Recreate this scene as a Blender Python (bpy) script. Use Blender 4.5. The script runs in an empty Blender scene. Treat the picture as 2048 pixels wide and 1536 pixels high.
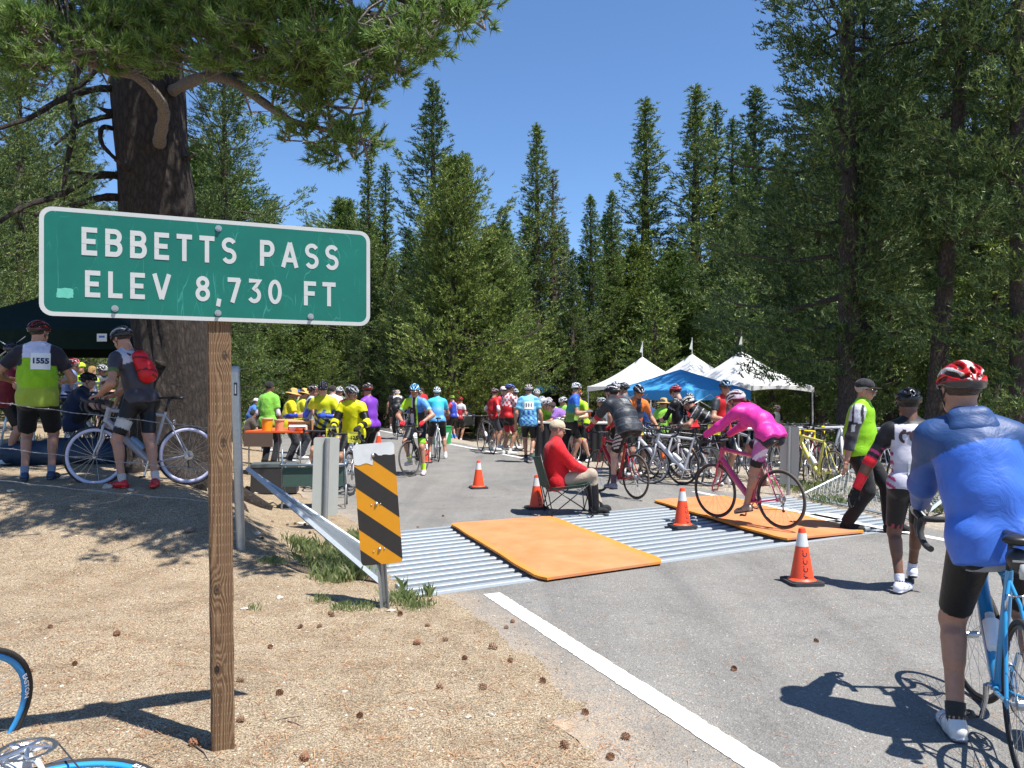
import bpy, math, random
import numpy as np
from mathutils import Vector, Matrix
from mathutils.bvhtree import BVHTree
random.seed(7); np.random.seed(7)
SC = bpy.context.scene; COL = SC.collection
R = math.radians
# ------------------------------------------------------------------ camera, sky, sun, exposure
EYE = 1.6; FPX = 1593.0; CX = 1024.0; HZ = 783.0
cam = bpy.data.cameras.new('camera'); camo = bpy.data.objects.new('camera', cam); COL.objects.link(camo)
camo.location = (0, 0, EYE); camo.rotation_euler = (R(90), 0, 0)
cam.sensor_width = 36; cam.lens = 28; cam.shift_y = 15 / 2048; cam.clip_start = .05; cam.clip_end = 2000
SC.camera = camo
SUN_EL = R(66); SUN_D = Vector((.84 * math.cos(SUN_EL), -.55 * math.cos(SUN_EL), math.sin(SUN_EL))).normalized()
w = bpy.data.worlds.new('World'); SC.world = w; w.use_nodes = True
nt = w.node_tree; bg = nt.nodes['Background']; sky = nt.nodes.new('ShaderNodeTexSky')
sky.sky_type = 'NISHITA'; sky.sun_disc = False; sky.sun_elevation = SUN_EL; sky.sun_rotation = math.atan2(.84, -.55)
sky.altitude = 100; sky.air_density = 1.0; sky.dust_density = .1; sky.ozone_density = 10.0
nt.links.new(sky.outputs[0], bg.inputs[0]); bg.inputs[1].default_value = .104
sl = bpy.data.lights.new('sun', 'SUN'); sl.energy = 5.0; sl.angle = R(.5); sl.color = (1, .96, .9)
so = bpy.data.objects.new('sun', sl); COL.objects.link(so); so.rotation_euler = SUN_D.to_track_quat('Z', 'Y').to_euler(); so.location = (20, -15, 40)
SC.view_settings.view_transform = 'Standard'; SC.view_settings.look = 'None'; SC.view_settings.gamma = 1
SC.view_settings.exposure = .80; SC.view_settings.use_curve_mapping = False

# ------------------------------------------------------------------ helpers
def lin(c):
    if isinstance(c, str):
        c = c.lstrip('#'); c = [int(c[i:i + 2], 16) / 255 for i in (0, 2, 4)]
        return tuple(x / 12.92 if x <= .04045 else ((x + .055) / 1.055) ** 2.4 for x in c)
    return tuple(c)
def P(px, py, d): return Vector(((px - CX) / FPX * d, d, EYE - (py - HZ) / FPX * d))
def sm(x, a, b):
    t = np.clip((x - a) / (b - a), 0, 1); return t * t * (3 - 2 * t)
RU = np.array([-.387, .922]); RN = np.array([-.922, -.387])           # road direction, left normal
def sL(x, y): return (x + .22) * RN[0] + (y - 6.42) * RN[1]              # metres left of the left edge line
def sR(x, y): return -(sL(x, y)) - 5.35                                  # metres right of the right edge line
GA, GB, GC, GD = (-.83, 6.13), (-1.70, 8.86), (4.22, 12.28), (4.88, 9.45)   # cattle guard corners: near left, far left, far right, near right
def inpoly(x, y, poly, m=0.):
    r = np.ones_like(x, bool); n = len(poly)
    for i in range(n):
        ax, ay = poly[i]; bx, by = poly[(i + 1) % n]; L = math.hypot(bx - ax, by - ay)
        r &= ((x - ax) * (by - ay) - (y - ay) * (bx - ax)) / L >= m     # clockwise polygon
    return r
def gh(x, y):
    x = np.asarray(x, float); y = np.asarray(y, float)
    s = sL(x, y); r = sR(x, y)
    z = .10 * sm(s, .5, 2.3) + .48 * sm(y, 6.3, 8.9) * sm(s, 1.0, 2.5) + .10 * sm(s, .1, .9) * sm(y, 12, 16) * (1 - sm(s, 1, 2.2))
    z = z + .025 * np.sin(x * 2.1 + 1) * np.sin(y * 1.7) * sm(s, .4, 1.5)
    z = z - .55 * sm(y, 14, 26) * sm(r, .8, 3.5) * (1 - sm(y, 45, 70))
    z = z - .07 * np.exp(-((s - 1.05) / .35) ** 2) * sm(y, 5.9, 6.6) * (1 - sm(y, 8.3, 9.0))
    far = sm(np.hypot(x, y), 45, 200); z = z + far * 9 * (.6 + .4 * np.sin(x * .02 + 1))
    return z
def hit(px, py):
    dx = (px - CX) / FPX; dz = -(py - HZ) / FPX; d = 2.5; z0 = 0
    while d < 90:
        g = float(gh(dx * d, d))
        if EYE + dz * d <= g: break
        d += .02
    return Vector((dx * d, d, float(gh(dx * d, d))))
def onground(x, y, dz=0): return Vector((x, y, float(gh(x, y)) + dz))

# ------------------------------------------------------------------ materials
MATS = {}
def nodes(m):
    m.use_nodes = True; n = m.node_tree; return n, n.nodes['Principled BSDF'], n.links
def N(n, t, **k):
    o = n.nodes.new(t)
    for a, b in k.items():
        if a.startswith('_'): setattr(o, a[1:], b)
        else:
            key = a.replace('__', ' ')
            try: o.inputs[int(key[1:]) if key[0] == 'i' and key[1:].isdigit() else key].default_value = b
            except Exception: raise
    return o
def mat(name, col=(.5, .5, .5), rough=.5, metal=0, var=.12, scale=18, bump=.0, bscale=60, coat=0, spec=.5, sheen=0, trans=0, sub=0):
    """Solid procedural material: base colour broken by noise, optional relief."""
    if name in MATS: return MATS[name]
    m = bpy.data.materials.new(name); n, b, L = nodes(m); c = lin(col)
    tc = N(n, 'ShaderNodeTexCoord'); nz = N(n, 'ShaderNodeTexNoise', Scale=scale, Detail=5, Roughness=.65)
    L.new(tc.outputs['Object'], nz.inputs['Vector'])
    mx = N(n, 'ShaderNodeMix', _data_type='RGBA'); mx.inputs[6].default_value = (*[x * (1 - var) for x in c], 1); mx.inputs[7].default_value = (*[min(1, x * (1 + var) + .004) for x in c], 1)
    L.new(nz.outputs[0], mx.inputs[0]); L.new(mx.outputs[2], b.inputs['Base Color'])
    b.inputs['Roughness'].default_value = rough; b.inputs['Metallic'].default_value = metal
    b.inputs['Coat Weight'].default_value = coat; b.inputs['Specular IOR Level'].default_value = spec; b.inputs['Sheen Weight'].default_value = sheen
    b.inputs['Transmission Weight'].default_value = trans; b.inputs['Subsurface Weight'].default_value = sub; b.inputs['Subsurface Scale'].default_value = .01
    if bump:
        n2 = N(n, 'ShaderNodeTexNoise', Scale=bscale, Detail=6, Roughness=.7); L.new(tc.outputs['Object'], n2.inputs['Vector'])
        bp = N(n, 'ShaderNodeBump', Strength=bump, Distance=.02); L.new(n2.outputs[0], bp.inputs['Height']); L.new(bp.outputs[0], b.inputs['Normal'])
    MATS[name] = m; return m
def ramp(n, stops, interp='LINEAR'):
    r = N(n, 'ShaderNodeValToRGB'); e = r.color_ramp.elements; r.color_ramp.interpolation = interp
    while len(e) < len(stops): e.new(.5)
    for q, (p, c) in zip(e, stops): q.position = p; q.color = (*c, 1) if len(c) == 3 else c
    return r
def mixc(n, L, fac, a, b, mode='MIX'):
    m = N(n, 'ShaderNodeMix', _data_type='RGBA', _blend_type=mode)
    for s, v in ((0, fac), (6, a), (7, b)):
        if hasattr(v, 'is_linked') or isinstance(v, bpy.types.NodeSocket): L.new(v, m.inputs[s])
        elif isinstance(v, (int, float)): m.inputs[s].default_value = v
        else: m.inputs[s].default_value = (*v, 1)
    return m.outputs[2]

def cloth_mat(name='cloth', rough=.75, bump=.35, ws=9, sheen=.15, spec=.3):
    if name in MATS: return MATS[name]
    m = bpy.data.materials.new(name); n, b, L = nodes(m)
    at = N(n, 'ShaderNodeAttribute', _attribute_name='Col'); tc = N(n, 'ShaderNodeTexCoord')
    nz = N(n, 'ShaderNodeTexNoise', Scale=ws, Detail=4, Roughness=.55, Distortion=1.2); L.new(tc.outputs['Object'], nz.inputs['Vector'])
    we = N(n, 'ShaderNodeTexNoise', Scale=420, Detail=2); L.new(tc.outputs['Object'], we.inputs['Vector'])
    ad = N(n, 'ShaderNodeMath', _operation='MULTIPLY_ADD', i1=.06); L.new(we.outputs[0], ad.inputs[0]); L.new(nz.outputs[0], ad.inputs[2])
    bp = N(n, 'ShaderNodeBump', Strength=bump, Distance=.045); L.new(ad.outputs[0], bp.inputs['Height'])
    v = N(n, 'ShaderNodeMapRange', i1=.3, i2=.7, i3=.88, i4=1.08); L.new(nz.outputs[0], v.inputs[0])
    c = mixc(n, L, 1.0, at.outputs['Color'], v.outputs[0], 'MULTIPLY')
    L.new(c, b.inputs['Base Color']); L.new(bp.outputs[0], b.inputs['Normal'])
    b.inputs['Roughness'].default_value = rough; b.inputs['Sheen Weight'].default_value = sheen; b.inputs['Specular IOR Level'].default_value = spec
    MATS[name] = m; return m
M_CLOTH = cloth_mat(); M_SHELL = cloth_mat('nylon_shell', .48, .28, 6, .0, .4); M_LYCRA = cloth_mat('lycra', .5, .15, 8, .05, .35)
M_GLOSS = cloth_mat('glossy_shell', .25, .03, 30, 0, .5)

# ------------------------------------------------------------------ object helpers
def clean(o): return o
def tag(o, label=None, cat=None, group=None, kind=None):
    if label: o['label'] = label
    if cat: o['category'] = cat
    if group: o['group'] = group
    if kind: o['kind'] = kind
    return o
def empty(name, loc=(0, 0, 0), rz=0, **k):
    o = bpy.data.objects.new(name, None); COL.objects.link(o); o.location = loc; o.rotation_euler = (0, 0, rz); o.empty_display_size = .1
    return tag(o, **k)
def link(name, me, m=None, parent=None, smooth=None, **k):
    o = bpy.data.objects.new(name, me); COL.objects.link(o)
    if m is not None and not me.materials:
        for q in (m if isinstance(m, (list, tuple)) else [m]): me.materials.append(q)
    if parent: o.parent = parent
    return tag(o, **k)
def mesh(name, V, F, cols=None, mi=None, smooth=True):
    """V (n,3); F: array (m,k) or list of such arrays."""
    V = np.asarray(V, np.float32).reshape(-1, 3)
    Fs = [np.asarray(f, np.int32) for f in (F if isinstance(F, list) else [F]) if len(f)]
    me = bpy.data.meshes.new(name); me.vertices.add(len(V)); me.vertices.foreach_set('co', V.ravel())
    li = np.concatenate([f.ravel() for f in Fs]); tot = np.concatenate([np.full(len(f), f.shape[1], np.int32) for f in Fs])
    st = np.concatenate([[0], np.cumsum(tot)[:-1]]).astype(np.int32)
    me.loops.add(len(li)); me.loops.foreach_set('vertex_index', li.astype(np.int32))
    me.polygons.add(len(tot)); me.polygons.foreach_set('loop_start', st); me.polygons.foreach_set('loop_total', tot)
    if mi is not None: me.polygons.foreach_set('material_index', np.asarray(mi, np.int32))
    me.polygons.foreach_set('use_smooth', np.full(len(tot), smooth, bool))
    if cols is not None:
        c = np.ones((len(V), 4), np.float32); c[:, :3] = cols
        a = me.color_attributes.new('Col', 'FLOAT_COLOR', 'POINT'); a.data.foreach_set('color', c.ravel())
    me.update(calc_edges=True); return me
class MB:
    """collects faces of any size for ONE mesh"""
    def __init__(s): s.v = []; s.f = []; s.m = []
    def add(s, vs, fs, m=0):
        o = len(s.v); s.v += [tuple(v) for v in vs]
        for f in fs: s.f.append([i + o for i in f]); s.m.append(m)
        return s
    def box(s, c, sz, rot=None, m=0, top=1.0, bev=0):
        x, y, z = [q / 2 for q in sz]; c = Vector(c)
        vs = [Vector((a * x * (top if e > 0 else 1), b * y * (top if e > 0 else 1), e * z)) for e in (-1, 1) for a, b in ((-1, -1), (1, -1), (1, 1), (-1, 1))]
        if rot is not None: vs = [rot @ v for v in vs]
        return s.add([v + c for v in vs], [(3, 2, 1, 0), (4, 5, 6, 7), (0, 1, 5, 4), (1, 2, 6, 5), (2, 3, 7, 6), (3, 0, 4, 7)], m)
    def tube(s, pts, r, n=8, m=0, cap=True, ell=None, closed=False):
        pts = [Vector(p) for p in pts]; K = len(pts)
        rr = r if isinstance(r, (list, tuple)) else [r] * K
        up = None; rings = []
        for i, p in enumerate(pts):
            t = (pts[(i + 1) % K] - pts[(i - 1) % K]) if closed else (pts[min(i + 1, K - 1)] - pts[max(i - 1, 0)])
            if t.length < 1e-9: t = Vector((0, 0, 1))
            t.normalize()
            if up is None: up = t.cross(Vector((0, 0, 1)) if abs(t.z) < .95 else Vector((1, 0, 0))).normalized()
            a = (up - t * up.dot(t)); a = a.normalized() if a.length > 1e-6 else t.orthogonal().normalized(); b = t.cross(a); up = a
            e = ell or (1, 1)
            rings.append([p + a * (math.cos(2 * math.pi * k / n) * rr[i] * e[0]) + b * (math.sin(2 * math.pi * k / n) * rr[i] * e[1]) for k in range(n)])
        vs = [v for q in rings for v in q]; fs = []
        for i in range(K if closed else K - 1):
            j = (i + 1) % K
            for k in range(n): fs.append((i * n + k, i * n + (k + 1) % n, j * n + (k + 1) % n, j * n + k))
        if cap and not closed: fs += [tuple(range(n - 1, -1, -1)), tuple((K - 1) * n + k for k in range(n))]
        return s.add(vs, fs, m)
    def cyl(s, a, b, r, n=12, m=0): return s.tube([a, b], r, n, m)
    def ring(s, c, ax, R_, r, N_=36, n=6, m=0, ell=None):
        c = Vector(c); ax = Vector(ax).normalized(); u = ax.orthogonal().normalized(); v = ax.cross(u); vs = []; fs = []; e = ell or (1, 1)
        for i in range(N_):
            a = 2 * math.pi * i / N_; d = u * math.cos(a) + v * math.sin(a)
            for k in range(n):
                b = 2 * math.pi * k / n; vs.append(c + d * (R_ + r * e[0] * math.cos(b)) + ax * (r * e[1] * math.sin(b)))
        for i in range(N_):
            j = (i + 1) % N_
            for k in range(n): fs.append((i * n + k, j * n + k, j * n + (k + 1) % n, i * n + (k + 1) % n))
        return s.add(vs, fs, m)
    def lathe(s, prof, c=(0, 0, 0), n=24, m=0, sq=None):
        vs = []; fs = []; c = Vector(c)
        for r, z in prof:
            for k in range(n): a = 2 * math.pi * k / n; vs.append(c + Vector((r * math.cos(a), r * math.sin(a), z)))
        for i in range(len(prof) - 1):
            for k in range(n): fs.append((i * n + k, i * n + (k + 1) % n, (i + 1) * n + (k + 1) % n, (i + 1) * n + k))
        return s.add(vs, fs, m)
    def prism(s, poly, z0, z1, m=0, rot=None, c=(0, 0, 0), tofn=None):
        """poly of (x,y), extruded z0..z1"""
        n = len(poly); vs = [Vector((x, y, z0)) for x, y in poly] + [Vector((x, y, z1)) for x, y in poly]
        if tofn: vs = [tofn(v) for v in vs]
        if rot is not None: vs = [rot @ v for v in vs]
        c = Vector(c); vs = [v + c for v in vs]
        fs = [tuple(range(n - 1, -1, -1)), tuple(range(n, 2 * n))] + [(i, (i + 1) % n, (i + 1) % n + n, i + n) for i in range(n)]
        return s.add(vs, fs, m)
    def mesh(s, name, smooth=False, ang=None):
        me = bpy.data.meshes.new(name); me.from_pydata([tuple(v) for v in s.v], [], s.f)
        me.polygons.foreach_set('material_index', s.m); me.polygons.foreach_set('use_smooth', [smooth] * len(s.f))
        if smooth and ang: me.set_sharp_from_angle(angle=R(ang))
        me.update(); return me
    def build(s, name, m=None, parent=None, smooth=False, ang=None, **k):
        return link(name, s.mesh(name, smooth, ang), m, parent, **k)
_TXT = {}
def text_mesh(txt, size=.1, bold=.0, shear=0, res=3, space=1.0, width=1.0):
    key = (txt, size, bold, shear, space, width)
    if key in _TXT: return _TXT[key]
    c = bpy.data.curves.new('lettering', 'FONT'); c.body = txt; c.size = size; c.align_x = 'CENTER'; c.align_y = 'CENTER'; c.offset = bold; c.shear = shear; c.resolution_u = res; c.space_character = space
    o = bpy.data.objects.new('lettering', c); COL.objects.link(o); dg = bpy.context.evaluated_depsgraph_get(); ev = o.evaluated_get(dg)
    me = bpy.data.meshes.new_from_object(ev); bpy.data.objects.remove(o); bpy.data.curves.remove(c)
    V = np.array([v.co[:] for v in me.vertices]) * (width, 1, 1); F = [tuple(p.vertices) for p in me.polygons]; bpy.data.meshes.remove(me)
    _TXT[key] = (V, F); return V, F
def dup_tree(o, parent=None):
    c = o.copy(); COL.objects.link(c)
    if parent: c.parent = parent
    for ch in list(o.children): dup_tree(ch, c)
    return c
def frame(f, up=(0, 0, 1)):
    f = Vector(f).normalized(); u = Vector(up); x = f.cross(u); x = x.normalized() if x.length > 1e-5 else f.orthogonal().normalized(); z = x.cross(f)
    return Matrix((x, f, z)).transposed()          # columns x,f,z : local y = f
# ------------------------------------------------------------------ ground, road, markings
def road_mask(n, L, pos, off, axis=-1):
    d = N(n, 'ShaderNodeVectorMath', _operation='DOT_PRODUCT'); L.new(pos, d.inputs[0]); d.inputs[1].default_value = (RN[0] * axis, RN[1] * axis, 0)
    a = N(n, 'ShaderNodeMath', _operation='ADD', i1=off); L.new(d.outputs['Value'], a.inputs[0]); return a.outputs[0]
SOFF = .22 * RN[0] - 6.42 * RN[1]                       # sL = dot(RN,p)+SOFF
def ground_material():
    m = bpy.data.materials.new('mountain_soil'); n, b, L = nodes(m)
    tc = N(n, 'ShaderNodeTexCoord'); pos = tc.outputs['Object']
    def nz(s, d=6, r=.6, dist=0): o = N(n, 'ShaderNodeTexNoise', Scale=s, Detail=d, Roughness=r, Distortion=dist); L.new(pos, o.inputs['Vector']); return o.outputs[0]
    big, mid, fine, fin2 = nz(.55, 4), nz(3.2, 6, .7), nz(48, 4, .8), nz(120, 2, .8)
    base = ramp(n, [(.28, (.215, .165, .112)), (.5, (.318, .256, .178)), (.72, (.375, .312, .228))]); L.new(mid, base.inputs[0])
    grain = ramp(n, [(.37, (.3, .28, .26)), (.46, (.86, .85, .84)), (.55, (1.1, 1.1, 1.08)), (.65, (2.1, 2.05, 1.95))]); L.new(fin2, grain.inputs[0])
    c = mixc(n, L, 1., base.outputs[0], grain.outputs[0], 'MULTIPLY')
    g2 = ramp(n, [(.34, (.55, .5, .46)), (.5, (1, 1, 1)), (.66, (1.2, 1.18, 1.15))]); L.new(fine, g2.inputs[0])
    c = mixc(n, L, .8, c, g2.outputs[0], 'MULTIPLY')
    # pebbles
    vo = N(n, 'ShaderNodeTexVoronoi', Scale=62, Randomness=1); L.new(pos, vo.inputs['Vector'])
    vr = ramp(n, [(.0, (1, 1, 1)), (.12, (1, 1, 1)), (.17, (0, 0, 0))]); L.new(vo.outputs['Distance'], vr.inputs[0])
    pc = ramp(n, [(0, (.16, .12, .10)), (.35, (.34, .26, .2)), (.7, (.55, .5, .44)), (1, (.75, .72, .68))]); L.new(vo.outputs['Color'], pc.inputs[0])
    c = mixc(n, L, vr.outputs[0], c, pc.outputs[0])
    # reddish needle litter in patches
    lit = N(n, 'ShaderNodeTexNoise', Scale=38, Detail=3, Roughness=.7, Distortion=3); L.new(pos, lit.inputs['Vector'])
    lr = ramp(n, [(.55, (0, 0, 0)), (.62, (1, 1, 1))]); L.new(lit.outputs[0], lr.inputs[0])
    br = ramp(n, [(.42, (0, 0, 0)), (.62, (1, 1, 1))]); L.new(big, br.inputs[0])
    mm = N(n, 'ShaderNodeMath', _operation='MULTIPLY'); L.new(lr.outputs[0], mm.inputs[0]); L.new(br.outputs[0], mm.inputs[1])
    mm2 = N(n, 'ShaderNodeMath', _operation='MULTIPLY', i1=.6); L.new(mm.outputs[0], mm2.inputs[0]); c = mixc(n, L, mm2.outputs[0], c, (.33, .17, .09))
    # gravel shoulder right of the road
    r = road_mask(n, L, pos, -SOFF - 5.35)
    rr = N(n, 'ShaderNodeMapRange', i1=-.4, i2=.5); L.new(r, rr.inputs[0])
    vg = N(n, 'ShaderNodeTexVoronoi', Scale=34); L.new(pos, vg.inputs['Vector'])
    gc = ramp(n, [(0, (.2, .18, .15)), (.5, (.36, .33, .28)), (1, (.6, .56, .5))]); L.new(vg.outputs['Color'], gc.inputs[0])
    gg = mixc(n, L, .45, gc.outputs[0], c)
    c = mixc(n, L, rr.outputs[0], c, gg)
    # forest duff far away
    ln = N(n, 'ShaderNodeVectorMath', _operation='LENGTH'); L.new(pos, ln.inputs[0])
    fr = N(n, 'ShaderNodeMapRange', i1=29, i2=40); L.new(ln.outputs['Value'], fr.inputs[0])
    df = ramp(n, [(.35, (.07, .045, .025)), (.6, (.19, .13, .075)), (.75, (.09, .1, .035))]); L.new(mid, df.inputs[0])
    c = mixc(n, L, fr.outputs[0], c, df.outputs[0])
    L.new(c, b.inputs['Base Color']); b.inputs['Roughness'].default_value = .95; b.inputs['Specular IOR Level'].default_value = .15
    s1 = N(n, 'ShaderNodeMath', _operation='MULTIPLY_ADD', i1=.35); L.new(fine, s1.inputs[0]); L.new(mid, s1.inputs[2])
    s2 = N(n, 'ShaderNodeMath', _operation='MULTIPLY_ADD', i1=.12); L.new(fin2, s2.inputs[0]); L.new(s1.outputs[0], s2.inputs[2])
    s3 = N(n, 'ShaderNodeMath', _operation='MULTIPLY_ADD', i1=.18); L.new(vr.outputs[0], s3.inputs[0]); L.new(s2.outputs[0], s3.inputs[2])
    bp = N(n, 'ShaderNodeBump', Strength=.75, Distance=.06); L.new(s3.outputs[0], bp.inputs['Height']); L.new(bp.outputs[0], b.inputs['Normal'])
    return m
def asphalt_material():
    m = bpy.data.materials.new('asphalt'); n, b, L = nodes(m); tc = N(n, 'ShaderNodeTexCoord'); pos = tc.outputs['Object']
    def nz(s, d=6, r=.6, dist=0): o = N(n, 'ShaderNodeTexNoise', Scale=s, Detail=d, Roughness=r, Distortion=dist); L.new(pos, o.inputs['Vector']); return o.outputs[0]
    base = ramp(n, [(.3, (.185, .178, .164)), (.7, (.24, .232, .215))]); L.new(nz(1.3, 7, .7), base.inputs[0])
    vo = N(n, 'ShaderNodeTexVoronoi', Scale=105); L.new(pos, vo.inputs['Vector'])
    ag = ramp(n, [(0, (.55, .54, .53)), (.5, (.95, .95, .95)), (.86, (1.15, 1.15, 1.15)), (.95, (2.3, 2.25, 2.2))]); L.new(vo.outputs['Color'], ag.inputs[0])
    c = mixc(n, L, .75, base.outputs[0], ag.outputs[0], 'MULTIPLY')
    fn = ramp(n, [(.35, (.75, .75, .75)), (.6, (1.1, 1.1, 1.1))]); L.new(nz(190, 2, .9), fn.inputs[0]); c = mixc(n, L, .7, c, fn.outputs[0], 'MULTIPLY')
    st = ramp(n, [(.30, (.72, .72, .73)), (.42, (1, 1, 1)), (.7, (1.08, 1.07, 1.05))]); L.new(nz(.42, 5, .7, 1.5), st.inputs[0]); c = mixc(n, L, .8, c, st.outputs[0], 'MULTIPLY')
    mp = N(n, 'ShaderNodeMapping'); mp.inputs['Rotation'].default_value = (0, 0, -.4); mp.inputs['Scale'].default_value = (1.5, .09, 1); L.new(pos, mp.inputs[0]); tw_ = N(n, 'ShaderNodeTexNoise', Scale=1.1, Detail=4, Roughness=.6); L.new(mp.outputs[0], tw_.inputs['Vector']); tr_ = ramp(n, [(.36, (.80, .80, .81)), (.5, (1, 1, 1)), (.68, (1.09, 1.08, 1.06))]); L.new(tw_.outputs[0], tr_.inputs[0]); c = mixc(n, L, .85, c, tr_.outputs[0], 'MULTIPLY')
    oi_ = ramp(n, [(.68, (1, 1, 1)), (.76, (.62, .62, .63))]); L.new(nz(2.6, 3, .5, .6), oi_.inputs[0]); c = mixc(n, L, .8, c, oi_.outputs[0], 'MULTIPLY')
    # sand blown on from the left verge and from the right shoulder
    s = road_mask(n, L, pos, SOFF, 1)
    rg = nz(2.2, 8, .75); rgm = N(n, 'ShaderNodeMath', _operation='MULTIPLY_ADD', i1=1.5, i2=-.75); L.new(rg, rgm.inputs[0])
    sa = N(n, 'ShaderNodeMath', _operation='ADD'); L.new(s, sa.inputs[0]); L.new(rgm.outputs[0], sa.inputs[1])
    sr = N(n, 'ShaderNodeMapRange', i1=-.08, i2=.42); L.new(sa.outputs[0], sr.inputs[0])
    sg = ramp(n, [(.42, (0, 0, 0)), (.6, (1, 1, 1))]); L.new(nz(80, 3, .8), sg.inputs[0])
    sp = N(n, 'ShaderNodeMath', _operation='MULTIPLY_ADD', _use_clamp=True, i2=0.0); L.new(sr.outputs[0], sp.inputs[0]); L.new(sg.outputs[0], sp.inputs[1])
    sp2 = N(n, 'ShaderNodeMath', _operation='MAXIMUM'); L.new(sp.outputs[0], sp2.inputs[0])
    hi = N(n, 'ShaderNodeMapRange', i1=.45, i2=.7); L.new(sa.outputs[0], hi.inputs[0]); L.new(hi.outputs[0], sp2.inputs[1])
    c = mixc(n, L, sp2.outputs[0], c, (.43, .325, .22))
    # faint cracks
    ck = N(n, 'ShaderNodeTexVoronoi', Scale=.42, _feature='DISTANCE_TO_EDGE'); wv = N(n, 'ShaderNodeVectorMath', _operation='MULTIPLY_ADD')
    wn = N(n, 'ShaderNodeTexNoise', Scale=1.4, Detail=6, Roughness=.7); L.new(pos, wn.inputs['Vector']); L.new(wn.outputs['Color'], wv.inputs[0]); wv.inputs[1].default_value = (1.2, 1.2, 0); L.new(pos, wv.inputs[2]); L.new(wv.outputs[0], ck.inputs['Vector'])
    cr = ramp(n, [(0, (.45, .45, .45)), (.0035, (.5, .5, .5)), (.008, (1, 1, 1))]); L.new(ck.outputs['Distance'], cr.inputs[0]); c = mixc(n, L, .22, c, cr.outputs[0], 'MULTIPLY')
    L.new(c, b.inputs['Base Color']); b.inputs['Roughness'].default_value = .82; b.inputs['Specular IOR Level'].default_value = .35
    bp = N(n, 'ShaderNodeBump', Strength=.5, Distance=.012); L.new(vo.outputs['Distance'], bp.inputs['Height']); L.new(bp.outputs[0], b.inputs['Normal'])
    return m
M_SOIL = ground_material(); M_ASPH = asphalt_material()
def axis(lo, hi, f0, f1, step, g=1.09):
    a = list(np.arange(f0, f1, step)); s = step; x = a[-1]
    while x < hi: s *= g; x += s; a.append(x)
    s = step; x = a[0]
    while x > lo: s *= g; x -= s; a.insert(0, x)
    return np.array(a)
xs = axis(-420, 420, -7.5, 6.5, .075); ys = axis(-30, 620, 2.2, 13.5, .075)
X, Y = np.meshgrid(xs, ys, indexing='ij'); Z = gh(X, Y)
rn = np.zeros_like(X); rg = np.random.RandomState(3)
for i in range(26):
    a = rg.uniform(0, 6.28); f = 2.2 * 1.17 ** i; rn += np.sin((X * math.cos(a) + Y * math.sin(a)) * f + rg.uniform(0, 6.28)) / (f ** .9)
near = np.exp(-(np.hypot(X, Y - 5) / 16) ** 2)
sx = sL(X, Y); Z += rn * .022 * near * sm(sx, .1, .9)
Z -= .006 * ((sx < .15) & (sx > -5.5))
Z = np.where(inpoly(X, Y, (GA, GB, GC, GD), .06), -.42, Z)
ni, nj = X.shape; I = np.arange(ni * nj).reshape(ni, nj)
F = np.stack([I[:-1, :-1], I[1:, :-1], I[1:, 1:], I[:-1, 1:]], -1).reshape(-1, 4)
link('ground', mesh('ground', np.stack([X, Y, Z], -1), F), M_SOIL, kind='structure')
def W(s, t): q = np.array([-.22, 6.42]) + RU * t + RN * s; return (float(q[0]), float(q[1]))
def clipline(poly, p, nrm):
    out = []; n = len(poly)
    for i in range(n):
        a, b = poly[i], poly[(i + 1) % n]; da = (a[0] - p[0]) * nrm[0] + (a[1] - p[1]) * nrm[1]; db = (b[0] - p[0]) * nrm[0] + (b[1] - p[1]) * nrm[1]
        if da >= 0: out.append(a)
        if da * db < 0: t = da / (da - db); out.append((a[0] + (b[0] - a[0]) * t, a[1] + (b[1] - a[1]) * t))
    return out
nn = np.array([GD[0] - GA[0], GD[1] - GA[1]]); nn = np.array([nn[1], -nn[0]]) / np.linalg.norm(nn)      # towards the camera
nf = np.array([GC[0] - GB[0], GC[1] - GB[1]]); nf = np.array([-nf[1], nf[0]]) / np.linalg.norm(nf)
jl = [(.55 + .12 * math.sin(t * 1.9) + .07 * math.sin(t * 5.3), t) for t in np.arange(-9, 34, .25)]
poly = [W(s, t) for s, t in jl] + [W(-5.75 - .08 * math.sin(t * 2.3) - 9 * max(0, (t - 22) / 20) ** 2 * .2, t) for t in np.arange(33.75, -9.1, -.5)]
b_ = MB()
for pt, nr in ((GA, nn), (GB, nf)):
    q = clipline(poly, pt, nr); z = .004; b_.add([(x, y, z) for x, y in q], [tuple(range(len(q) - 1, -1, -1))])
b_.build('road', M_ASPH, kind='structure')
# painted edge lines: slightly ragged strips
m = bpy.data.materials.new('road_paint'); n, b, L = nodes(m); tc = N(n, 'ShaderNodeTexCoord')
q = N(n, 'ShaderNodeTexNoise', Scale=70, Detail=6, Roughness=.8); L.new(tc.outputs['Object'], q.inputs['Vector'])
rp = ramp(n, [(.36, (.26, .25, .23)), (.43, (.62, .61, .58)), (.6, (.78, .77, .74))]); L.new(q.outputs[0], rp.inputs[0]); L.new(rp.outputs[0], b.inputs['Base Color']); b.inputs['Roughness'].default_value = .7
M_PAINT = m
def strip(s0, s1, t0, t1, name, step=.03, **k):
    ts = np.arange(t0, t1, step); r = np.random.RandomState(int(abs(t0 * 10)) + 5); V = []
    for t in ts:
        a, c = W(s0 + r.normal(0, .0028), t), W(s1 + r.normal(0, .0028), t); V += [(*a, .008), (*c, .008)]
    i = np.arange(len(ts) - 1) * 2; return link(name, mesh(name, V, np.stack([i, i + 1, i + 3, i + 2], -1), smooth=False), M_PAINT, kind='structure')
strip(.07, -.07, -6, -.12, 'edge_line'); strip(-5.28, -5.4, 8.05, 30, 'edge_line', .06); strip(-5.25, -5.37, -.2, 4.6, 'edge_line')
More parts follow.
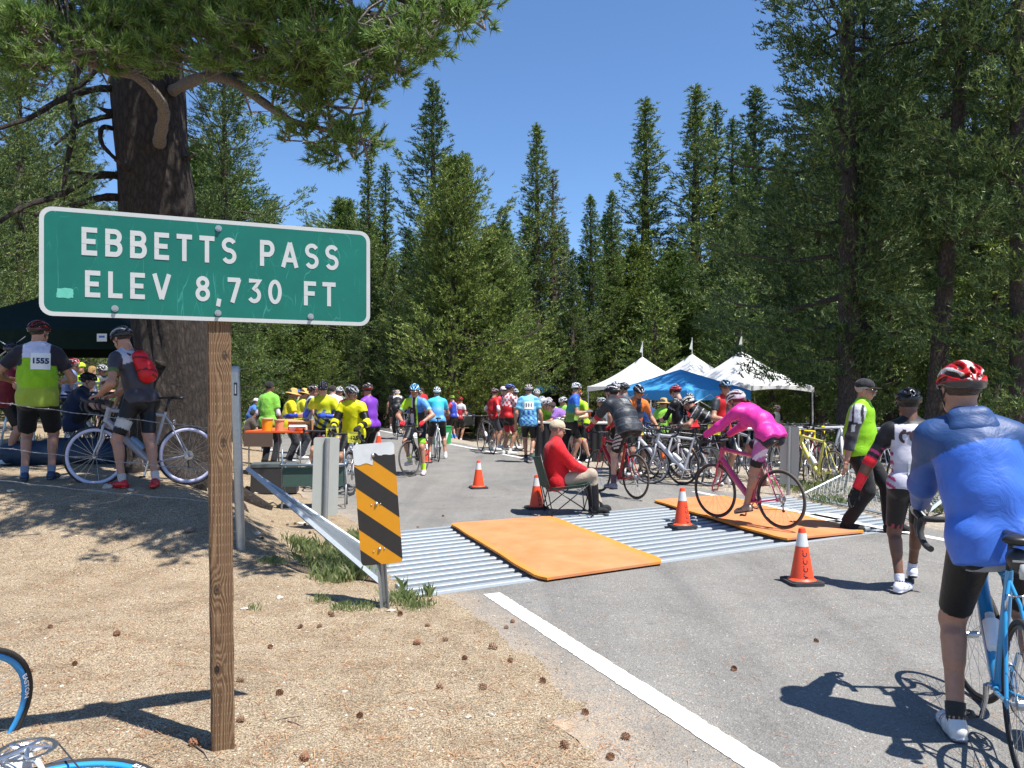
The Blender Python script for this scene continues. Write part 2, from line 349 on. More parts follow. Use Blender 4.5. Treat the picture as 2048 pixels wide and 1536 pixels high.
strip(-5.0, -5.6, 1.55, 2.05, 'edge_line')

# ------------------------------------------------------------------ cattle guard
def galv(name, c, r=.38, me=.75):
    m = mat(name, c, r, me, .22, 26, .12, 90); return m
M_GALV = galv('galvanised_steel', (.36, .40, .425), .5, .3); M_STEEL = galv('dull_steel', (.36, .37, .36), .45, .7); M_DKST = mat('dark_steel', (.05, .05, .055), .6, .3)
M_CONC = mat('concrete', (.22, .21, .19), .9, 0, .3, 7, .3, 40)
g = empty('cattle_guard', ((GA[0] + GC[0]) / 2, (GA[1] + GC[1]) / 2, 0), 0, label='galvanised steel cattle guard grid crossing the asphalt road', cat='cattle guard')
gl = Vector(g.location)
def lerp(a, b, t): return Vector((a[0] + (b[0] - a[0]) * t, a[1] + (b[1] - a[1]) * t, 0))
NR = 15
for i in range(NR):
    t = (i + .75) / (NR + .5); a = lerp(GA, GB, t); c = lerp(GD, GC, t); d = (c - a).normalized(); nrm = Vector((-d.y, d.x, 0))
    a = a + d * random.uniform(-.02, .05); bx = MB()
    wt, wb, h = .040, .046, .13; pr = [(-wb, -h), (-wt, -.006), (-wt + .008, 0), (wt - .008, 0), (wt, -.006), (wb, -h)]
    vs = [p + nrm * u + Vector((0, 0, v - .002)) - gl for p in (a, c) for u, v in pr]; n6 = 6
    bx.add(vs, [(k, k + 6, (k + 1) % 6 + 6, (k + 1) % 6) for k in range(6)] + [(0, 1, 2, 3, 4, 5), (11, 10, 9, 8, 7, 6)])
    bx.build('rail', M_GALV, g)
for (p, q), nm in (((GA, GD), 'edge_beam'), ((GB, GC), 'edge_beam')):
    a, c = lerp(p, q, 0), lerp(p, q, 1); d = (c - a).normalized(); sgn = 1 if p == GA else -1; nrm = Vector((-d.y, d.x, 0)) * sgn
    bx = MB(); bx.prism([(0, -.02), ((c - a).length, -.02), ((c - a).length, .055), (0, .055)], -.3, .006, tofn=lambda v: a + d * v.x + nrm * v.y + Vector((0, 0, v.z)) - gl); bx.build(nm, M_GALV, g)
for p, q in ((GA, GB), (GD, GC)):
    a, c = lerp(p, q, 0), lerp(p, q, 1); d = (c - a).normalized(); nrm = Vector((-d.y, d.x, 0)) * (-1 if p == GA else 1)
    bx = MB(); bx.prism([(.05, .02), ((c - a).length - .05, .02), ((c - a).length - .05, -.1), (.05, -.1)], -.42, -.12, tofn=lambda v: a + d * v.x + nrm * v.y + Vector((0, 0, v.z)) - gl); bx.build('side_wall', M_CONC, g)

# orange rubber / plywood mats
m = bpy.data.materials.new('orange_plywood'); n, b, L = nodes(m); tc = N(n, 'ShaderNodeTexCoord')
q = N(n, 'ShaderNodeTexNoise', Scale=2.2, Detail=8, Roughness=.65); L.new(tc.outputs['Object'], q.inputs['Vector'])
c0 = ramp(n, [(.35, (.56, .19, .062)), (.65, (.65, .255, .10))]); L.new(q.outputs[0], c0.inputs[0])
at = N(n, 'ShaderNodeAttribute', _attribute_name='Col'); ec = mixc(n, L, at.outputs['Fac'], c0.outputs[0], (.74, .245, .016))
mp = N(n, 'ShaderNodeMapping'); mp.inputs['Scale'].default_value = (1.5, 60, 1); L.new(tc.outputs['Object'], mp.inputs[0])
sc = N(n, 'ShaderNodeTexNoise', Scale=1.2, Detail=5, Roughness=.8); L.new(mp.outputs[0], sc.inputs['Vector']); sr = ramp(n, [(.3, (.84, .82, .8)), (.5, (1, 1, 1)), (.7, (1.05, 1.07, 1.1))]); L.new(sc.outputs[0], sr.inputs[0]); ec = mixc(n, L, .7, ec, sr.outputs[0], 'MULTIPLY')
gr = N(n, 'ShaderNodeTexNoise', Scale=26, Detail=3, Roughness=.6, Distortion=1.5); L.new(tc.outputs['Object'], gr.inputs['Vector']); gm = ramp(n, [(.7, (1, 1, 1)), (.74, (.25, .15, .1))]); L.new(gr.outputs[0], gm.inputs[0])
fi = mixc(n, L, .85, ec, gm.outputs[0], 'MULTIPLY'); dn = N(n, 'ShaderNodeTexNoise', Scale=5, Detail=8, Roughness=.75, Distortion=.8); L.new(tc.outputs['Object'], dn.inputs['Vector']); dr_ = ramp(n, [(.5, (0, 0, 0)), (.75, (.55, .55, .55))]); L.new(dn.outputs[0], dr_.inputs[0]); fi = mixc(n, L, dr_.outputs[0], fi, (.42, .26, .15)); L.new(fi, b.inputs['Base Color']); b.inputs['Roughness'].default_value = .6
M_PLY = m
def mat_board(c, label, warp):
    """c: near-left, far-left, far-right, near-right ground corners"""
    c = [Vector((*p, 0)) for p in c]; o = sum(c, Vector()) / 4; t = empty('ramp_board', (o.x, o.y, .03), label=label, cat='ramp board', group='orange boards laid over the cattle guard')
    nu, nv = 17, 41; V = []; C = []; r = np.random.RandomState(4)
    for z in (0, 1):
        for i in range(nu):
            for j in range(nv):
                u, v = i / (nu - 1), j / (nv - 1); uu = u
                if v < .06: uu = .5 + (u - .5) * (1 - .10 * (1 - v / .06) ** 2)
                if v > .96: uu = .5 + (u - .5) * (1 - .05 * ((v - .96) / .04) ** 2)
                p = c[0] * (1 - uu) * (1 - v) + c[1] * (1 - uu) * v + c[2] * uu * v + c[3] * uu * (1 - v)
                e = .006 * math.sin(v * 21 + warp) * (1 if u in (0, 1) else 0)
                zz = .012 + .022 * z + warp * .012 * math.sin(v * 3.1) * math.sin(u * 2.4 + .4) + .004 * math.sin(v * 17) * (u in (0, 1))
                V.append((p.x + e - o.x, p.y - o.y, zz - .02)); ed = min(u, 1 - u); C.append([max(0, 1 - abs(ed) / (.13 if u > .5 else .05))] * 3)
    I = np.arange(2 * nu * nv).reshape(2, nu, nv); F = []
    T = I[1]; B_ = I[0]
    F += np.stack([T[:-1, :-1], T[1:, :-1], T[1:, 1:], T[:-1, 1:]], -1).reshape(-1, 4).tolist()
    F += np.stack([B_[:-1, :-1], B_[:-1, 1:], B_[1:, 1:], B_[1:, :-1]], -1).reshape(-1, 4).tolist()
    for a, bb in ((T[:, 0], B_[:, 0]), (T[::-1, -1], B_[::-1, -1])): F += [(int(a[k]), int(bb[k]), int(bb[k + 1]), int(a[k + 1])) for k in range(nu - 1)]
    for a, bb in ((T[0, ::-1], B_[0, ::-1]), (T[-1], B_[-1])): F += [(int(a[k]), int(bb[k]), int(bb[k + 1]), int(a[k + 1])) for k in range(nv - 1)]
    me = mesh('sheet', V, np.array(F), C, smooth=False); link('sheet', me, M_PLY, t)
    return t
MAT1 = [(.23, 6.62), (-.74, 9.42), (.49, 9.98), (1.42, 7.33)]
MAT2 = [(2.86, 8.42), (2.02, 11.45), (3.15, 12.0), (3.98, 8.92)]
mat_board(MAT1, 'orange board on the cattle guard behind the striped marker', 1.0)
mat_board(MAT2, 'orange board under the pink cyclist on the cattle guard', .7)

# ------------------------------------------------------------------ trees
def foliage_mat(name, c0, c1, c2, tr=.25):
    m = bpy.data.materials.new(name); n, b, L = nodes(m)
    g = N(n, 'ShaderNodeNewGeometry'); oi = N(n, 'ShaderNodeObjectInfo'); r = ramp(n, [(0, c0), (.55, c1), (1, c2)]); L.new(g.outputs['Random Per Island'], r.inputs[0])
    hs = N(n, 'ShaderNodeHueSaturation'); L.new(r.outputs[0], hs.inputs['Color'])
    a = N(n, 'ShaderNodeMapRange', i1=0, i2=1, i3=.482, i4=.512); L.new(oi.outputs['Random'], a.inputs[0]); L.new(a.outputs[0], hs.inputs['Hue'])
    v = N(n, 'ShaderNodeMapRange', i1=0, i2=1, i3=1.15, i4=.8); L.new(oi.outputs['Random'], v.inputs[0]); L.new(v.outputs[0], hs.inputs['Value'])
    L.new(hs.outputs[0], b.inputs['Base Color']); b.inputs['Roughness'].default_value = .5; b.inputs['Specular IOR Level'].default_value = .35
    t = N(n, 'ShaderNodeBsdfTranslucent'); L.new(hs.outputs[0], t.inputs[0]); ms = N(n, 'ShaderNodeMixShader'); ms.inputs[0].default_value = tr
    L.new(b.outputs[0], ms.inputs[1]); L.new(t.outputs[0], ms.inputs[2]); L.new(ms.outputs[0], n.nodes['Material Output'].inputs[0])
    return m
M_NEED = foliage_mat('pine_needles', (.035, .08, .022), (.12, .195, .042), (.30, .37, .085), .15)
M_FIR = foliage_mat('fir_needles', (.028, .065, .022), (.098, .165, .048), (.26, .33, .10), .16)
M_NEARN = foliage_mat('near_pine_needles', (.075, .15, .035), (.18, .30, .065), (.36, .45, .13), .35)
M_PALE = foliage_mat('pale_needles', (.10, .125, .06), (.19, .21, .10), (.32, .31, .18), .3)
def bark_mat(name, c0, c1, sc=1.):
    m = bpy.data.materials.new(name); n, b, L = nodes(m); tc = N(n, 'ShaderNodeTexCoord')
    mp = N(n, 'ShaderNodeMapping'); mp.inputs['Scale'].default_value = (9 * sc, 9 * sc, 3.4 * sc); L.new(tc.outputs['Object'], mp.inputs[0])
    v = N(n, 'ShaderNodeTexVoronoi', Scale=1.6, _feature='DISTANCE_TO_EDGE'); nz = N(n, 'ShaderNodeTexNoise', Scale=3, Detail=8, Roughness=.75); L.new(mp.outputs[0], nz.inputs['Vector'])
    vm = N(n, 'ShaderNodeVectorMath', _operation='MULTIPLY_ADD'); L.new(nz.outputs['Color'], vm.inputs[0]); vm.inputs[1].default_value = (.9, .9, .9); L.new(mp.outputs[0], vm.inputs[2]); L.new(vm.outputs[0], v.inputs['Vector'])
    ad = N(n, 'ShaderNodeMath', _operation='MULTIPLY_ADD', i1=1.2); L.new(v.outputs['Distance'], ad.inputs[0]); L.new(nz.outputs[0], ad.inputs[2])
    r = ramp(n, [(.35, c0), (.75, c1), (1, tuple(min(1, x * 1.35) for x in c1))]); L.new(ad.outputs[0], r.inputs[0]); L.new(r.outputs[0], b.inputs['Base Color'])
    bp = N(n, 'ShaderNodeBump', Strength=.9, Distance=.05); L.new(ad.outputs[0], bp.inputs['Height']); L.new(bp.outputs[0], b.inputs['Normal']); b.inputs['Roughness'].default_value = .9
    return m
M_BARK = bark_mat('bark', (.03, .022, .017), (.135, .10, .078)); M_BARKD = bark_mat('shade_dark_bark', (.008, .006, .005), (.055, .041, .032), 1.15); M_LIMB = bark_mat('limb_bark', (.13, .11, .09), (.36, .31, .26), 3.); M_DEAD = bark_mat('dead_wood', (.12, .11, .1), (.34, .32, .29), 2.)  # great pine's bark is a copy darkened to put crown shade into its colour

def blades(rs, Pn, D, nb, ln, wd, spread=.75, up=.45):
    """nb needle blades (one triangle each) at every point of Pn leaning along D"""
    K = len(Pn); Pn = np.repeat(Pn, nb, 0); D = np.repeat(D, nb, 0)
    d = D + rs.normal(0, spread, (K * nb, 3)); d[:, 2] += up; d /= np.linalg.norm(d, axis=1, keepdims=True) + 1e-9
    s = np.cross(d, rs.normal(0, 1, (K * nb, 3))); s /= np.linalg.norm(s, axis=1, keepdims=True) + 1e-9
    l = ln * rs.uniform(.65, 1.15, (K * nb, 1)); base = Pn + D * rs.uniform(-.5, .25, (K * nb, 1)) * ln
    V = np.stack([base - s * wd / 2, base + s * wd / 2, base + d * l], 1).reshape(-1, 3)
    return V
def conifer(seed, H, Rr, cs=.12, nbr=110, tufts=34, nb=7, ln=.24, wd=.05, p=.85, droop=.12, flat=.10, gaps=.15, limbs=True, tr=None, spread=.75, lean=0., topw=.0, irr=.25, clump=7):
    rs = np.random.RandomState(seed); Pn = []; Dn = []; wood = MB(); tr = tr or H * .018 + .06
    lv = lambda z: np.array([lean * z, 0, z])
    K = 12; wood.tube([Vector(lv(H * t) + np.array([math.sin(t * 7 + seed) * .03 * H * .06, math.cos(t * 5 + seed) * .03 * H * .06, 0])) for t in np.linspace(0, 1, K)], [max(.012, tr * (1 - t) ** .8 + (tr * .35 * max(0, 1 - t * 12))) for t in np.linspace(0, 1, K)], 9, cap=False)
    az = rs.uniform(0, 6.28); lobes = [(rs.uniform(0, 6.28), rs.uniform(0, 1), rs.uniform(.5, 1.)) for _ in range(7)]
    for i in range(nbr):
        t = (i + rs.uniform(0, 1)) / nbr; t = t ** .95
        if rs.uniform() < gaps * (1 - t): continue
        az += 2.4 + rs.normal(0, .3); z = H * (cs + (1 - cs) * t)
        rad = Rr * ((1 - t) ** p * (1 - topw) + topw * (1 - t ** 4)) * min(1, .55 + t * 3.)
        for la, lt, ls in lobes:
            dd = math.cos(az - la); rad *= 1 + irr * max(0, dd) * math.exp(-((t - lt) / .12) ** 2) * ls * 1.6
        rad *= rs.uniform(1 - irr * 1.7, 1.12) * (1 - .22 * max(0, math.sin(t * 31 + seed * 2 + az * .5))); rad = max(rad, .05 + .02 * H * (1 - t))
        h = np.array([math.cos(az), math.sin(az), 0]); side = np.array([-h[1], h[0], 0]); rise = (.05 + .75 * t) * rs.uniform(.7, 1.2)
        c0 = lv(z)
        def pt(s): return c0 + h * rad * s + np.array([0, 0, 1]) * rad * (rise * s * s - droop * math.sin(s * 3) + .0)
        if limbs and rad > .5: wood.tube([Vector(pt(s)) for s in (0, .35, .7, .95)], [max(.01, .012 + rad * .012), .01 + rad * .007, .008 + rad * .004, .006], 4, cap=False)
        n_ = max(4, int(tufts * (.25 + .75 * rad / Rr)))
        m_c = max(3, n_ // clump); sc0 = rs.beta(1.8, 1.1, m_c) * .93 + .05; lc0 = rs.uniform(-1, 1, m_c); zc0 = rs.normal(0, flat * .6 * max(rad, .4), m_c); ic = rs.randint(0, m_c, n_); cr_ = .22 + .02 * rad
        s = np.clip(sc0[ic] + rs.normal(0, 1, n_) * cr_ / max(rad, .5) * .9, .04, 1.02); w_ = rad * .36 * np.sin(np.clip(s * 2.6 + .35, 0, 3.0)); lat = lc0[ic] * w_ + rs.normal(0, 1, n_) * cr_
        pz = rad * (rise * s * s - droop * np.sin(s * 3)) + zc0[ic] + rs.normal(0, .10, n_) - np.abs(lat) * .12
        pp = c0 + h * (rad * s)[:, None] + side * lat[:, None] + np.stack([0 * s, 0 * s, pz], -1)
        dd = h * .8 + side * (lat / (rad + .01) * 2.2)[:, None] + np.array([0, 0, .35]) + rs.normal(0, .2, (n_, 3)); dd /= np.linalg.norm(dd, axis=1, keepdims=True)
        # little shoots: 3 tufts along a twig
        kq = min(1, rad / .9)
        for q in (0, .6, 1.2): Pn.append(pp + dd * ln * q * kq); Dn.append(dd)
    # leader
    zz = np.linspace(H * .93, H, 10); Pn.append(np.stack([lean * zz, 0 * zz, zz], -1)); Dn.append(np.tile([0, 0, 1.], (10, 1)))
    Pn = np.concatenate(Pn); Dn = np.concatenate(Dn); V = blades(rs, Pn, Dn, nb, ln, wd, spread)
    F = np.arange(len(V)).reshape(-1, 3)
    return wood.mesh('trunk', True), mesh('crown', V, F, smooth=False)
TV = {
 'fir_a': (conifer(1, 16, 2.7, .10, 130, 46, 5, .17, .04, .8, irr=.34), M_FIR), 'fir_b': (conifer(2, 16, 2.2, .08, 125, 46, 5, .17, .04, .7, irr=.42), M_FIR),
 'spire': (conifer(3, 18, 2.4, .10, 150, 44, 4, .18, .042, .85, gaps=.15, irr=.45), M_NEED), 'spire_b': (conifer(4, 18, 1.9, .15, 140, 38, 4, .18, .042, .75, gaps=.18, irr=.5), M_NEED),
 'dense': (conifer(5, 14, 4.3, .13, 170, 100, 4, .18, .045, .62, irr=.42, flat=.2), M_NEED), 'pale': (conifer(6, 16, 1.5, .1, 100, 20, 3, .24, .05, .7, gaps=.35, irr=.5), M_PALE),
 'young': (conifer(7, 6, 1.7, .03, 70, 26, 4, .17, .038, .8, irr=.25), M_NEED), 'young_b': (conifer(8, 6, 2.1, .03, 60, 30, 4, .17, .038, .6, irr=.4), M_NEED),
 'tall': (conifer(9, 24, 4.2, .10, 125, 130, 4, .17, .042, .45, droop=.06, gaps=.12, irr=.45, flat=.12, tr=.36), M_FIR), 'tall_b': (conifer(10, 24, 3.9, .06, 125, 120, 4, .18, .042, .5, droop=.12, gaps=.1, irr=.45, tr=.32), M_FIR),
 'tall_lean': (conifer(11, 22, 3.0, .22, 90, 60, 4, .17, .034, .4, droop=.05, gaps=.2, irr=.5, tr=.26, lean=.07), M_FIR),
}
HV = {'fir_a': 16, 'fir_b': 16, 'spire': 18, 'spire_b': 18, 'dense': 14, 'pale': 16, 'young': 6, 'young_b': 6, 'tall': 24, 'tall_b': 24, 'tall_lean': 22}
NT = 0
def tree(kind, px, topy, d, label, group='conifers of the forest', wid=1., H=None, rz=None, name='conifer', bark=None, dz=0):
    global NT; NT += 1
    (tm, cm), fm = TV[kind]; x = (px - CX) / FPX * d; z0 = float(gh(x, d)) - .05 + dz
    if H is None: H = EYE - (topy - HZ) / FPX * d - z0
    s = H / HV[kind]; t = empty(name, (x, d, z0), random.uniform(0, 6.28) if rz is None else rz, label=label, cat='tree', group=group); t.scale = (s * wid, s * wid, s)
    link('trunk', tm, bark or M_BARK, t); link('crown', cm, fm, t); return t
T = tree
T('fir_a', 866, 166, 41, 'tall pointed conifer whose narrow top stands above the broad pine in the middle', wid=1.0, name='fir_tree')
T('dense', 905, 318, 35, 'broad bright green pine in the middle with orange paint on its trunk', name='pine_tree', wid=.92)
T('dense', 985, 455, 37, 'rounded green pine at the right shoulder of the broad middle pine', name='pine_tree', wid=1.)
T('spire_b', 736, 302, 44, 'thin spire conifer right beside the green elevation sign'); T('spire_b', 770, 330, 46, 'second thin spire conifer right of the sign')
T('spire', 1073, 250, 47, 'slim dark spire conifer standing alone against the sky right of the middle pine', wid=1.0)
T('pale', 1106, 342, 48, 'pale half bare conifer leaning on the slim spire', wid=1.2)
T('spire', 1181, 392, 46, 'short dark spire conifer in the dip of the skyline'); T('spire', 1224, 384, 47, 'pale tipped conifer right of the dip in the skyline')
T('spire', 1291, 200, 50, 'tall tapering conifer above the blue canopy', wid=1.25); T('spire', 1392, 174, 49, 'tallest spire of the tree row right of the middle', wid=1.3)
T('spire_b', 1431, 208, 50, 'thin spire conifer just right of the tallest spire'); T('spire_b', 1466, 240, 52, 'thin grey green spire before the big pines'); T('spire_b', 1492, 285, 53, 'lowest thin spire beside the big pines')
T('spire_b', 932, 308, 50, 'thin spire peeping over the broad middle pine'); T('fir_b', 1005, 418, 42, 'dark conifer stepping down right of the broad pine'); T('spire', 700, 400, 50, 'conifer partly behind the right end of the sign')
T('tall', 450, 40, 24, 'tall shaded conifer right behind the great pine trunk', H=13.5, wid=.95, name='pine_tree')
T('fir_b', 1145, 500, 43, 'dark fir below the dip of the skyline left of the white tents')
# big pines on the right
T('tall', 1697, 0, 21.5, 'great two stemmed pine with bare grey trunk behind the man in the green vest', H=23, wid=.92, name='pine_tree', rz=.6)
T('tall_b', 1728, 0, 22.2, 'second stem close against the great right pine', H=17, wid=.5, name='pine_tree')
T('tall_lean', 1865, 0, 19.5, 'leaning dark pine above the black helmeted walker', H=20, name='pine_tree', rz=0)
T('tall_b', 2040, 0, 18, 'shaded pine at the right edge of the picture', H=20, name='pine_tree')
T('tall', 1580, 330, 35, 'loose crowned pine left of the great right pine', H=13, wid=1.1, name='pine_tree')
for k, (px, ty, d, kd, wd, lb) in enumerate([(1790, 0, 27, 'tall', 1, 'dense pine filling the gap right of the great pine'), (1950, 0, 26, 'tall_b', 1.1, 'dense dark pine behind the red helmet'), (2090, 0, 24, 'tall', 1, 'pine with its crown cut by the right edge'),
    (1640, 200, 33, 'tall_b', 1., 'dark pine seen left behind the great right trunk'), (1880, 60, 34, 'tall', 1.1, 'far dark pine behind the leaning one'), (2030, 100, 36, 'tall_b', 1.1, 'far dark pine at the right edge'), (1730, 120, 38, 'tall', 1, 'far pine behind the two stemmed pine'),
    (1480, 560, 31, 'young_b', 1.1, 'bright bushy pine above the white tents'), (1545, 640, 29, 'young', 1, 'small bright pine right of the white tents'), (1625, 610, 28, 'young_b', .9, 'sunlit young pine beside the right tent leg'), (1440, 600, 36, 'young', 1.1, 'sunlit pine behind the white tents'),
    (1310, 590, 38, 'young_b', 1.1, 'bushy pine behind the blue canopy'), (1780, 520, 24, 'young', 1, 'shaded young pine behind the man in the cap'), (1900, 560, 23, 'young_b', 1, 'shaded young pine behind the red helmet'),
    (1990, 480, 22, 'young', 1.1, 'shaded young pine behind the blue jacket')]):
    T(kd, px, ty, d, lb, wid=wd, name='pine_tree')
# left side
for px, ty, d, kd, wd, lb, H_ in [(40, 0, 21, 'tall', .8, 'tall pine at the left edge behind the dark canopy', 13), (150, 90, 26, 'tall', .62, 'slim pine with sky gaps left of the great trunk', None), (-60, 0, 18, 'tall_b', .8, 'pine cut by the left edge', 13),
    (95, 330, 30, 'fir_b', 1.2, 'fir behind the bicycles on the left racks', None), (210, 420, 33, 'fir_a', 1.1, 'fir between the great trunk and the left racks', None), (30, 400, 34, 'fir_a', 1.1, 'fir in the left background', None),
    (500, 660, 36, 'young_b', 1.0, 'young pine above the man in the green shirt', None), (560, 640, 42, 'young', 1.2, 'young pine left of the sunlit one', None), (665, 700, 38, 'young', .9, 'sunlit young pine above the yellow jersey', None), (610, 600, 46, 'fir_b', 1.3, 'fir above the food table', None),
    (760, 560, 45, 'fir_a', 1.2, 'fir above the cone by the road bend', None), (820, 640, 40, 'young_b', 1.2, 'bushy pine left of the painted trunk', None), (540, 400, 48, 'fir_a', 1.3, 'fir behind the sign and the great trunk', None)]:
    T(kd, px, ty, d, lb, wid=wd, name='pine_tree', H=H_)
ZN = [(-150, 'beyond the left edge'), (100, 'at the left edge behind the canopy'), (330, 'behind the big old trunk'), (480, 'behind the elevation sign'), (640, 'above the food table'), (800, 'left of the road bend'), (950, 'behind the painted trunk'), (1080, 'right of the broad middle pine'), (1200, 'above the serving table'), (1330, 'above the left white tent'), (1450, 'above the blue canopy'), (1570, 'above the right white tent'), (1690, 'left of the two stemmed pine'), (1820, 'right of the two stemmed pine'), (1950, 'behind the red helmet'), (2080, 'at the right edge'), (9999, 'beyond the right edge')]
def zone(px): return [b for a, b in ZN if px <= a][0]
# forest wall: two staggered rows
rt = random.Random(5); side = ['fir_a', 'fir_b', 'spire', 'fir_a', 'fir_b', 'dense', 'spire_b']
for row, (d0, n_) in enumerate(((40, 26), (48, 30), (58, 34), (70, 34))):
    for i in range(n_):
        px = -250 + (i + rt.uniform(.1, .9)) * 2550 / n_; d = d0 + rt.uniform(-3, 4); ty = rt.uniform(430, 560) if px < 1450 else rt.uniform(150, 450)
        if px < 480: ty = rt.uniform(250, 480)
        if 560 < px < 720: ty = rt.uniform(400, 540)
        if row == 0: ty += 90
        T(rt.choice(side), px, ty, d, '%s forest wall conifer %s %s' % (rt.choice(('broad', 'slim', 'ragged', 'full')), zone(px), ('in front', 'second row', 'deep inside', 'at the back')[row]), 'trees of the dense forest wall', wid=rt.uniform(1., 1.4))
# tall pines standing just right of the view throw their shade over the right verge
for x, y, h in ((25, 14, 24),):
    T('tall', CX + x / y * FPX, 0, y, 'tall pine standing beyond the right edge %s' % 'out of the road', H=h, name='pine_tree')
# the road climbs out of view: undergrowth at the forest foot
rs = np.random.RandomState(12); nP = 9000; a = rs.uniform(-.72, .72, nP); dd = rs.uniform(27, 62, nP); x = np.tan(a) * dd; keep = (np.abs(x / dd * FPX + CX - 790) > 150) & ~((dd < 36) & (x > -4) & (x < 11)); x = x[keep]; dd = dd[keep]
Pn = np.stack([x, dd, gh(x, dd) + rs.uniform(0, .5, len(x)) ** 1.5], -1); V = blades(rs, Pn, np.tile([0, 0, .6], (len(Pn), 1)), 8, .24, .06, .8)
link('undergrowth', mesh('undergrowth', V, np.arange(len(V)).reshape(-1, 3), smooth=False), M_NEED, kind='stuff')

# ------------------------------------------------------------------ the great pine at the left
big = empty('pine_tree', (-4.45, 10.6, .3), label='huge old pine with thick dark trunk and branches over the sign', cat='tree'); bl = Vector(big.location)
rs = np.random.RandomState(21)
def trunk_c(z):      # centre of the trunk at height z (world)
    pts = [(-.2, 345), (.35, 345), (2.1, 345), (3.9, 316), (5.6, 296), (7, 284), (12, 262), (20, 235)]
    zz, pp = zip(*pts); return (np.interp(z, zz, pp) - CX) / FPX * 10.6
nz_, na = 150, 72; zz = np.linspace(-.1, 1, nz_) ** 1.0 * 19; V = []
ph = rs.uniform(0, 6.28, 60); fr = rs.randint(3, 26, 60); fz = rs.uniform(.6, 5., 60)
for z in zz:
    th = np.arange(na) / na * 2 * math.pi; r = np.interp(z, [-2, .2, .8, 2, 4, 6, 10, 19], [.85, .62, .49, .44, .46, .455, .38, .1])
    flare = .34 * np.clip(1 - (z - .3) / .9, 0, 1) ** 2 * np.maximum(0, np.cos(th * 5 + 1)) ** 2
    nzv = sum(np.sin(fr[k] * th + fz[k] * z + ph[k]) for k in range(60)) * .0022
    q = (r + flare + nzv) * (1 + .03 * np.sin(th * 2 + z * .6))
    V.append(np.stack([trunk_c(z) + q * np.cos(th), 10.6 + q * np.sin(th) + 0 * th, 0 * th + z], -1))
V = np.concatenate(V) - np.array(bl); I = np.arange(nz_ * na).reshape(nz_, na); J = np.roll(I, -1, 1)
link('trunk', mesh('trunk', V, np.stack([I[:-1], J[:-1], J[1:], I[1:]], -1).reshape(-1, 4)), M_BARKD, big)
for pts in ([(400, 930, 10.2), (440, 960, 9.8), (478, 985, 9.6), (500, 1010, 9.3)], [(300, 960, 10.2), (270, 975, 9.9), (235, 985, 9.7)], [(400, 960, 10.6), (480, 965, 10.5), (540, 985, 10.6)], [(350, 975, 10.0), (370, 985, 9.6), (400, 1003, 9.3)]):
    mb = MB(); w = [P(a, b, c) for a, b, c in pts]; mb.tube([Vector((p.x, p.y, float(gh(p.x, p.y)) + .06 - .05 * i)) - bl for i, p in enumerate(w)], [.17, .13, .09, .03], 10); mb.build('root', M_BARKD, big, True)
for k_, (a_, z_) in enumerate(((-2.4, 2.6), (-1.2, 3.6), (-1.9, 4.4), (-.6, 3.0), (-2.9, 3.4), (-.3, 4.6), (-1.5, 1.9), (-2.7, 5.2))):
    c_ = Vector((trunk_c(z_), 10.6, z_)) - bl; o_ = Vector((math.cos(a_), math.sin(a_), .1)); mb = MB(); mb.tube([c_ + o_ * .40, c_ + o_ * .52, c_ + o_ * (.58 + .05 * (k_ % 3)) + Vector((0, 0, .03))], [.06, .035, .012], 7); mb.build('broken_stub', M_BARKD, big, True)
def spline(pts, k=5):
    pts = [np.array(p, float) for p in pts]; out = []
    for i in range(len(pts) - 1):
        p0, p1, p2, p3 = pts[max(i - 1, 0)], pts[i], pts[i + 1], pts[min(i + 2, len(pts) - 1)]
        for t in np.linspace(0, 1, k, endpoint=False): out.append(.5 * (2 * p1 + (p2 - p0) * t + (2 * p0 - 5 * p1 + 4 * p2 - p3) * t * t + (3 * p1 - p0 - 3 * p2 + p3) * t ** 3))
    return out + [pts[-1]]
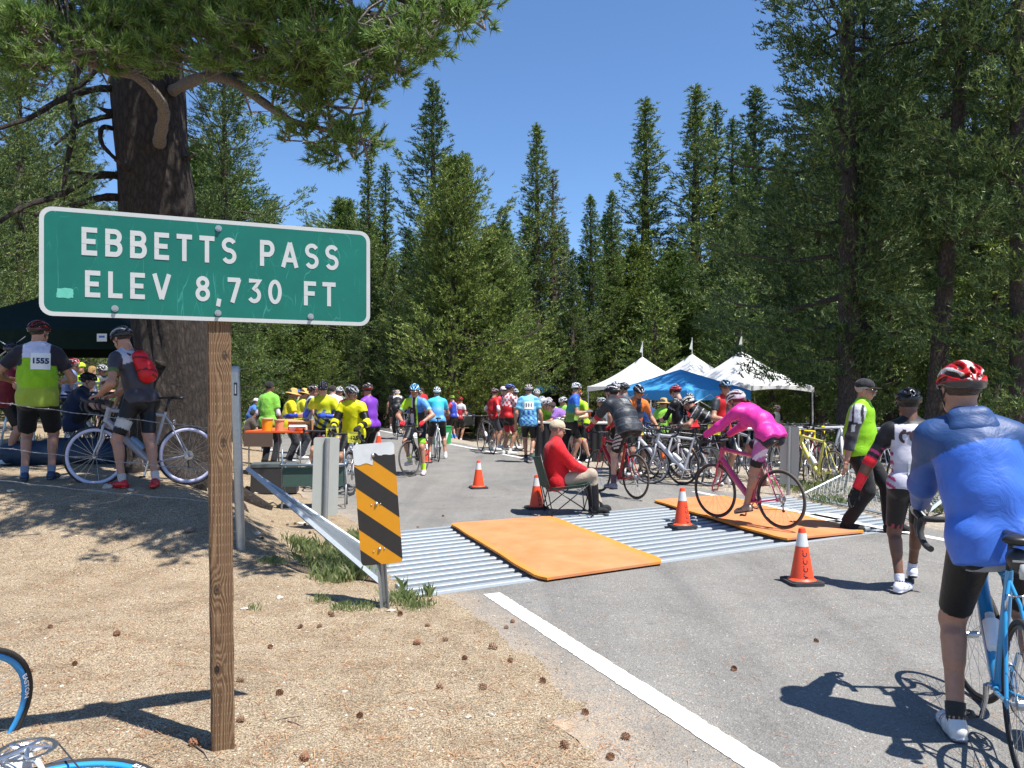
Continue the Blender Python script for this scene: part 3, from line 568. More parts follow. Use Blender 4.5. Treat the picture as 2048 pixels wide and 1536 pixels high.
LIMBS = [([(318, 300, 10.5), (320, 272, 9.95), (328, 225, 9.4), (312, 190, 9.0), (270, 152, 8.6), (215, 142, 8.2), (160, 120, 7.9), (110, 108, 7.6)], .085, .02, 1),
 ([(262, 150, 8.55), (235, 125, 8.2), (180, 105, 7.9), (100, 95, 7.6)], .04, .012, 1),
 ([(338, 185, 10.6), (400, 156, 9.2), (460, 160, 8.4), (520, 200, 7.9), (580, 240, 7.6), (660, 262, 7.4), (740, 292, 7.3)], .075, .012, 1),
 ([(400, 156, 9.2), (480, 152, 8.4), (560, 165, 7.9), (640, 200, 7.6), (700, 232, 7.4)], .05, .012, 1),
 ([(345, 110, 10.2), (400, 118, 9), (470, 130, 8), (560, 100, 7.2), (640, 70, 6.8)], .06, .014, 1),
 ([(340, 20, 10.2), (470, 12, 8.6), (600, 18, 7.4), (720, 30, 6.8), (860, 45, 6.4), (960, 15, 6.2)], .09, .015, 0),
 ([(330, -40, 10.2), (450, -60, 8.6), (620, -50, 7), (780, -10, 6.4), (900, 30, 6.2)], .08, .015, 0),
 ([(250, 180, 10.5), (190, 178, 10.2), (120, 200, 9.8), (60, 235, 9.4), (-20, 262, 9)], .05, .022, 0),
 ([(245, 228, 10.5), (205, 235, 10.3), (160, 250, 10), (110, 290, 9.6)], .04, .015, 0),
 ([(245, 352, 10.5), (190, 352, 10.2), (120, 390, 9.8), (50, 412, 9.4), (-10, 450, 9)], .055, .022, 0),
 ([(250, 395, 10.5), (205, 395, 10.3), (150, 410, 10), (70, 430, 9.4)], .06, .025, 0), ([(190, 352, 10.2), (150, 345, 10), (128, 350, 9.9)], .03, .01, 0),
 ([(205, 40, 10.4), (165, 120, 10.2), (140, 185, 10.1), (150, 250, 10), (135, 320, 9.9), (125, 400, 9.8)], .05, .025, 0),
 ([(236, 260, 10.5), (205, 255, 10.3), (203, 285, 10.2), (225, 312, 10.3), (240, 322, 10.4)], .035, .02, 0),
 ([(215, 95, 10.4), (190, 140, 10.2), (150, 180, 10.1)], .05, .03, 0), ([(200, 0, 10.4), (230, 60, 10.2), (170, 60, 10.1), (110, 70, 9.6)], .045, .02, 0)]
LP = []
for pts, r0, r1, pale in LIMBS:
    w = spline([P(*q) for q in pts], 5); LP += w; K = len(w); rr = [(r0 * (1 - i / (K - 1)) + r1 * i / (K - 1)) * (1 + .1 * math.sin(i * 2.1)) for i in range(K)]
    mb = MB(); mb.tube([Vector(p) - bl for p in w], rr, 9); mb.build('limb', M_LIMB if pale else M_BARKD, big, True)
LP = np.array(LP)
PADS = [(60, 60, 80, 55, 7.6, 1), (150, 45, 90, 45, 7.8, 1), (140, 100, 110, 40, 7.6, 1), (60, 140, 60, 40, 7.8, .7), (250, 60, 80, 45, 8, 1), (300, 105, 60, 38, 7.9, 1), (350, 60, 60, 50, 7.9, 1), (420, 40, 80, 50, 7.7, 1), (330, 130, 45, 20, 7.8, 1),
 (470, 90, 80, 50, 7.4, 1), (540, 50, 80, 50, 7.2, 1), (600, 105, 85, 50, 7, 1.1), (660, 60, 80, 50, 6.8, 1), (740, 85, 80, 50, 6.7, 1), (810, 40, 70, 45, 6.5, 1), (880, 30, 60, 40, 6.3, 1), (950, 12, 40, 22, 6.2, .8), (790, 110, 45, 32, 6.7, .8), (850, 75, 50, 28, 6.5, .8),
 (560, 140, 60, 22, 7.5, .8), (640, 150, 70, 30, 7.4, 1), (700, 150, 50, 24, 7.2, .8), (620, 215, 60, 26, 7.6, .8), (680, 250, 55, 26, 7.4, .9), (730, 285, 30, 14, 7.3, .9), (650, 290, 60, 18, 7.5, .9), (600, 265, 40, 20, 7.6, .8), (700, 200, 40, 20, 7.3, .6), (540, 215, 40, 26, 7.9, .7),
 (480, -190, 170, 90, 7, .8), (260, -170, 150, 90, 7.6, .7), (640, -200, 150, 80, 6.3, .45), (420, -330, 160, 80, 6.6, .55), (400, -40, 160, 50, 8, 1), (640, -50, 180, 55, 7, 1), (180, -40, 160, 50, 8, 1)]  # highest pads: unseen foliage above the view, added to shade the left ground
Pn = []; Dn = []; tw = MB()
for (px, py, rx, ry, d, den) in PADS:
    nh = max(3, int(rx * ry / 200 * den)); sc_ = d / FPX
    for h in range(nh):
        a = rs.uniform(0, 6.28); r_ = math.sqrt(rs.uniform(0, 1)); hub = np.array(P(px + rx * .85 * r_ * math.cos(a), py + ry * .8 * r_ * math.sin(a), d + rs.uniform(-.55, .55)))
        nr_ = LP[np.argmin(np.linalg.norm(LP - hub, axis=1))]; mid_ = (nr_ + hub) / 2 + rs.normal(0, .08, 3) - np.array([0, 0, .05])
        if np.linalg.norm(nr_ - hub) < 1.9: tw.tube([Vector(nr_) - bl, Vector(mid_) - bl, Vector(hub) - bl], [.014, .011, .007], 4, cap=False)
        out = hub - nr_; out = out / (np.linalg.norm(out) + .01)
        for k in range(9):
            o = rs.normal(0, 1, 3) * np.array([1, 1, .5]) + out * .9; o /= np.linalg.norm(o); e = hub + o * rs.uniform(.08, .24); dr = o * .7 + np.array([0, 0, .55]); dr /= np.linalg.norm(dr)
            tw.tube([Vector(hub) - bl, Vector(e) - bl], [.006, .004], 3, cap=False); Pn += [e, e - dr * .035]; Dn += [dr, dr]
Pn = np.array(Pn); Dn = np.array(Dn); V = blades(rs, Pn, Dn, 20, .085, .0105, .55, .1) - np.array(bl)
link('crown', mesh('crown', V, np.arange(len(V)).reshape(-1, 3), smooth=False), M_NEARN, big)
tw.build('twigs', M_LIMB, big, kind='stuff')
# upper crown above the frame (it shades the trunk and the ground behind)
tm, cm = conifer(31, 15, 3.4, .0, 110, 60, 4, .28, .075, .5, gaps=.1, irr=.3, limbs=True); 
tc_ = link('crown', cm, M_NEED, big); tc_.location = Vector((-4.5, 10.9, 7.0)) - bl
# sparse grey green sprays left of the trunk
Pn = []; Dn = []
for k in range(300):
    q = np.array(P(rs.uniform(0, 215), rs.uniform(150, 460), rs.uniform(9.3, 11))); o = rs.normal(0, 1, 3); o /= np.linalg.norm(o)
    if np.min(np.linalg.norm(LP - q, axis=1)) < .45: 
        for j in range(3): Pn.append(q + rs.normal(0, .09, 3)); Dn.append(o)
V = blades(rs, np.array(Pn), np.array(Dn), 12, .08, .01, .6, .1) - np.array(bl); link('crown', mesh('crown', V, np.arange(len(V)).reshape(-1, 3), smooth=False), M_FIR, big)
# orange paint band on the middle pine's trunk
q_ = P(887, 800, 34.55); t_ = MB(); t_.tube([Vector((0, 0, -.75)), Vector((0, 0, -.2)), Vector((0, 0, .55))], [.40, .385, .37], 16, cap=False); t_ = t_.build('paint_band', mat('orange_trunk_paint', (.42, .08, .03), .8, 0, .4, 9), None, True, label='orange paint band round the trunk of the broad middle pine', cat='painted band')
t_.location = Vector(((905 - CX) / FPX * 35, 35, 1.1))
# ------------------------------------------------------------------ implicit surfaces -> meshes
class Field:
    def __init__(s, lo, hi, h):
        s.h = h; s.o = np.array(lo, float) - 2 * h; n = np.ceil((np.array(hi, float) + 4 * h - s.o) / h).astype(int) + 1
        s.ax = [s.o[i] + np.arange(n[i]) * h for i in range(3)]; s.F = np.full(tuple(n), .12, np.float32)
    def _sub(s, lo, hi):
        sl = []
        for i in range(3):
            a = max(0, int((lo[i] - s.o[i]) / s.h)); b = min(len(s.ax[i]), int((hi[i] - s.o[i]) / s.h) + 2); sl.append(slice(a, max(a, b)))
        X, Y, Z = np.meshgrid(*[s.ax[i][sl[i]] for i in range(3)], indexing='ij', copy=False)
        return tuple(sl), X, Y, Z
    def cap(s, a, b, r1, r2=None, k=.02, fl=(), cut0=None, cut1=None, sub=False, plane=None):
        """tapered capsule; fl: [(direction, stretch)...]; cut0/cut1: flat ends at that t"""
        r2 = r1 if r2 is None else r2; a = np.array(a, float); b = np.array(b, float); st = max([1.] + [f[1] for f in fl]); R_ = max(r1, r2) * st + k + 2.5 * s.h
        sl, X, Y, Z = s._sub(np.minimum(a, b) - R_, np.maximum(a, b) + R_)
        if 0 in s.F[sl].shape: return s
        ab = b - a; L2 = max(ab @ ab, 1e-9); qx, qy, qz = X - a[0], Y - a[1], Z - a[2]
        t0 = (qx * ab[0] + qy * ab[1] + qz * ab[2]) / L2; t = np.clip(t0, 0, 1)
        dx, dy, dz = qx - t * ab[0], qy - t * ab[1], qz - t * ab[2]; d2 = dx * dx + dy * dy + dz * dz
        for v, w_ in fl:
            v = np.array(v, float); v /= np.linalg.norm(v); c = dx * v[0] + dy * v[1] + dz * v[2]; d2 = d2 + c * c * (1 / w_ ** 2 - 1)
        d = np.sqrt(np.maximum(d2, 0)) - (r1 + (r2 - r1) * t); L = math.sqrt(L2)
        if cut0 is not None: d = np.maximum(d, (cut0 - t0) * L)
        if cut1 is not None: d = np.maximum(d, (t0 - cut1) * L)
        if plane is not None:
            for p0, nn_ in plane: d = np.maximum(d, (X - p0[0]) * nn_[0] + (Y - p0[1]) * nn_[1] + (Z - p0[2]) * nn_[2])
        G = s.F[sl]
        if sub: s.F[sl] = np.maximum(G, -d); return s
        if k > 0: hh = np.maximum(k - np.abs(G - d), 0) / k; s.F[sl] = np.minimum(G, d) - hh * hh * k * .25
        else: s.F[sl] = np.minimum(G, d)
        return s
    def wrinkle(s, amp, seed=0, f=22, n=7):
        if amp <= 0: return s
        r = np.random.RandomState(seed); X, Y, Z = np.meshgrid(*s.ax, indexing='ij', copy=False); w_ = np.zeros_like(s.F)
        for i in range(n):
            v = r.normal(0, 1, 3); v[2] *= 1.6; v /= np.linalg.norm(v); q = f * r.uniform(.6, 2.2)
            w_ += (1 - np.abs(np.sin((X * v[0] + Y * v[1] + Z * v[2]) * q + r.uniform(0, 6.28) + 1.3 * np.sin(X * 9 + Y * 7 + r.uniform(0, 6)))) * 1.6).astype(np.float32) * (f / q)
        s.F += amp * w_ / n * 1.6; return s
    def mesh(s):
        F = s.F; h = s.h; S = F < 0; nx, ny, nz = F.shape; c = np.zeros((nx - 1, ny - 1, nz - 1), np.int8)
        for i in (0, 1):
            for j in (0, 1):
                for k in (0, 1): c += S[i:nx - 1 + i, j:ny - 1 + j, k:nz - 1 + k]
        cell = (c > 0) & (c < 8); ci = np.argwhere(cell); n = len(ci)
        if n == 0: return np.zeros((0, 3)), np.zeros((0, 4), int)
        idx = np.full(cell.shape, -1, np.int32); idx[cell] = np.arange(n); acc = np.zeros((n, 3)); cnt = np.zeros(n); x, y, z = ci.T
        E = [(0, (0, j, k)) for j in (0, 1) for k in (0, 1)] + [(1, (i, 0, k)) for i in (0, 1) for k in (0, 1)] + [(2, (i, j, 0)) for i in (0, 1) for j in (0, 1)]
        for ax, (i, j, k) in E:
            e = [0, 0, 0]; e[ax] = 1; a = F[x + i, y + j, z + k]; b = F[x + i + e[0], y + j + e[1], z + k + e[2]]; m = (a < 0) != (b < 0); t = np.where(m, a / np.where(m, a - b, 1), 0)
            q = np.array([i, j, k], float)[None] + np.array(e, float)[None] * t[:, None]; acc += q * m[:, None]; cnt += m
        V = (ci + acc / cnt[:, None]) * h + s.o; Q = []
        for ax in range(3):
            u, v = [(1, 2), (2, 0), (0, 1)][ax]; A = S.take(range(F.shape[ax] - 1), ax); B = S.take(range(1, F.shape[ax]), ax); g_ = np.argwhere(A != B)
            g_ = g_[(g_[:, u] > 0) & (g_[:, v] > 0) & (g_[:, u] < F.shape[u] - 1) & (g_[:, v] < F.shape[v] - 1)]
            if len(g_) == 0: continue
            flip = ~A[tuple(g_.T)]; eu = np.zeros(3, int); eu[u] = 1; ev = np.zeros(3, int); ev[v] = 1
            q = np.stack([idx[tuple((g_ - eu - ev).T)], idx[tuple((g_ - ev).T)], idx[tuple(g_.T)], idx[tuple((g_ - eu).T)]], -1)
            q[flip] = q[flip][:, ::-1]; Q.append(q)
        Q = np.concatenate(Q); return V, Q[(Q >= 0).all(1)]

# ------------------------------------------------------------------ head, hand, shoe, helmet templates (local frames, y = forward)
def t_head(h=.0055, belly=0):
    f = Field((-.1, -.12, -.16), (.1, .14, .13), h); X3 = (1, 0, 0)
    f.cap((0, -.028, .035), (0, -.005, .04), .078, .074, k=.03, fl=[((0, 1, 0), 1.12)])
    f.cap((0, .012, -.02), (0, .02, -.05), .060, .052, k=.03); f.cap((0, .045, -.088), (0, .05, -.094), .024, .022, k=.035, fl=[(X3, 1.25)])
    f.cap((-.03, .038, -.045), (.03, .038, -.045), .034, k=.03); f.cap((-.044, .0, -.06), (-.03, .035, -.085), .022, k=.03); f.cap((.044, .0, -.06), (.03, .035, -.085), .022, k=.03)
    f.cap((-.032, .072, .018), (.032, .072, .018), .0135, k=.02)                                   # brow
    for sx in (-1, 1):
        f.cap((sx * .032, .094, -.002), (sx * .034, .094, -.002), .0135, k=.012, sub=True)
        f.cap((sx * .074, -.008, .012), (sx * .071, -.008, -.028), .012, .009, k=.01, fl=[((0, 1, 0), 1.5)])
    f.cap((0, .084, .008), (0, .102, -.03), .0095, .012, k=.014); f.cap((-.012, .09, -.036), (.012, .09, -.036), .008, k=.01)
    f.cap((-.018, .079, -.062), (.018, .079, -.062), .0075, k=.008); f.cap((-.016, .078, -.071), (.016, .078, -.071), .0075, k=.008)
    f.cap((0, -.03, -.05), (0, -.045, -.15), .056, .056, k=.03)                                       # neck root
    V, Q = f.mesh(); c = np.ones((len(V), 3)); lip = (np.abs(V[:, 2] + .0665) < .0085) & (V[:, 1] > .079) & (np.abs(V[:, 0]) < .024); c[lip] = (.82, .55, .52)
    ck = (V[:, 1] > .055) & (np.abs(V[:, 2] + .04) < .02) & (np.abs(V[:, 0]) > .02); c[ck] = (1.04, .86, .82)
    return V, Q, c
HEAD = t_head(); HEADL = t_head(.0125)
def t_hand(curl, h=.0042):
    f = Field((-.06, -.03, -.09), (.075, .2, .04), h); X3 = (1, 0, 0)
    f.cap((0, -.02, 0), (0, .015, 0), .022, .02, k=.01, fl=[(X3, 1.35)]); f.cap((0, .02, 0), (0, .075, 0), .0155, .013, k=.012, fl=[(X3, 2.6)])
    for i, (x, l, yo) in enumerate(((.029, .070, .082), (.0095, .080, .086), (-.010, .074, .083), (-.028, .058, .076))):
        a0 = curl * (.45 + .08 * i); a = np.array([x, yo, 0]); p = [a]; ang = a0 * .6
        for sg in (.45, .32, .25): a = a + l * sg * np.array([x * .25, math.cos(ang), -math.sin(ang)]); p.append(a); ang += a0 * (.95 if sg > .4 else .8)
        r_ = .0093 if i < 3 else .0082
        f.cap((x * .8, .05, -.002), p[0], .010, .0095, k=.008)
        for j in range(3): f.cap(p[j], p[j + 1], r_ - j * .0008, r_ - (j + 1) * .0008, k=.003)
    c_ = min(curl, 1.5); f.cap((.022, .012, -.004), (.045, .045, -.012 - .012 * c_), .014, .0115, k=.012); f.cap((.045, .045, -.012 - .012 * c_), (.05 - .012 * c_, .078, -.016 - .022 * c_), .0105, .0085, k=.004)
    return f.mesh()
HAND = {q: t_hand(q, .005) for q in (.45, 1.7)}; HANDL = {q: t_hand(q, .0085) for q in (.45, 1.7)}
def t_shoe(big=0, hh=.0075):
    f = Field((-.07, -.1, -.02), (.07, .23, .14), hh); X3 = (1, 0, 0); b = big
    f.cap((0, -.045, .045), (0, .02, .045), .04 + b, .04 + b, k=.02, fl=[((0, 0, 1), 1.05)]); f.cap((0, .02, .042), (0, .13, .034), .039 + b, .03 + b, k=.03, fl=[(X3, 1.12)]); f.cap((.004, .13, .033), (0, .165, .03), .032 + b, .024, k=.02, fl=[(X3, 1.2)])
    f.cap((0, -.02, .06), (0, -.015, .098), .041 + b, .038 + b, k=.02, cut1=.9); f.cap((0, -.05, .012), (0, .16, .012), .036 + b, .03 + b, k=.01, fl=[(X3, 1.12), ((0, 0, 1), .42)])
    f.F = np.maximum(f.F, (-(np.meshgrid(*f.ax, indexing='ij')[2])).astype(np.float32)); V, Q = f.mesh(); return V, Q
SHOE = t_shoe(); BOOT = t_shoe(.006); SHOEL = t_shoe(0, .015); BOOTL = t_shoe(.006, .015)
def t_helmet(h=.0052):
    f = Field((-.12, -.17, -.04), (.12, .16, .17), h); X3 = (1, 0, 0)
    f.cap((0, -.03, .035), (0, .012, .035), .108, .104, k=0, fl=[(X3, .93), ((0, 1, 0), 1.02), ((0, 0, 1), 1.02)])
    f.cap((0, -.09, .045), (0, -.115, .04), .06, .04, k=.04, fl=[(X3, 1.1)])
    X, Y, Z = np.meshgrid(*f.ax, indexing='ij')
    f.F = np.maximum(f.F, (.012 + .028 * np.cos(Y * 24) * .6 + np.where(Y > .05, (Y - .05) * .35, 0) - Z).astype(np.float32))
    fi = Field((-.12, -.17, -.04), (.12, .16, .17), h); fi.cap((0, -.03, .035), (0, .006, .035), .088, .085, k=0, fl=[(X3, .95), ((0, 1, 0), 1.02)]); f.F = np.maximum(f.F, -fi.F)
    for x, y0, y1, zt in ((0, .085, .0, .118), (0, -.055, -.14, .115)):
        f.cap((x, y0, zt), (x, y1, zt + (.012 if y0 > 0 else -.045)), .0135, .011, k=.004, sub=True, fl=[((0, 0, 1), 2.4)])
    for sx in (-1, 1):
        f.cap((sx * .036, .10, .078), (sx * .042, .015, .125), .013, .011, k=.004, sub=True, fl=[((0, 0, 1), 2.)]); f.cap((sx * .042, -.01, .125), (sx * .038, -.11, .105), .011, .0135, k=.004, sub=True, fl=[((0, 0, 1), 2.)])
        f.cap((sx * .067, .085, .045), (sx * .082, .005, .092), .0125, .010, k=.004, sub=True, fl=[(X3, 1.6)]); f.cap((sx * .082, -.02, .09), (sx * .066, -.12, .06), .010, .0135, k=.004, sub=True, fl=[(X3, 1.6)])
        f.cap((sx * .096, .03, .045), (sx * .09, -.06, .052), .009, .011, k=.004, sub=True, fl=[(X3, 2.)])
        f.cap((sx * .02, -.14, .055), (sx * .045, -.13, .05), .011, k=.004, sub=True, fl=[((0, 1, 0), 2.)])
    return f.mesh()
HELM = t_helmet(); HELML = t_helmet(.0125)
def t_hair(kind, h=.007):
    f = Field((-.12, -.15, -.2), (.12, .12, .15), h); r = .012 if kind != 'cap' else .008
    f.cap((0, -.03, .038), (0, -.006, .042), .078 + r, .074 + r, k=.02, fl=[((0, 1, 0), 1.12)], plane=[((0, .052, .05), (0, .8, -.6)), ((0, -.02, -.03), (0, .55, -.83))])
    if kind == 'long': f.cap((0, -.095, -.02), (0, -.10, -.12), .05, .04, k=.03, fl=[((1, 0, 0), 1.3)])
    if kind == 'pony': f.cap((0, -.1, .0), (.02, -.15, -.06), .022, .026, k=.02); f.cap((.02, -.15, -.06), (.05, -.155, -.17), .026, .01, k=.02)
    f.wrinkle(.003, 3, 90, 6); return f.mesh()
HAIR = {k: t_hair(k) for k in ('short', 'long', 'pony')}; HAIRL = {k: t_hair(k, .018) for k in ('short', 'long', 'pony')}
def t_cap():
    f = Field((-.12, -.15, -.03), (.12, .24, .17), .006); f.cap((0, -.03, .045), (0, -.006, .047), .092, .088, k=.02, fl=[((0, 1, 0), 1.1)], plane=[((0, 0, .03), (0, .12, -1))])
    f.cap((0, .03, .03), (0, .125, .03), .07, .055, k=.01, fl=[((0, 0, 1), .085)], plane=[((0, .045, 0), (0, -1, 0))]); return f.mesh()
CAPM = t_cap()
def t_strawhat():
    mb = MB(); mb.lathe([(.0, .155), (.05, .152), (.082, .13), (.094, .05), (.1, .045), (.19, .02), (.192, .016), (.1, .038), (.09, .04)], n=28); return np.array([v for v in mb.v]), np.array(mb.f)
HATM = t_strawhat()
M_SKIN = bpy.data.materials.new('skin'); n, b, L = nodes(M_SKIN)
at = N(n, 'ShaderNodeAttribute', _attribute_name='Col'); tc = N(n, 'ShaderNodeTexCoord'); q = N(n, 'ShaderNodeTexNoise', Scale=35, Detail=5); L.new(tc.outputs['Object'], q.inputs['Vector'])
v = N(n, 'ShaderNodeMapRange', i1=.3, i2=.7, i3=.9, i4=1.08); L.new(q.outputs[0], v.inputs[0]); L.new(mixc(n, L, 1., at.outputs['Color'], v.outputs[0], 'MULTIPLY'), b.inputs['Base Color'])
b.inputs['Roughness'].default_value = .48; b.inputs['Subsurface Weight'].default_value = .12; b.inputs['Subsurface Scale'].default_value = .008; b.inputs['Subsurface Radius'].default_value = (1, .35, .2)
M_HAIR = cloth_mat('hair', .5, .9, 60, .1, .5); M_LENS = mat('sunglass_lens', (.02, .02, .025), .08, .4, .1, 10, coat=.5); M_EYE = mat('eye', (.03, .02, .02), .15)
M_CARD = mat('race_card', (.78, .78, .74), .6, 0, .04); M_CARDY = mat('yellow_card', (.72, .70, .05), .6, 0, .05); M_INK = mat('print_ink', (.015, .015, .02), .6, 0, .05); M_INKW = mat('white_print', (.8, .8, .8), .6, 0, .03); M_INKG = mat('grey_print', (.22, .2, .2), .6, 0, .05)
M_STRAP = mat('strap', (.02, .02, .02), .7)
SKIN = {'l': lin('c39c88'), 'm': lin('aa7d66'), 'd': lin('6e4a37')}

def ik(a, c, l1, l2, pole):
    a, c, pole = map(lambda q: np.array(q, float), (a, c, pole)); v = c - a; D = np.linalg.norm(v); D2 = min(D, (l1 + l2) * .999); v = v / (D + 1e-9)
    if D > D2: c = a + v * D2
    x = (l1 * l1 - l2 * l2 + D2 * D2) / (2 * D2); h = math.sqrt(max(l1 * l1 - x * x, 1e-6)); p = pole - v * (pole @ v); p /= np.linalg.norm(p) + 1e-9
    return a + v * x + p * h, c
def rotx(v, a): c, s = math.cos(a), math.sin(a); return np.array([v[0], v[1] * c - v[2] * s, v[1] * s + v[2] * c])
def rotz(v, a): c, s = math.cos(a), math.sin(a); return np.array([v[0] * c - v[1] * s, v[0] * s + v[1] * c, v[2]])

def pose_joints(H, hip, lean=5, curve=10, feet=None, hands=None, elbow=(None, None), knee=(None, None), sw=.103, hipyaw=0, yaw=0, side=0):
    """all points in the person's frame: y forward, z up, origin on the ground. feet: two ankle positions, hands: two wrist positions"""
    q = H / 1.78; J = {'q': q}; hip = np.array(hip, float); J['pelvis'] = hip
    d1 = rotx(np.array([0, 0, 1.]), -R(lean - curve / 2)); d2 = rotx(np.array([0, 0, 1.]), -R(lean + curve / 2)); d1[0] += math.sin(R(side)); d2[0] += math.sin(R(side)); d1 /= np.linalg.norm(d1); d2 /= np.linalg.norm(d2)
    J['waist'] = hip + d1 * .20 * q; J['chest'] = J['waist'] + d2 * .30 * q; J['neck'] = J['chest'] + d2 * .035 * q; J['d1'] = d1; J['d2'] = d2
    sx = rotz(np.array([1., 0, 0]), R(yaw)); hx = rotz(np.array([1., 0, 0]), R(hipyaw)); J['sx'] = sx; J['hx'] = hx; J['fw'] = np.cross(d2, sx) * -1
    J['fw'] = np.cross(d2, sx); J['fw'] = J['fw'] if J['fw'][1] > -.9 and (J['fw'] @ np.array([0, 1, -.2])) > 0 else -J['fw']
    for i, s in enumerate((-1, 1)):
        J['sh', i] = J['chest'] + sx * s * sw * H * .92 - d2 * .042 * q; J['hp', i] = hip + hx * s * .088 * q
        ft = np.array(feet[i], float); k, an = ik(J['hp', i] - np.array([0, 0, .02]), ft, .245 * H, .246 * H, knee[i] if knee[i] is not None else (s * .12, 1, .1)); J['kn', i] = k; J['an', i] = an
        hd = np.array(hands[i], float); e, wr = ik(J['sh', i], hd, .176 * H, .15 * H, elbow[i] if elbow[i] is not None else (s * .5, -1, -.3)); J['el', i] = e; J['wr', i] = wr
    return J

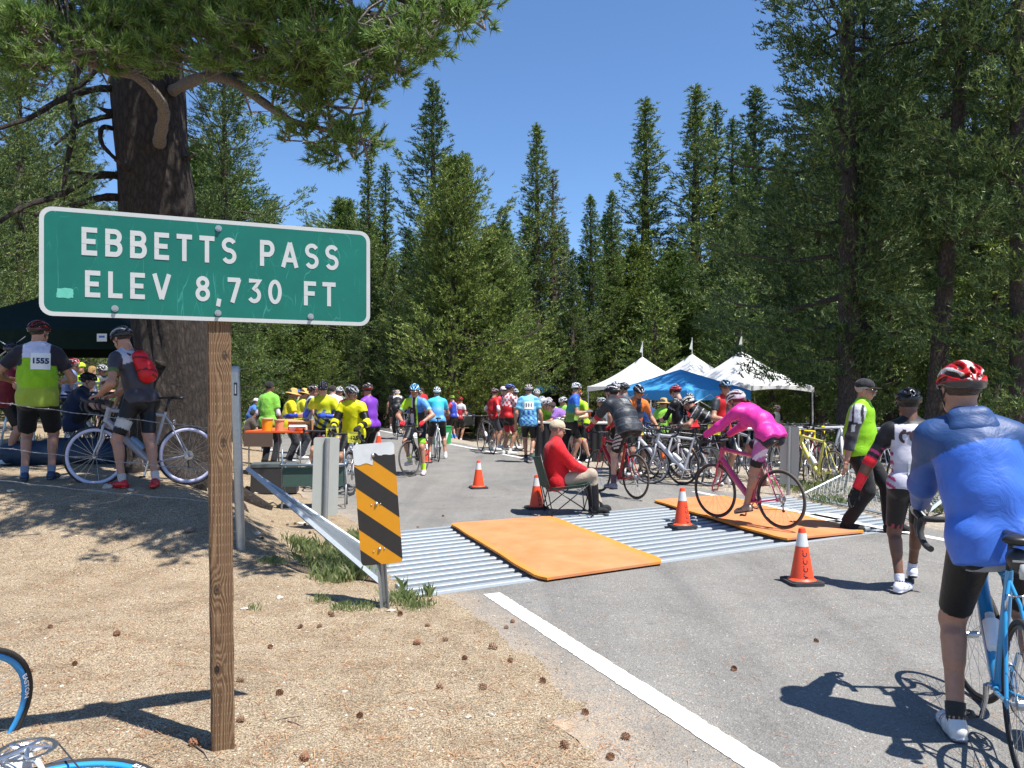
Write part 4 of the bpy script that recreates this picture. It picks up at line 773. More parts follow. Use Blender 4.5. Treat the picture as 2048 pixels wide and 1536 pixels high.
def col_const(c): c = lin(c); return lambda I: np.tile(c, (len(I['v']), 1))
def person(loc, rz, J, label, H=1.78, skin='m', top=None, bottom=None, helmet=None, hair=('short', '2a1d14'), glasses=None, head=(0, 0), gloves=None, socks='d8d8d8', shoes=('d0d0d0', '222222'), hat=None, fem=0, fat=0., near=False, group=None,
           footdir=(None, None), handc=.45, handdir=(None, None), extra=None, beard=None, h=None, arms=None, gj=None, shoetilt=(0, 0), cat='person', hcurl=None):
    q = J['q']; root = empty('person', loc, rz, label=label, cat=cat, group=group); h = h or (.013 if near else .02)
    sx, d1, d2, fw = J['sx'], J['d1'], J['d2'], J['fw']; sk = np.array(SKIN[skin])
    def seg(a, b, t): return J[a] * (1 - t) + J[b] * t
    pts = np.array([J[k] for k in J if isinstance(J[k], np.ndarray) and (isinstance(k, tuple) or k in ('pelvis', 'waist', 'chest', 'neck'))]); lo, hi = pts.min(0) - .28, pts.max(0) + .28
    hf = rotz(np.array([0, 1., 0]), R(head[0])); hf[2] = math.tan(R(head[1])); hf /= np.linalg.norm(hf)
    hc = J['neck'] + (d2 * .6 + np.array([0, 0, .4]) + hf * .15) * .155 * q; hM = frame(hf, (0, 0, 1)); hM = np.array(hM)
    ws = (1.0 - .08 * fem) ; F1 = [(sx, 1.32 * ws)]; F0 = [(J['hx'], 1.18)]
    def torso(f, g, k=.03, bot=0., neck=True):
        pl = [(J['pelvis'] - d1 * bot, -d1)] if bot else None; pf = np.cross(J['hx'], d1) * (1 if np.cross(J['hx'], d1)[1] > 0 else -1)
        f.cap(J['hp', 0], J['hp', 1], .096 * q + g, k=k, plane=pl); f.cap(J['pelvis'] - d1 * bot, J['waist'], (.116 + .05 * fat) * q + g, (.103 + .07 * fat) * q + g, k=k, fl=[(J['hx'], 1.22 - fat * .2)], plane=pl)
        if bot:
            for i in (0, 1): f.cap(J['hp', i] - pf * .05 * q + d1 * .01, J['hp', i] - pf * .05 * q - d1 * (.04 + bot * .4), .086 * q + g, k=.04, plane=pl)
        f.cap(J['waist'], J['chest'] - d2 * .08 * q, (.104 + .06 * fat) * q + g, (.115 + .01 * fat) * q + g, k=.05, fl=F1)
        f.cap(J['sh', 0] * .85 + J['sh', 1] * .15, J['sh', 1] * .85 + J['sh', 0] * .15, .056 * q + g, k=.05)
        for i in (0, 1): f.cap(J['sh', i] * .7 + J['chest'] * .3 + d2 * .02 * q, J['neck'] + d2 * .01, .044 * q + g * .7, .05 * q + g * .3, k=.05)
        if g > .015: f.cap(J['pelvis'] - d1 * bot, J['waist'] * .5 + J['chest'] * .5, .118 * q + g + .04 * fat, .116 * q + g, k=.04, fl=[(sx, 1.26)], plane=pl)
        if fat: f.cap(J['waist'] + fw * .05, J['waist'] + fw * .05 - d1 * .06, .10 * q + fat * .05 + g, k=.06)
        if fem:
            for s in (-1, 1): f.cap(J['chest'] - d2 * .13 + sx * s * .065 + fw * .085, J['chest'] - d2 * .13 + sx * s * .065 + fw * .09, .055 + g * .6, k=.04)
        if neck: f.cap(J['chest'] - d2 * .02, J['chest'] + d2 * .03 * q, .085 * q + g * .6, .062 * q + g * .5, k=.04)
    def arm(f, i, g0, g1, t1, k=.03, g2=None):
        if t1 < .2: return
        f.cap(J['sh', i], seg(('sh', i), ('el', i), .25), .052 * q + g0, .050 * q + g0, k=.04)
        te = min(t1, 1.); f.cap(J['sh', i], J['el', i], .049 * q + g0, .041 * q + g1, k=k, cut1=te if t1 <= 1 else None)
        if t1 > 1: g2 = g1 if g2 is None else g2; f.cap(J['el', i], J['wr', i], .044 * q + g1, .029 * q + g2, k=k, cut1=t1 - 1 if t1 < 2 else 1.0)
    def leg(f, i, g0, g1, t1, k=.03, g2=None):
        b0 = seg(('hp', i), ('kn', i), .12); f.cap(b0, J['kn', i], .088 * q + g0, .056 * q + g1, k=k, cut1=t1 if t1 <= 1 else None)
        if t1 > 1:
            g2 = g1 if g2 is None else g2; f.cap(J['kn', i], J['an', i], .050 * q + g1, .035 * q + g2, k=k, cut1=t1 - 1 if t1 < 2 else 1.02)
    # ---- body: one continuous mesh
    f = Field(lo, hi, h); torso(f, -.004); f.cap(J['chest'], J['neck'] * .45 + hc * .55, .057 * q, .053 * q, k=.03)
    for i in (0, 1):
        arm(f, i, 0, 0, 2.); f.cap(seg(('el', i), ('wr', i), .22), seg(('el', i), ('wr', i), .4), .043 * q, .04 * q, k=.03)
        leg(f, i, 0, 0, 2.); kd = J['an', i] - J['kn', i]; kd /= np.linalg.norm(kd); td = J['kn', i] - J['hp', i]; bk = -(np.cross(J['hx'], kd)); bk = bk if bk[1] < .3 else -bk
        f.cap(seg(('kn', i), ('an', i), .2) + bk * .022 * q, seg(('kn', i), ('an', i), .42) + bk * .018 * q, .053 * q, .044 * q, k=.025); f.cap(J['kn', i] - bk * .022 * q, J['kn', i] + kd * .03 - bk * .02 * q, .036 * q, k=.02); f.cap(seg(('hp', i), ('kn', i), .45) - bk * .02 * q, seg(('hp', i), ('kn', i), .85) - bk * .012 * q + J['hx'] * (-.018, .018)[i] * -1, .062 * q, .046 * q, k=.03)
        f.cap(J['hp', i] + np.array([0, -.05, -.01]) * q, J['hp', i] + np.array([0, -.05, -.05]) * q, .085 * q, k=.04)
        f.cap(J['an', i], J['an', i] - np.array([0, 0, .05]), .035 * q, .034 * q, k=.02)
    V, Q = f.mesh(); C = np.tile(sk, (len(V), 1)) * 1.0; BV = [V]; BQ = [Q]; BC = [C]
    HV_, HQ_, HC_ = HEAD if near else HEADL; BQ.append(HQ_ + len(V)); BV.append((HV_ * .97 * (q ** .4)) @ hM.T + hc); BC.append(HC_ * sk); cnt = len(V) + len(HV_); HT = []
    for i, s in enumerate((-1, 1)):
        fd = J['wr', i] - J['el', i] if handdir[i] is None else np.array(handdir[i], float); fd /= np.linalg.norm(fd)
        th = np.array([-s, 0.35, .6]) if handc < 1 else np.array([-s, .2, .2]);  # thumb side
        th = th - fd * (th @ fd); th /= np.linalg.norm(th); zz_ = np.cross(th * s * -1, fd); xx = th
        # template: x = thumb side, y = fingers, z = back of hand ; mirror keeps handedness
        zb = np.cross(xx, fd) * (1 if s < 0 else -1); V_, Q_ = (HAND if near else HANDL)[handc if hcurl is None else hcurl[i]]; M_ = np.stack([xx, fd, zb], 1)
        HVt = (V_ * (q ** .5)) @ M_.T + J['wr', i]; HT.append((HVt, Q_ if s < 0 else Q_[:, ::-1])); BV.append(HVt); BQ.append(HT[-1][1] + cnt); BC.append(np.tile(sk, (len(V_), 1))); cnt += len(V_)
    link('body', mesh('body', np.concatenate(BV), np.concatenate(BQ), np.concatenate(BC)), M_SKIN, root)
    # ---- garments
    def garment(name, fill, colf, mt, wr=0., hh=None, f_=20):
        f = Field(lo, hi, hh or h); fill(f); f.wrinkle(wr, abs(hash(label)) % 97 if False else len(label) + len(name), f_); V, Q = f.mesh()
        if not len(V): return None
        bones = [('t', J['pelvis'], J['waist']), ('t', J['waist'], J['neck'])] + [('a%d' % i, J['sh', i], J['el', i]) for i in (0, 1)] + [('f%d' % i, J['el', i], J['wr', i]) for i in (0, 1)] + [('l%d' % i, J['hp', i], J['kn', i]) for i in (0, 1)] + [('k%d' % i, J['kn', i], J['an', i]) for i in (0, 1)]
        Ds = []; Ts = []
        for nm, a, b in bones:
            ab = b - a; t = ((V - a) @ ab) / (ab @ ab); tc_ = np.clip(t, 0, 1); d = np.linalg.norm(V - a - tc_[:, None] * ab, axis=1); Ds.append(d * (.50 if nm == 't' else 1.)); Ts.append(t)
        k_ = np.argmin(Ds, 0); tt = np.array(Ts)[k_, np.arange(len(V))]; names = np.array([b_[0] for b_ in bones])[k_]
        rel = V - J['waist']; ax = np.where(rel @ d2 > 0, rel @ d2, rel @ d1)
        I_ = {'v': V, 'part': names, 't': tt, 'u': (rel @ sx) / q, 'z': ax / q, 'w': (rel - np.outer(rel @ d2, d2)) @ fw / q, 'arm': np.char.startswith(names, 'a') | np.char.startswith(names, 'f'), 'n': len(V)}
        c = np.clip(colf(I_), 0, 1.2); o = link(name, mesh(name, V, Q, c), mt, root); return (V, Q)
    G = {}
    if bottom:
        kd, cf, mt = bottom; cf = cf if callable(cf) else col_const(cf)
        if kd == 'shorts': fill = lambda f: (f.cap(J['hp', 0], J['hp', 1], .10 * q, k=.03), f.cap(J['pelvis'], J['waist'], .12 * q + .05 * fat, .108 * q + .07 * fat, k=.03, fl=F0, cut1=.6), [f.cap(J['hp', i] + np.array([0, -.05, -.01]) * q, J['hp', i] + np.array([0, -.05, -.05]) * q, .09 * q, k=.04) for i in (0, 1)], [leg(f, i, .009, .010, .86) for i in (0, 1)])
        elif kd == 'loose': fill = lambda f: (f.cap(J['hp', 0], J['hp', 1], .115 * q, k=.03), f.cap(J['pelvis'], J['waist'], .135 * q + .05 * fat, .115 * q + .07 * fat, k=.03, fl=F0, cut1=.7), [f.cap(J['hp', i] + np.array([0, -.05, -.01]) * q, J['hp', i] + np.array([0, -.05, -.05]) * q, .10 * q, k=.04) for i in (0, 1)], [leg(f, i, .022, .03, .9) for i in (0, 1)])
        else: fill = lambda f: (f.cap(J['hp', 0], J['hp', 1], .112 * q, k=.03), f.cap(J['pelvis'], J['waist'], .128 * q + .05 * fat, .112 * q + .07 * fat, k=.03, fl=F0, cut1=.7), [leg(f, i, .016, .024, 2., g2=.034) for i in (0, 1)], [f.cap(J['hp', i] + np.array([0, -.05, -.01]) * q, J['hp', i] + np.array([0, -.05, -.05]) * q, .096 * q, k=.04) for i in (0, 1)])
        G['bottom'] = garment({'shorts': 'shorts', 'loose': 'shorts'}.get(kd, 'trousers'), fill, cf, mt, .0015 if kd == 'shorts' else .008)
    if top:
        kd, cf, mt, sl_ = top; cf = cf if callable(cf) else col_const(cf); g_ = {'jersey': .010, 'shirt': .022, 'jacket': .020, 'vest': .022}[kd]; g_ = gj or g_; bot = {'jersey': .03, 'shirt': .10, 'jacket': .08, 'vest': .04}[kd]
        def fill(f):
            torso(f, g_, bot=bot)
            f.cap(J['chest'] + d2 * .0, J['neck'] + d2 * (.035 if kd == 'jacket' else .02), .070 * q, .064 * q, k=.02, cut1=1.)
            for i in (0, 1): arm(f, i, g_ * .9, g_ * (1.1 if kd != 'shirt' else 1.25), sl_, g2=g_ * .8)
        G['top'] = garment({'jersey': 'jersey', 'shirt': 'shirt', 'jacket': 'jacket', 'vest': 'jacket'}[kd], fill, cf, mt, {'jersey': .0028, 'shirt': .009, 'jacket': .0055, 'vest': .005}[kd], f_=12 if kd in ('jacket', 'shirt') else 20)
    if arms:
        for i in (0, 1):
            def fill(f): f.cap(seg(('sh', i), ('el', i), .55), J['el', i], .047 * q + .004, .044 * q + .004, k=.01, cut0=0); f.cap(J['el', i], J['wr', i], .045 * q + .005, .029 * q + .005, k=.02, cut1=1.)
            garment('arm_warmer', fill, col_const(arms), M_LYCRA, .001)
    if extra: extra(root, J, G, garment, arm, torso, leg, seg, hc, hM)
    # ---- feet
    for i in (0, 1):
        fd = footdir[i]; an = J['an', i]
        if fd is None: fd = J['an', i] - J['kn', i]; fd = np.array([(-.18, .18)[i], 1, 0.])
        fd = np.array(fd, float); fd /= np.linalg.norm(fd); M_ = np.array(frame(fd, (0, 0, 1))); big = len(shoes) > 2; V_, Q_ = (BOOT if big else SHOE) if near else (BOOTL if big else SHOEL)
        Vs = (V_ * np.array([1, 1, 1]) * (q ** .7)) @ M_.T + an - M_ @ np.array([0, -.012, .088]) * (q ** .7); c = np.where((V_[:, 2:3] < .016), np.array(lin(shoes[1])), np.array(lin(shoes[0])))
        st = (np.abs(V_[:, 1] - .05) < .008) | (np.abs(V_[:, 1] - .09) < .007); 
        if not big and near: c[st & (V_[:, 2] > .04)] = lin(shoes[1])
        link('shoe', mesh('shoe', Vs, Q_, c), M_GLOSS if not big else M_CLOTH, root)
        if socks and not (bottom and bottom[0] == 'trousers'):
            ln_ = .30 if socks[-1] == 'T' else .16; mb = MB(); a = an; kd = (J['kn', i] - an); mb.tube([Vector(a - kd * .1), Vector(a + kd * .03), Vector(a + kd * ln_ * .6), Vector(a + kd * ln_)], [.040 * q, .0405 * q, .043 * q, .048 * q if ln_ > .2 else .043 * q], 12, cap=False); me = mb.mesh('sock', True)
            c = np.ones((len(me.vertices), 4), np.float32); c[:, :3] = lin(socks.rstrip('T')); me.color_attributes.new('Col', 'FLOAT_COLOR', 'POINT').data.foreach_set('color', c.ravel()); link('sock', me, M_CLOTH, root)
    if gloves:
        for i in (0, 1):
            V_, Q_ = HT[i]; ctr = J['wr', i]; fdv = J['wr', i] - J['el', i] if handdir[i] is None else np.array(handdir[i], float); fdv /= np.linalg.norm(fdv)
            me = bpy.data.meshes.new('t'); ln0 = mesh('glove', V_, Q_, np.tile(lin(gloves), (len(V_), 1))); nr = np.zeros(len(V_) * 3, np.float32); ln0.vertices.foreach_get('normal', nr); bpy.data.meshes.remove(me)
            V2 = V_ + nr.reshape(-1, 3) * .0028; ln0.vertices.foreach_set('co', V2.astype(np.float32).ravel()); ln0.update(); link('glove', ln0, M_CLOTH, root)
    # ---- head gear
    def put(name, V_, Q_, cols, mt, sc=1., off=(0, 0, 0)):
        Vn = (V_ * sc + np.array(off)) * .97 * (q ** .4); return link(name, mesh(name, Vn @ hM.T + hc, Q_, cols), mt, root)
    if hair:
        k_ = hair[0]; V_, Q_ = (HAIR if near else HAIRL)[k_]; put('hair', V_, Q_, np.tile(lin(hair[1]), (len(V_), 1)), M_HAIR, .985 if helmet else 1.)
    if helmet:
        c1, c2 = helmet[0], helmet[1]; c3 = helmet[2] if len(helmet) > 2 else helmet[1]; V_, Q_ = HELM if near else HELML; ax_ = np.abs(V_[:, 0]); c = np.tile(lin(c1), (len(V_), 1)); ang = np.degrees(np.arctan2(V_[:, 2] - .02, ax_))
        c[((ang > 35) & (ang < 50)) | (ang > 82)] = lin(c2); c[(V_[:, 2] < .035)] = lin(c3); rr_ = np.sqrt((V_[:, 0] / .93) ** 2 + (np.clip(np.abs(V_[:, 1] + .01) - .02, 0, 1)) ** 2 + (V_[:, 2] - .035) ** 2); c[rr_ < .094] = (.02, .02, .02)
        put('helmet', V_, Q_, c, M_GLOSS)
        mb = MB()
        for s in (-1, 1):
            for y0 in (.045, -.055): mb.tube([Vector((s * .08, y0, .035)), Vector((s * .083, -.0, -.045)), Vector((s * .05, .03, -.095)), Vector((0, .045, -.112))], .0045, 4)
        me = mb.mesh('strap'); Vn = np.array([v.co[:] for v in me.vertices]) * .97 * (q ** .4); me.vertices.foreach_set('co', (Vn @ hM.T + hc).astype(np.float32).ravel()); link('helmet_strap', me, M_STRAP, root)
    if hat:
        k_, c_ = hat; V_, Q_ = CAPM if k_ == 'cap' else HATM; c = np.tile(lin(c_), (len(V_), 1)); put('cap' if k_ == 'cap' else 'straw_hat', V_, Q_, c, M_CLOTH)
    if glasses:
        mb = MB(); mb.tube([Vector((-.078, .01, .006)), Vector((-.07, .07, .004)), Vector((-.04, .101, .0)), Vector((0, .106, .004)), Vector((.04, .101, .0)), Vector((.07, .07, .004)), Vector((.078, .01, .006))], [.003, .006, .017, .010, .017, .006, .003], 8, ell=(1, .35) if False else None)
        me = mb.mesh('sunglasses', True); Vn = np.array([v.co[:] for v in me.vertices]); Vn[:, 1] = np.where(Vn[:, 1] > .05, Vn[:, 1] * .9 + .012, Vn[:, 1]); me.vertices.foreach_set('co', ((Vn * .97 * (q ** .4)) @ hM.T + hc).astype(np.float32).ravel())
        link('sunglasses', me, mat('lens_' + glasses, glasses, .12, .3, .05, coat=.6), root)
    elif near or True:
        mb = MB()
        for s in (-1, 1):
            for (r_, y_, m_) in ((.0115, .0765, 0), (.0055, .0845, 1)):
                mb.lathe([(.0005, r_)] + [(r_ * math.sin(a), r_ * math.cos(a)) for a in np.linspace(.3, math.pi - .01, 6)], (s * .032, 0, 0), 8, m_); 
                for k in range(len(mb.v) - 7 * 8, len(mb.v)): v = Vector(mb.v[k]); mb.v[k] = (v.x, y_ + v.z * 1.0, (v.y))
        me = mb.mesh('eyes', True); Vn = np.array([v.co[:] for v in me.vertices]); me.vertices.foreach_set('co', ((Vn * .97 * (q ** .4)) @ hM.T + hc).astype(np.float32).ravel()); link('eyes', me, [mat('eye_white', (.6, .58, .55), .2), M_EYE], root)
    if beard:
        f = Field((-.05, .06, -.09), (.05, .12, -.03), .005); f.cap((-.022, .086, -.056), (0, .098, -.049), .007, .009, k=.006); f.cap((.022, .086, -.056), (0, .098, -.049), .007, .009, k=.006); V_, Q_ = f.mesh(); put('moustache', V_, Q_, np.tile(lin(beard), (len(V_), 1)), M_HAIR)
    root['_J'] = 0; del root['_J']
    return root, J, G, hc, hM

def decal(root, G, J, txt=None, u=0., z=.1, side=-1, size=.05, mt=None, card=None, name='print', cardmat=None, bold=.0, rot=0, yaw=None, width=1., poly=None, off=.004, cname='race_number', tint=None, sh=0, axis_=None):
    """flat print wrapped on the garment; u across, z up the spine, side -1 = back"""
    if G is None: return
    V, Q = G; bv = BVHTree.FromPolygons([Vector(v) for v in V], [tuple(q_) for q_ in Q.tolist()]); sx = Vector(J['sx']); up = Vector(J['d2'] if z > 0 else J['d1']); fw = Vector(J['fw']) * side
    if yaw is not None:
        m3 = Matrix.Rotation(R(yaw), 3, up); fw = m3 @ fw; sx = m3 @ sx
    right = up.cross(fw) * -1; right = fw.cross(up) * -1
    right = (up.cross(fw)).normalized(); c0 = Vector(J['waist']) + up * z * J['q'] + Vector(J['sx']) * u
    if axis_ is not None: c0, up, fw = [Vector(a) for a in axis_]; right = up.cross(fw).normalized()
    cr, sr_ = math.cos(R(rot)), math.sin(R(rot))
    def wrap(a, b, o):
        a, b = a * cr - b * sr_, a * sr_ + b * cr; p = c0 + right * a + up * b + fw * .6; h_, nrm, _, _ = bv.ray_cast(p, -fw)
        if h_ is None: return None
        return h_ + fw * o
    par = root
    def place(V2, F2, o, nm, mt_):
        vs = []; last = c0 + fw * .15
        for a, b in V2:
            p = wrap(a, b, o); p = p or (c0 + right * a + up * b + fw * ((last - c0).dot(fw))); last = p; vs.append(p)
        me = bpy.data.meshes.new(nm); me.from_pydata([tuple(v) for v in vs], [], F2); return link(nm, me, mt_, par)
    if card:
        w_, h_ = card; nx_, ny_ = 7, 6; V2 = [((i / (nx_ - 1) - .5) * w_, (j / (ny_ - 1) - .5) * h_) for i in range(nx_) for j in range(ny_)]; F2 = [(i * ny_ + j, (i + 1) * ny_ + j, (i + 1) * ny_ + j + 1, i * ny_ + j + 1) for i in range(nx_ - 1) for j in range(ny_ - 1)]
        place(V2, F2, off + .004, cname, cardmat or M_CARD); off += .007
    if txt: V3, F3 = text_mesh(txt, size, bold, width=width, shear=sh); place([(v[0], v[1]) for v in V3], F3, off + .002, name, mt or M_INK)
    if poly:
        for pl in poly:
            F2 = [tuple(range(len(pl)))]; place(pl, F2, off + .002, name, mt or M_INK)
# ------------------------------------------------------------------ bicycles
M_TYRE = mat('tyre_rubber', (.022, .021, .02), .75, 0, .2, 60); M_TYREG = mat('tyre_tan', (.09, .075, .06), .8); M_RIM = mat('alloy_rim', (.62, .62, .63), .3, .85, .06); M_RIMB = mat('black_rim', (.03, .03, .032), .35, .3)
M_SPK = mat('spoke_steel', (.45, .45, .46), .3, .9, .05); M_BLK = mat('black_component', (.03, .03, .032), .4, .1); M_TAPE = mat('bar_tape', (.035, .035, .037), .85, 0, .1, 60, .2, 200); M_ALLOY = mat('polished_alloy', (.6, .6, .61), .22, .95, .05); M_CHAIN = mat('chain_steel', (.13, .12, .11), .45, .8)
WR = .336
def wheel_meshes(deep=0, rear=False):
    t = MB().ring((0, 0, 0), (1, 0, 0), WR - .012, .0125, 48, 8).mesh('tyre', True)
    dp = .014 + deep; r = MB(); r.ring((0, 0, 0), (1, 0, 0), WR - .024 - dp / 2, dp / 2 + .004, 48, 6, ell=(1, .62)); rm = r.mesh('rim', True)
    s = MB(); s.cyl((-.05, 0, 0), (.05, 0, 0), .008, 8); s.cyl((-.028, 0, 0), (.028, 0, 0), .018 if not rear else .024, 12); ns = 22 if not rear else 26
    for k in range(ns):
        a = 2 * math.pi * k / ns; sd = (-1) ** k; o = a + (.55 if k % 4 < 2 else -.55) * (1 if rear else .0); s.tube([Vector((sd * .026, .02 * math.cos(o), .02 * math.sin(o))), Vector((0, (WR - .035) * math.cos(a), (WR - .035) * math.sin(a)))], .0013, 3, cap=False)
    if rear:
        for i, rr in enumerate((.052, .047, .042, .037, .032, .027)): s.cyl((.022 + i * .004, 0, 0), (.0245 + i * .004, 0, 0), rr, 20)
    return t, rm, s.mesh('wheel', False)
WM = {(d, r): wheel_meshes(d, r) for d in (0, .008, .02) for r in (False, True)}
BB = Vector((0, .41, .27)); RA = Vector((0, 0, WR)); FA = Vector((0, .985, WR)); HT0 = Vector((0, .83, .88)); HT1 = Vector((0, .873, .72)); ST = Vector((0, .24, .83)); 
def frame_mesh(th=1., slope=0):
    m = MB(); T_ = ST + Vector((0, .02, -.02 - slope)); m.tube([HT0, HT1], .021 * th, 12); m.tube([HT0 + Vector((0, .004, -.03)), T_], [.017 * th, .014 * th], 10); m.tube([HT1 + Vector((0, 0, .03)), (HT1 + BB) / 2, BB], [.02 * th, .024 * th, .022 * th], 10, ell=(1, 1.15)); m.tube([ST, BB], [.016, .019 * th], 10); m.cyl(BB - Vector((.036, 0, 0)), BB + Vector((.036, 0, 0)), .022, 14)
    for s in (-1, 1):
        m.tube([BB + Vector((s * .02, -.02, 0)), BB + Vector((s * .034, -.10, .0)), RA + Vector((s * .062, .02, 0))], [.013, .011, .009], 8); m.tube([ST + Vector((0, 0, -.05)), ST + Vector((s * .028, -.06, -.14)), RA + Vector((s * .062, .008, .012))], [.009, .008, .008], 8); m.box(RA + Vector((s * .064, 0, 0)), (.006, .035, .035))
    return m.mesh('frame', True, 50)
def fork_mesh():
    m = MB(); ax = (HT0 - HT1).normalized(); c = HT1 - ax * .03; m.tube([HT1, c + Vector((0, 0, -.0))], .019, 10)
    for s in (-1, 1): m.tube([c + Vector((s * .006, 0, .012)), c + Vector((s * .042, .008, -.02)), c + Vector((s * .05, .03, -.16)), FA + Vector((s * .05, -.012, .06)), FA + Vector((s * .05, 0, 0))], [.017, .016, .013, .009, .008], 8)
    return m.mesh('fork', True)
def bar_meshes():
    t = MB(); st = MB(); top = HT0 + Vector((0, -.012, .055)); c = top + Vector((0, .095, .012)); st.cyl(HT0, top + Vector((0, -.005, .02)), .018, 10); st.tube([top, c], .015, 10); st.cyl(c - Vector((.02, 0, 0)), c + Vector((.02, 0, 0)), .021, 12)
    t.cyl(c - Vector((.06, 0, 0)), c + Vector((.06, 0, 0)), .0155, 10); HD = []
    for s in (-1, 1):
        p = [c + Vector((s * a, b, d)) for a, b, d in ((.055, 0, 0), (.15, .0, .004), (.19, .02, .004), (.207, .07, 0), (.21, .095, -.035), (.212, .085, -.085), (.216, .035, -.125), (.22, -.045, -.135))]
        t.tube([Vector(q) for q in spline([tuple(x) for x in p], 3)], .0162, 9); hd = MB(); HD.append(hd); h0 = c + Vector((s * .207, .075, .002)); hd.tube([h0, h0 + Vector((0, .035, .012)), h0 + Vector((0, .062, .03)), h0 + Vector((0, .07, .048))], [.019, .02, .018, .010], 9); hd.tube([h0 + Vector((0, .06, .01)), h0 + Vector((s * .006, .075, -.05)), h0 + Vector((s * .012, .05, -.1))], [.007, .009, .006], 6)
    return st.mesh('stem', True, 50), t.mesh('handlebar', True, 50), [x.mesh('brake_lever', True, 50) for x in HD]
def saddle_mesh():
    f = Field((-.09, -.17, -.05), (.09, .17, .05), .008); f.cap((0, -.10, 0), (0, -.04, 0), .045, .03, k=.03, fl=[((1, 0, 0), 1.5), ((0, 0, 1), .5)]); f.cap((0, -.04, .0), (0, .13, -.003), .028, .018, k=.03, fl=[((0, 0, 1), .7)]); V, Q = f.mesh()
    V = V + np.array([0, .17, .985]); return mesh('saddle', V, Q)
def crank_meshes():
    r = MB(); R0 = .1; n_ = 46; c = BB + Vector((.046, 0, 0)); vs = []; 
    for i in range(n_ * 2): a = math.pi * i / n_; q = R0 + (.004 if i % 2 else -.0035); vs.append((q * math.cos(a), q * math.sin(a)))
    ins = [(.083 * math.cos(math.pi * i / n_), .083 * math.sin(math.pi * i / n_)) for i in range(n_ * 2)]; V = []; K = n_ * 2
    for x in (0, .003):
        for p in (vs, ins): V += [c + Vector((x, u, v)) for u, v in p]
    Fs = []
    for i in range(K): j = (i + 1) % K; Fs += [(i, j, K + j, K + i), (2 * K + i, 3 * K + i, 3 * K + j, 2 * K + j), (i, 2 * K + i, 2 * K + j, j), (K + i, K + j, 3 * K + j, 3 * K + i)]
    r.add(V, Fs); r.ring(c - Vector((.007, 0, 0)), (1, 0, 0), .073, .004, 36, 4)
    for k in range(5): a = 2 * math.pi * k / 5 + .3; r.tube([c + Vector((.003, 0, 0)), c + Vector((.002, .085 * math.cos(a), .085 * math.sin(a)))], [.012, .007], 6)
    arms = MB(); ca = math.radians(105); P_ = []
    for s in (1, -1):
        d = Vector((0, math.cos(ca) * s, math.sin(ca) * s)); a = BB + Vector((s * .052, 0, 0)); e = a + d * .172 + Vector((s * .012, 0, 0)); arms.tube([a, a + d * .08, e], [.014, .011, .011], 8); arms.cyl(BB, a, .012, 8); P_.append(e + Vector((s * .045, 0, 0)))
    peds = []
    for (e, s) in zip(P_, (1, -1)):
        m = MB(); m.cyl(e - Vector((s * .045, 0, 0)), e, .006, 6); m.tube([e + Vector((0, -.03, .006)), e + Vector((0, .03, .008))], [.018, .024], 8, ell=(1, .5)); m.ring(e + Vector((0, .02, .0)), (0, .2, 1), .026, .004, 14, 5); peds.append(m.mesh('pedal', True, 50))
    ch = MB(); RAx = Vector((.034, 0, 0))
    ch.tube([c + Vector((0, 0, .1)), RA + RAx + Vector((0, 0, .04))], .0035, 4); ch.tube([c + Vector((0, -.02, -.098)), RA + RAx + Vector((0, .04, -.125)), RA + RAx + Vector((0, -.005, -.13))], .0035, 4); ch.tube([c + Vector((0, 0, .1)), c + Vector((0, .07, .07)), c + Vector((0, .1, 0)), c + Vector((0, .07, -.07)), c + Vector((0, -.02, -.098))], .0035, 4)
    dr = MB(); a = RA + Vector((.045, -.005, -.03)); dr.tube([RA + Vector((.06, 0, -.01)), a, a + Vector((-.006, .01, -.05)), a + Vector((-.008, .005, -.11))], [.008, .016, .009, .008], 6); dr.cyl(a + Vector((-.016, .012, -.05)), a + Vector((-.004, .012, -.05)), .016, 12); dr.cyl(a + Vector((-.016, .0, -.108)), a + Vector((-.004, .0, -.108)), .016, 12)
    return r.mesh('chainring', False), arms.mesh('crank_arm', True, 50), peds, ch.mesh('chain'), dr.mesh('derailleur', True, 50), P_
FRM = {k: frame_mesh(*k) for k in ((1., 0), (1.5, .02))}; FORK = fork_mesh(); STM, BAR, LEV = bar_meshes(); SAD = saddle_mesh(); CRING, CARM, PEDS, CHN, DER, PEDP = crank_meshes()
m_ = MB(); m_.tube([ST, Vector((0, .2, .97))], .0135, 10); SPOST = m_.mesh('seatpost', True); m_ = MB(); m_.tube([Vector((-.0, 0, -.09)), Vector((0, 0, .05)), Vector((0, 0, .065)), Vector((0, 0, .09))], [.036, .036, .022, .02], 14); BOTM = m_.mesh('bottle', True, 40)
def brake_mesh(p, d):
    m = MB(); p = Vector(p)
    for s in (-1, 1): m.tube([p, p + Vector((s * .03, d * .02, .01)), p + Vector((s * .034, d * .02, -.05))], [.008, .007, .006], 6)
    return m.mesh('brake_caliper', True)
BRF = brake_mesh(HT1 + Vector((0, .03, -.03)), 1); BRR = brake_mesh(ST + Vector((0, -.075, -.1)), -1)
MS = {}
def inst(name, me, m, parent, loc=None, rot=None):
    key = (me.name, m.name if m else '')
    if key not in MS: c = me.copy(); c.materials.clear(); c.materials.append(m); c.name = name; MS[key] = c
    o = link(name, MS[key], None, parent)
    if loc is not None: o.location = loc
    if rot is not None: o.rotation_euler = rot
    return o
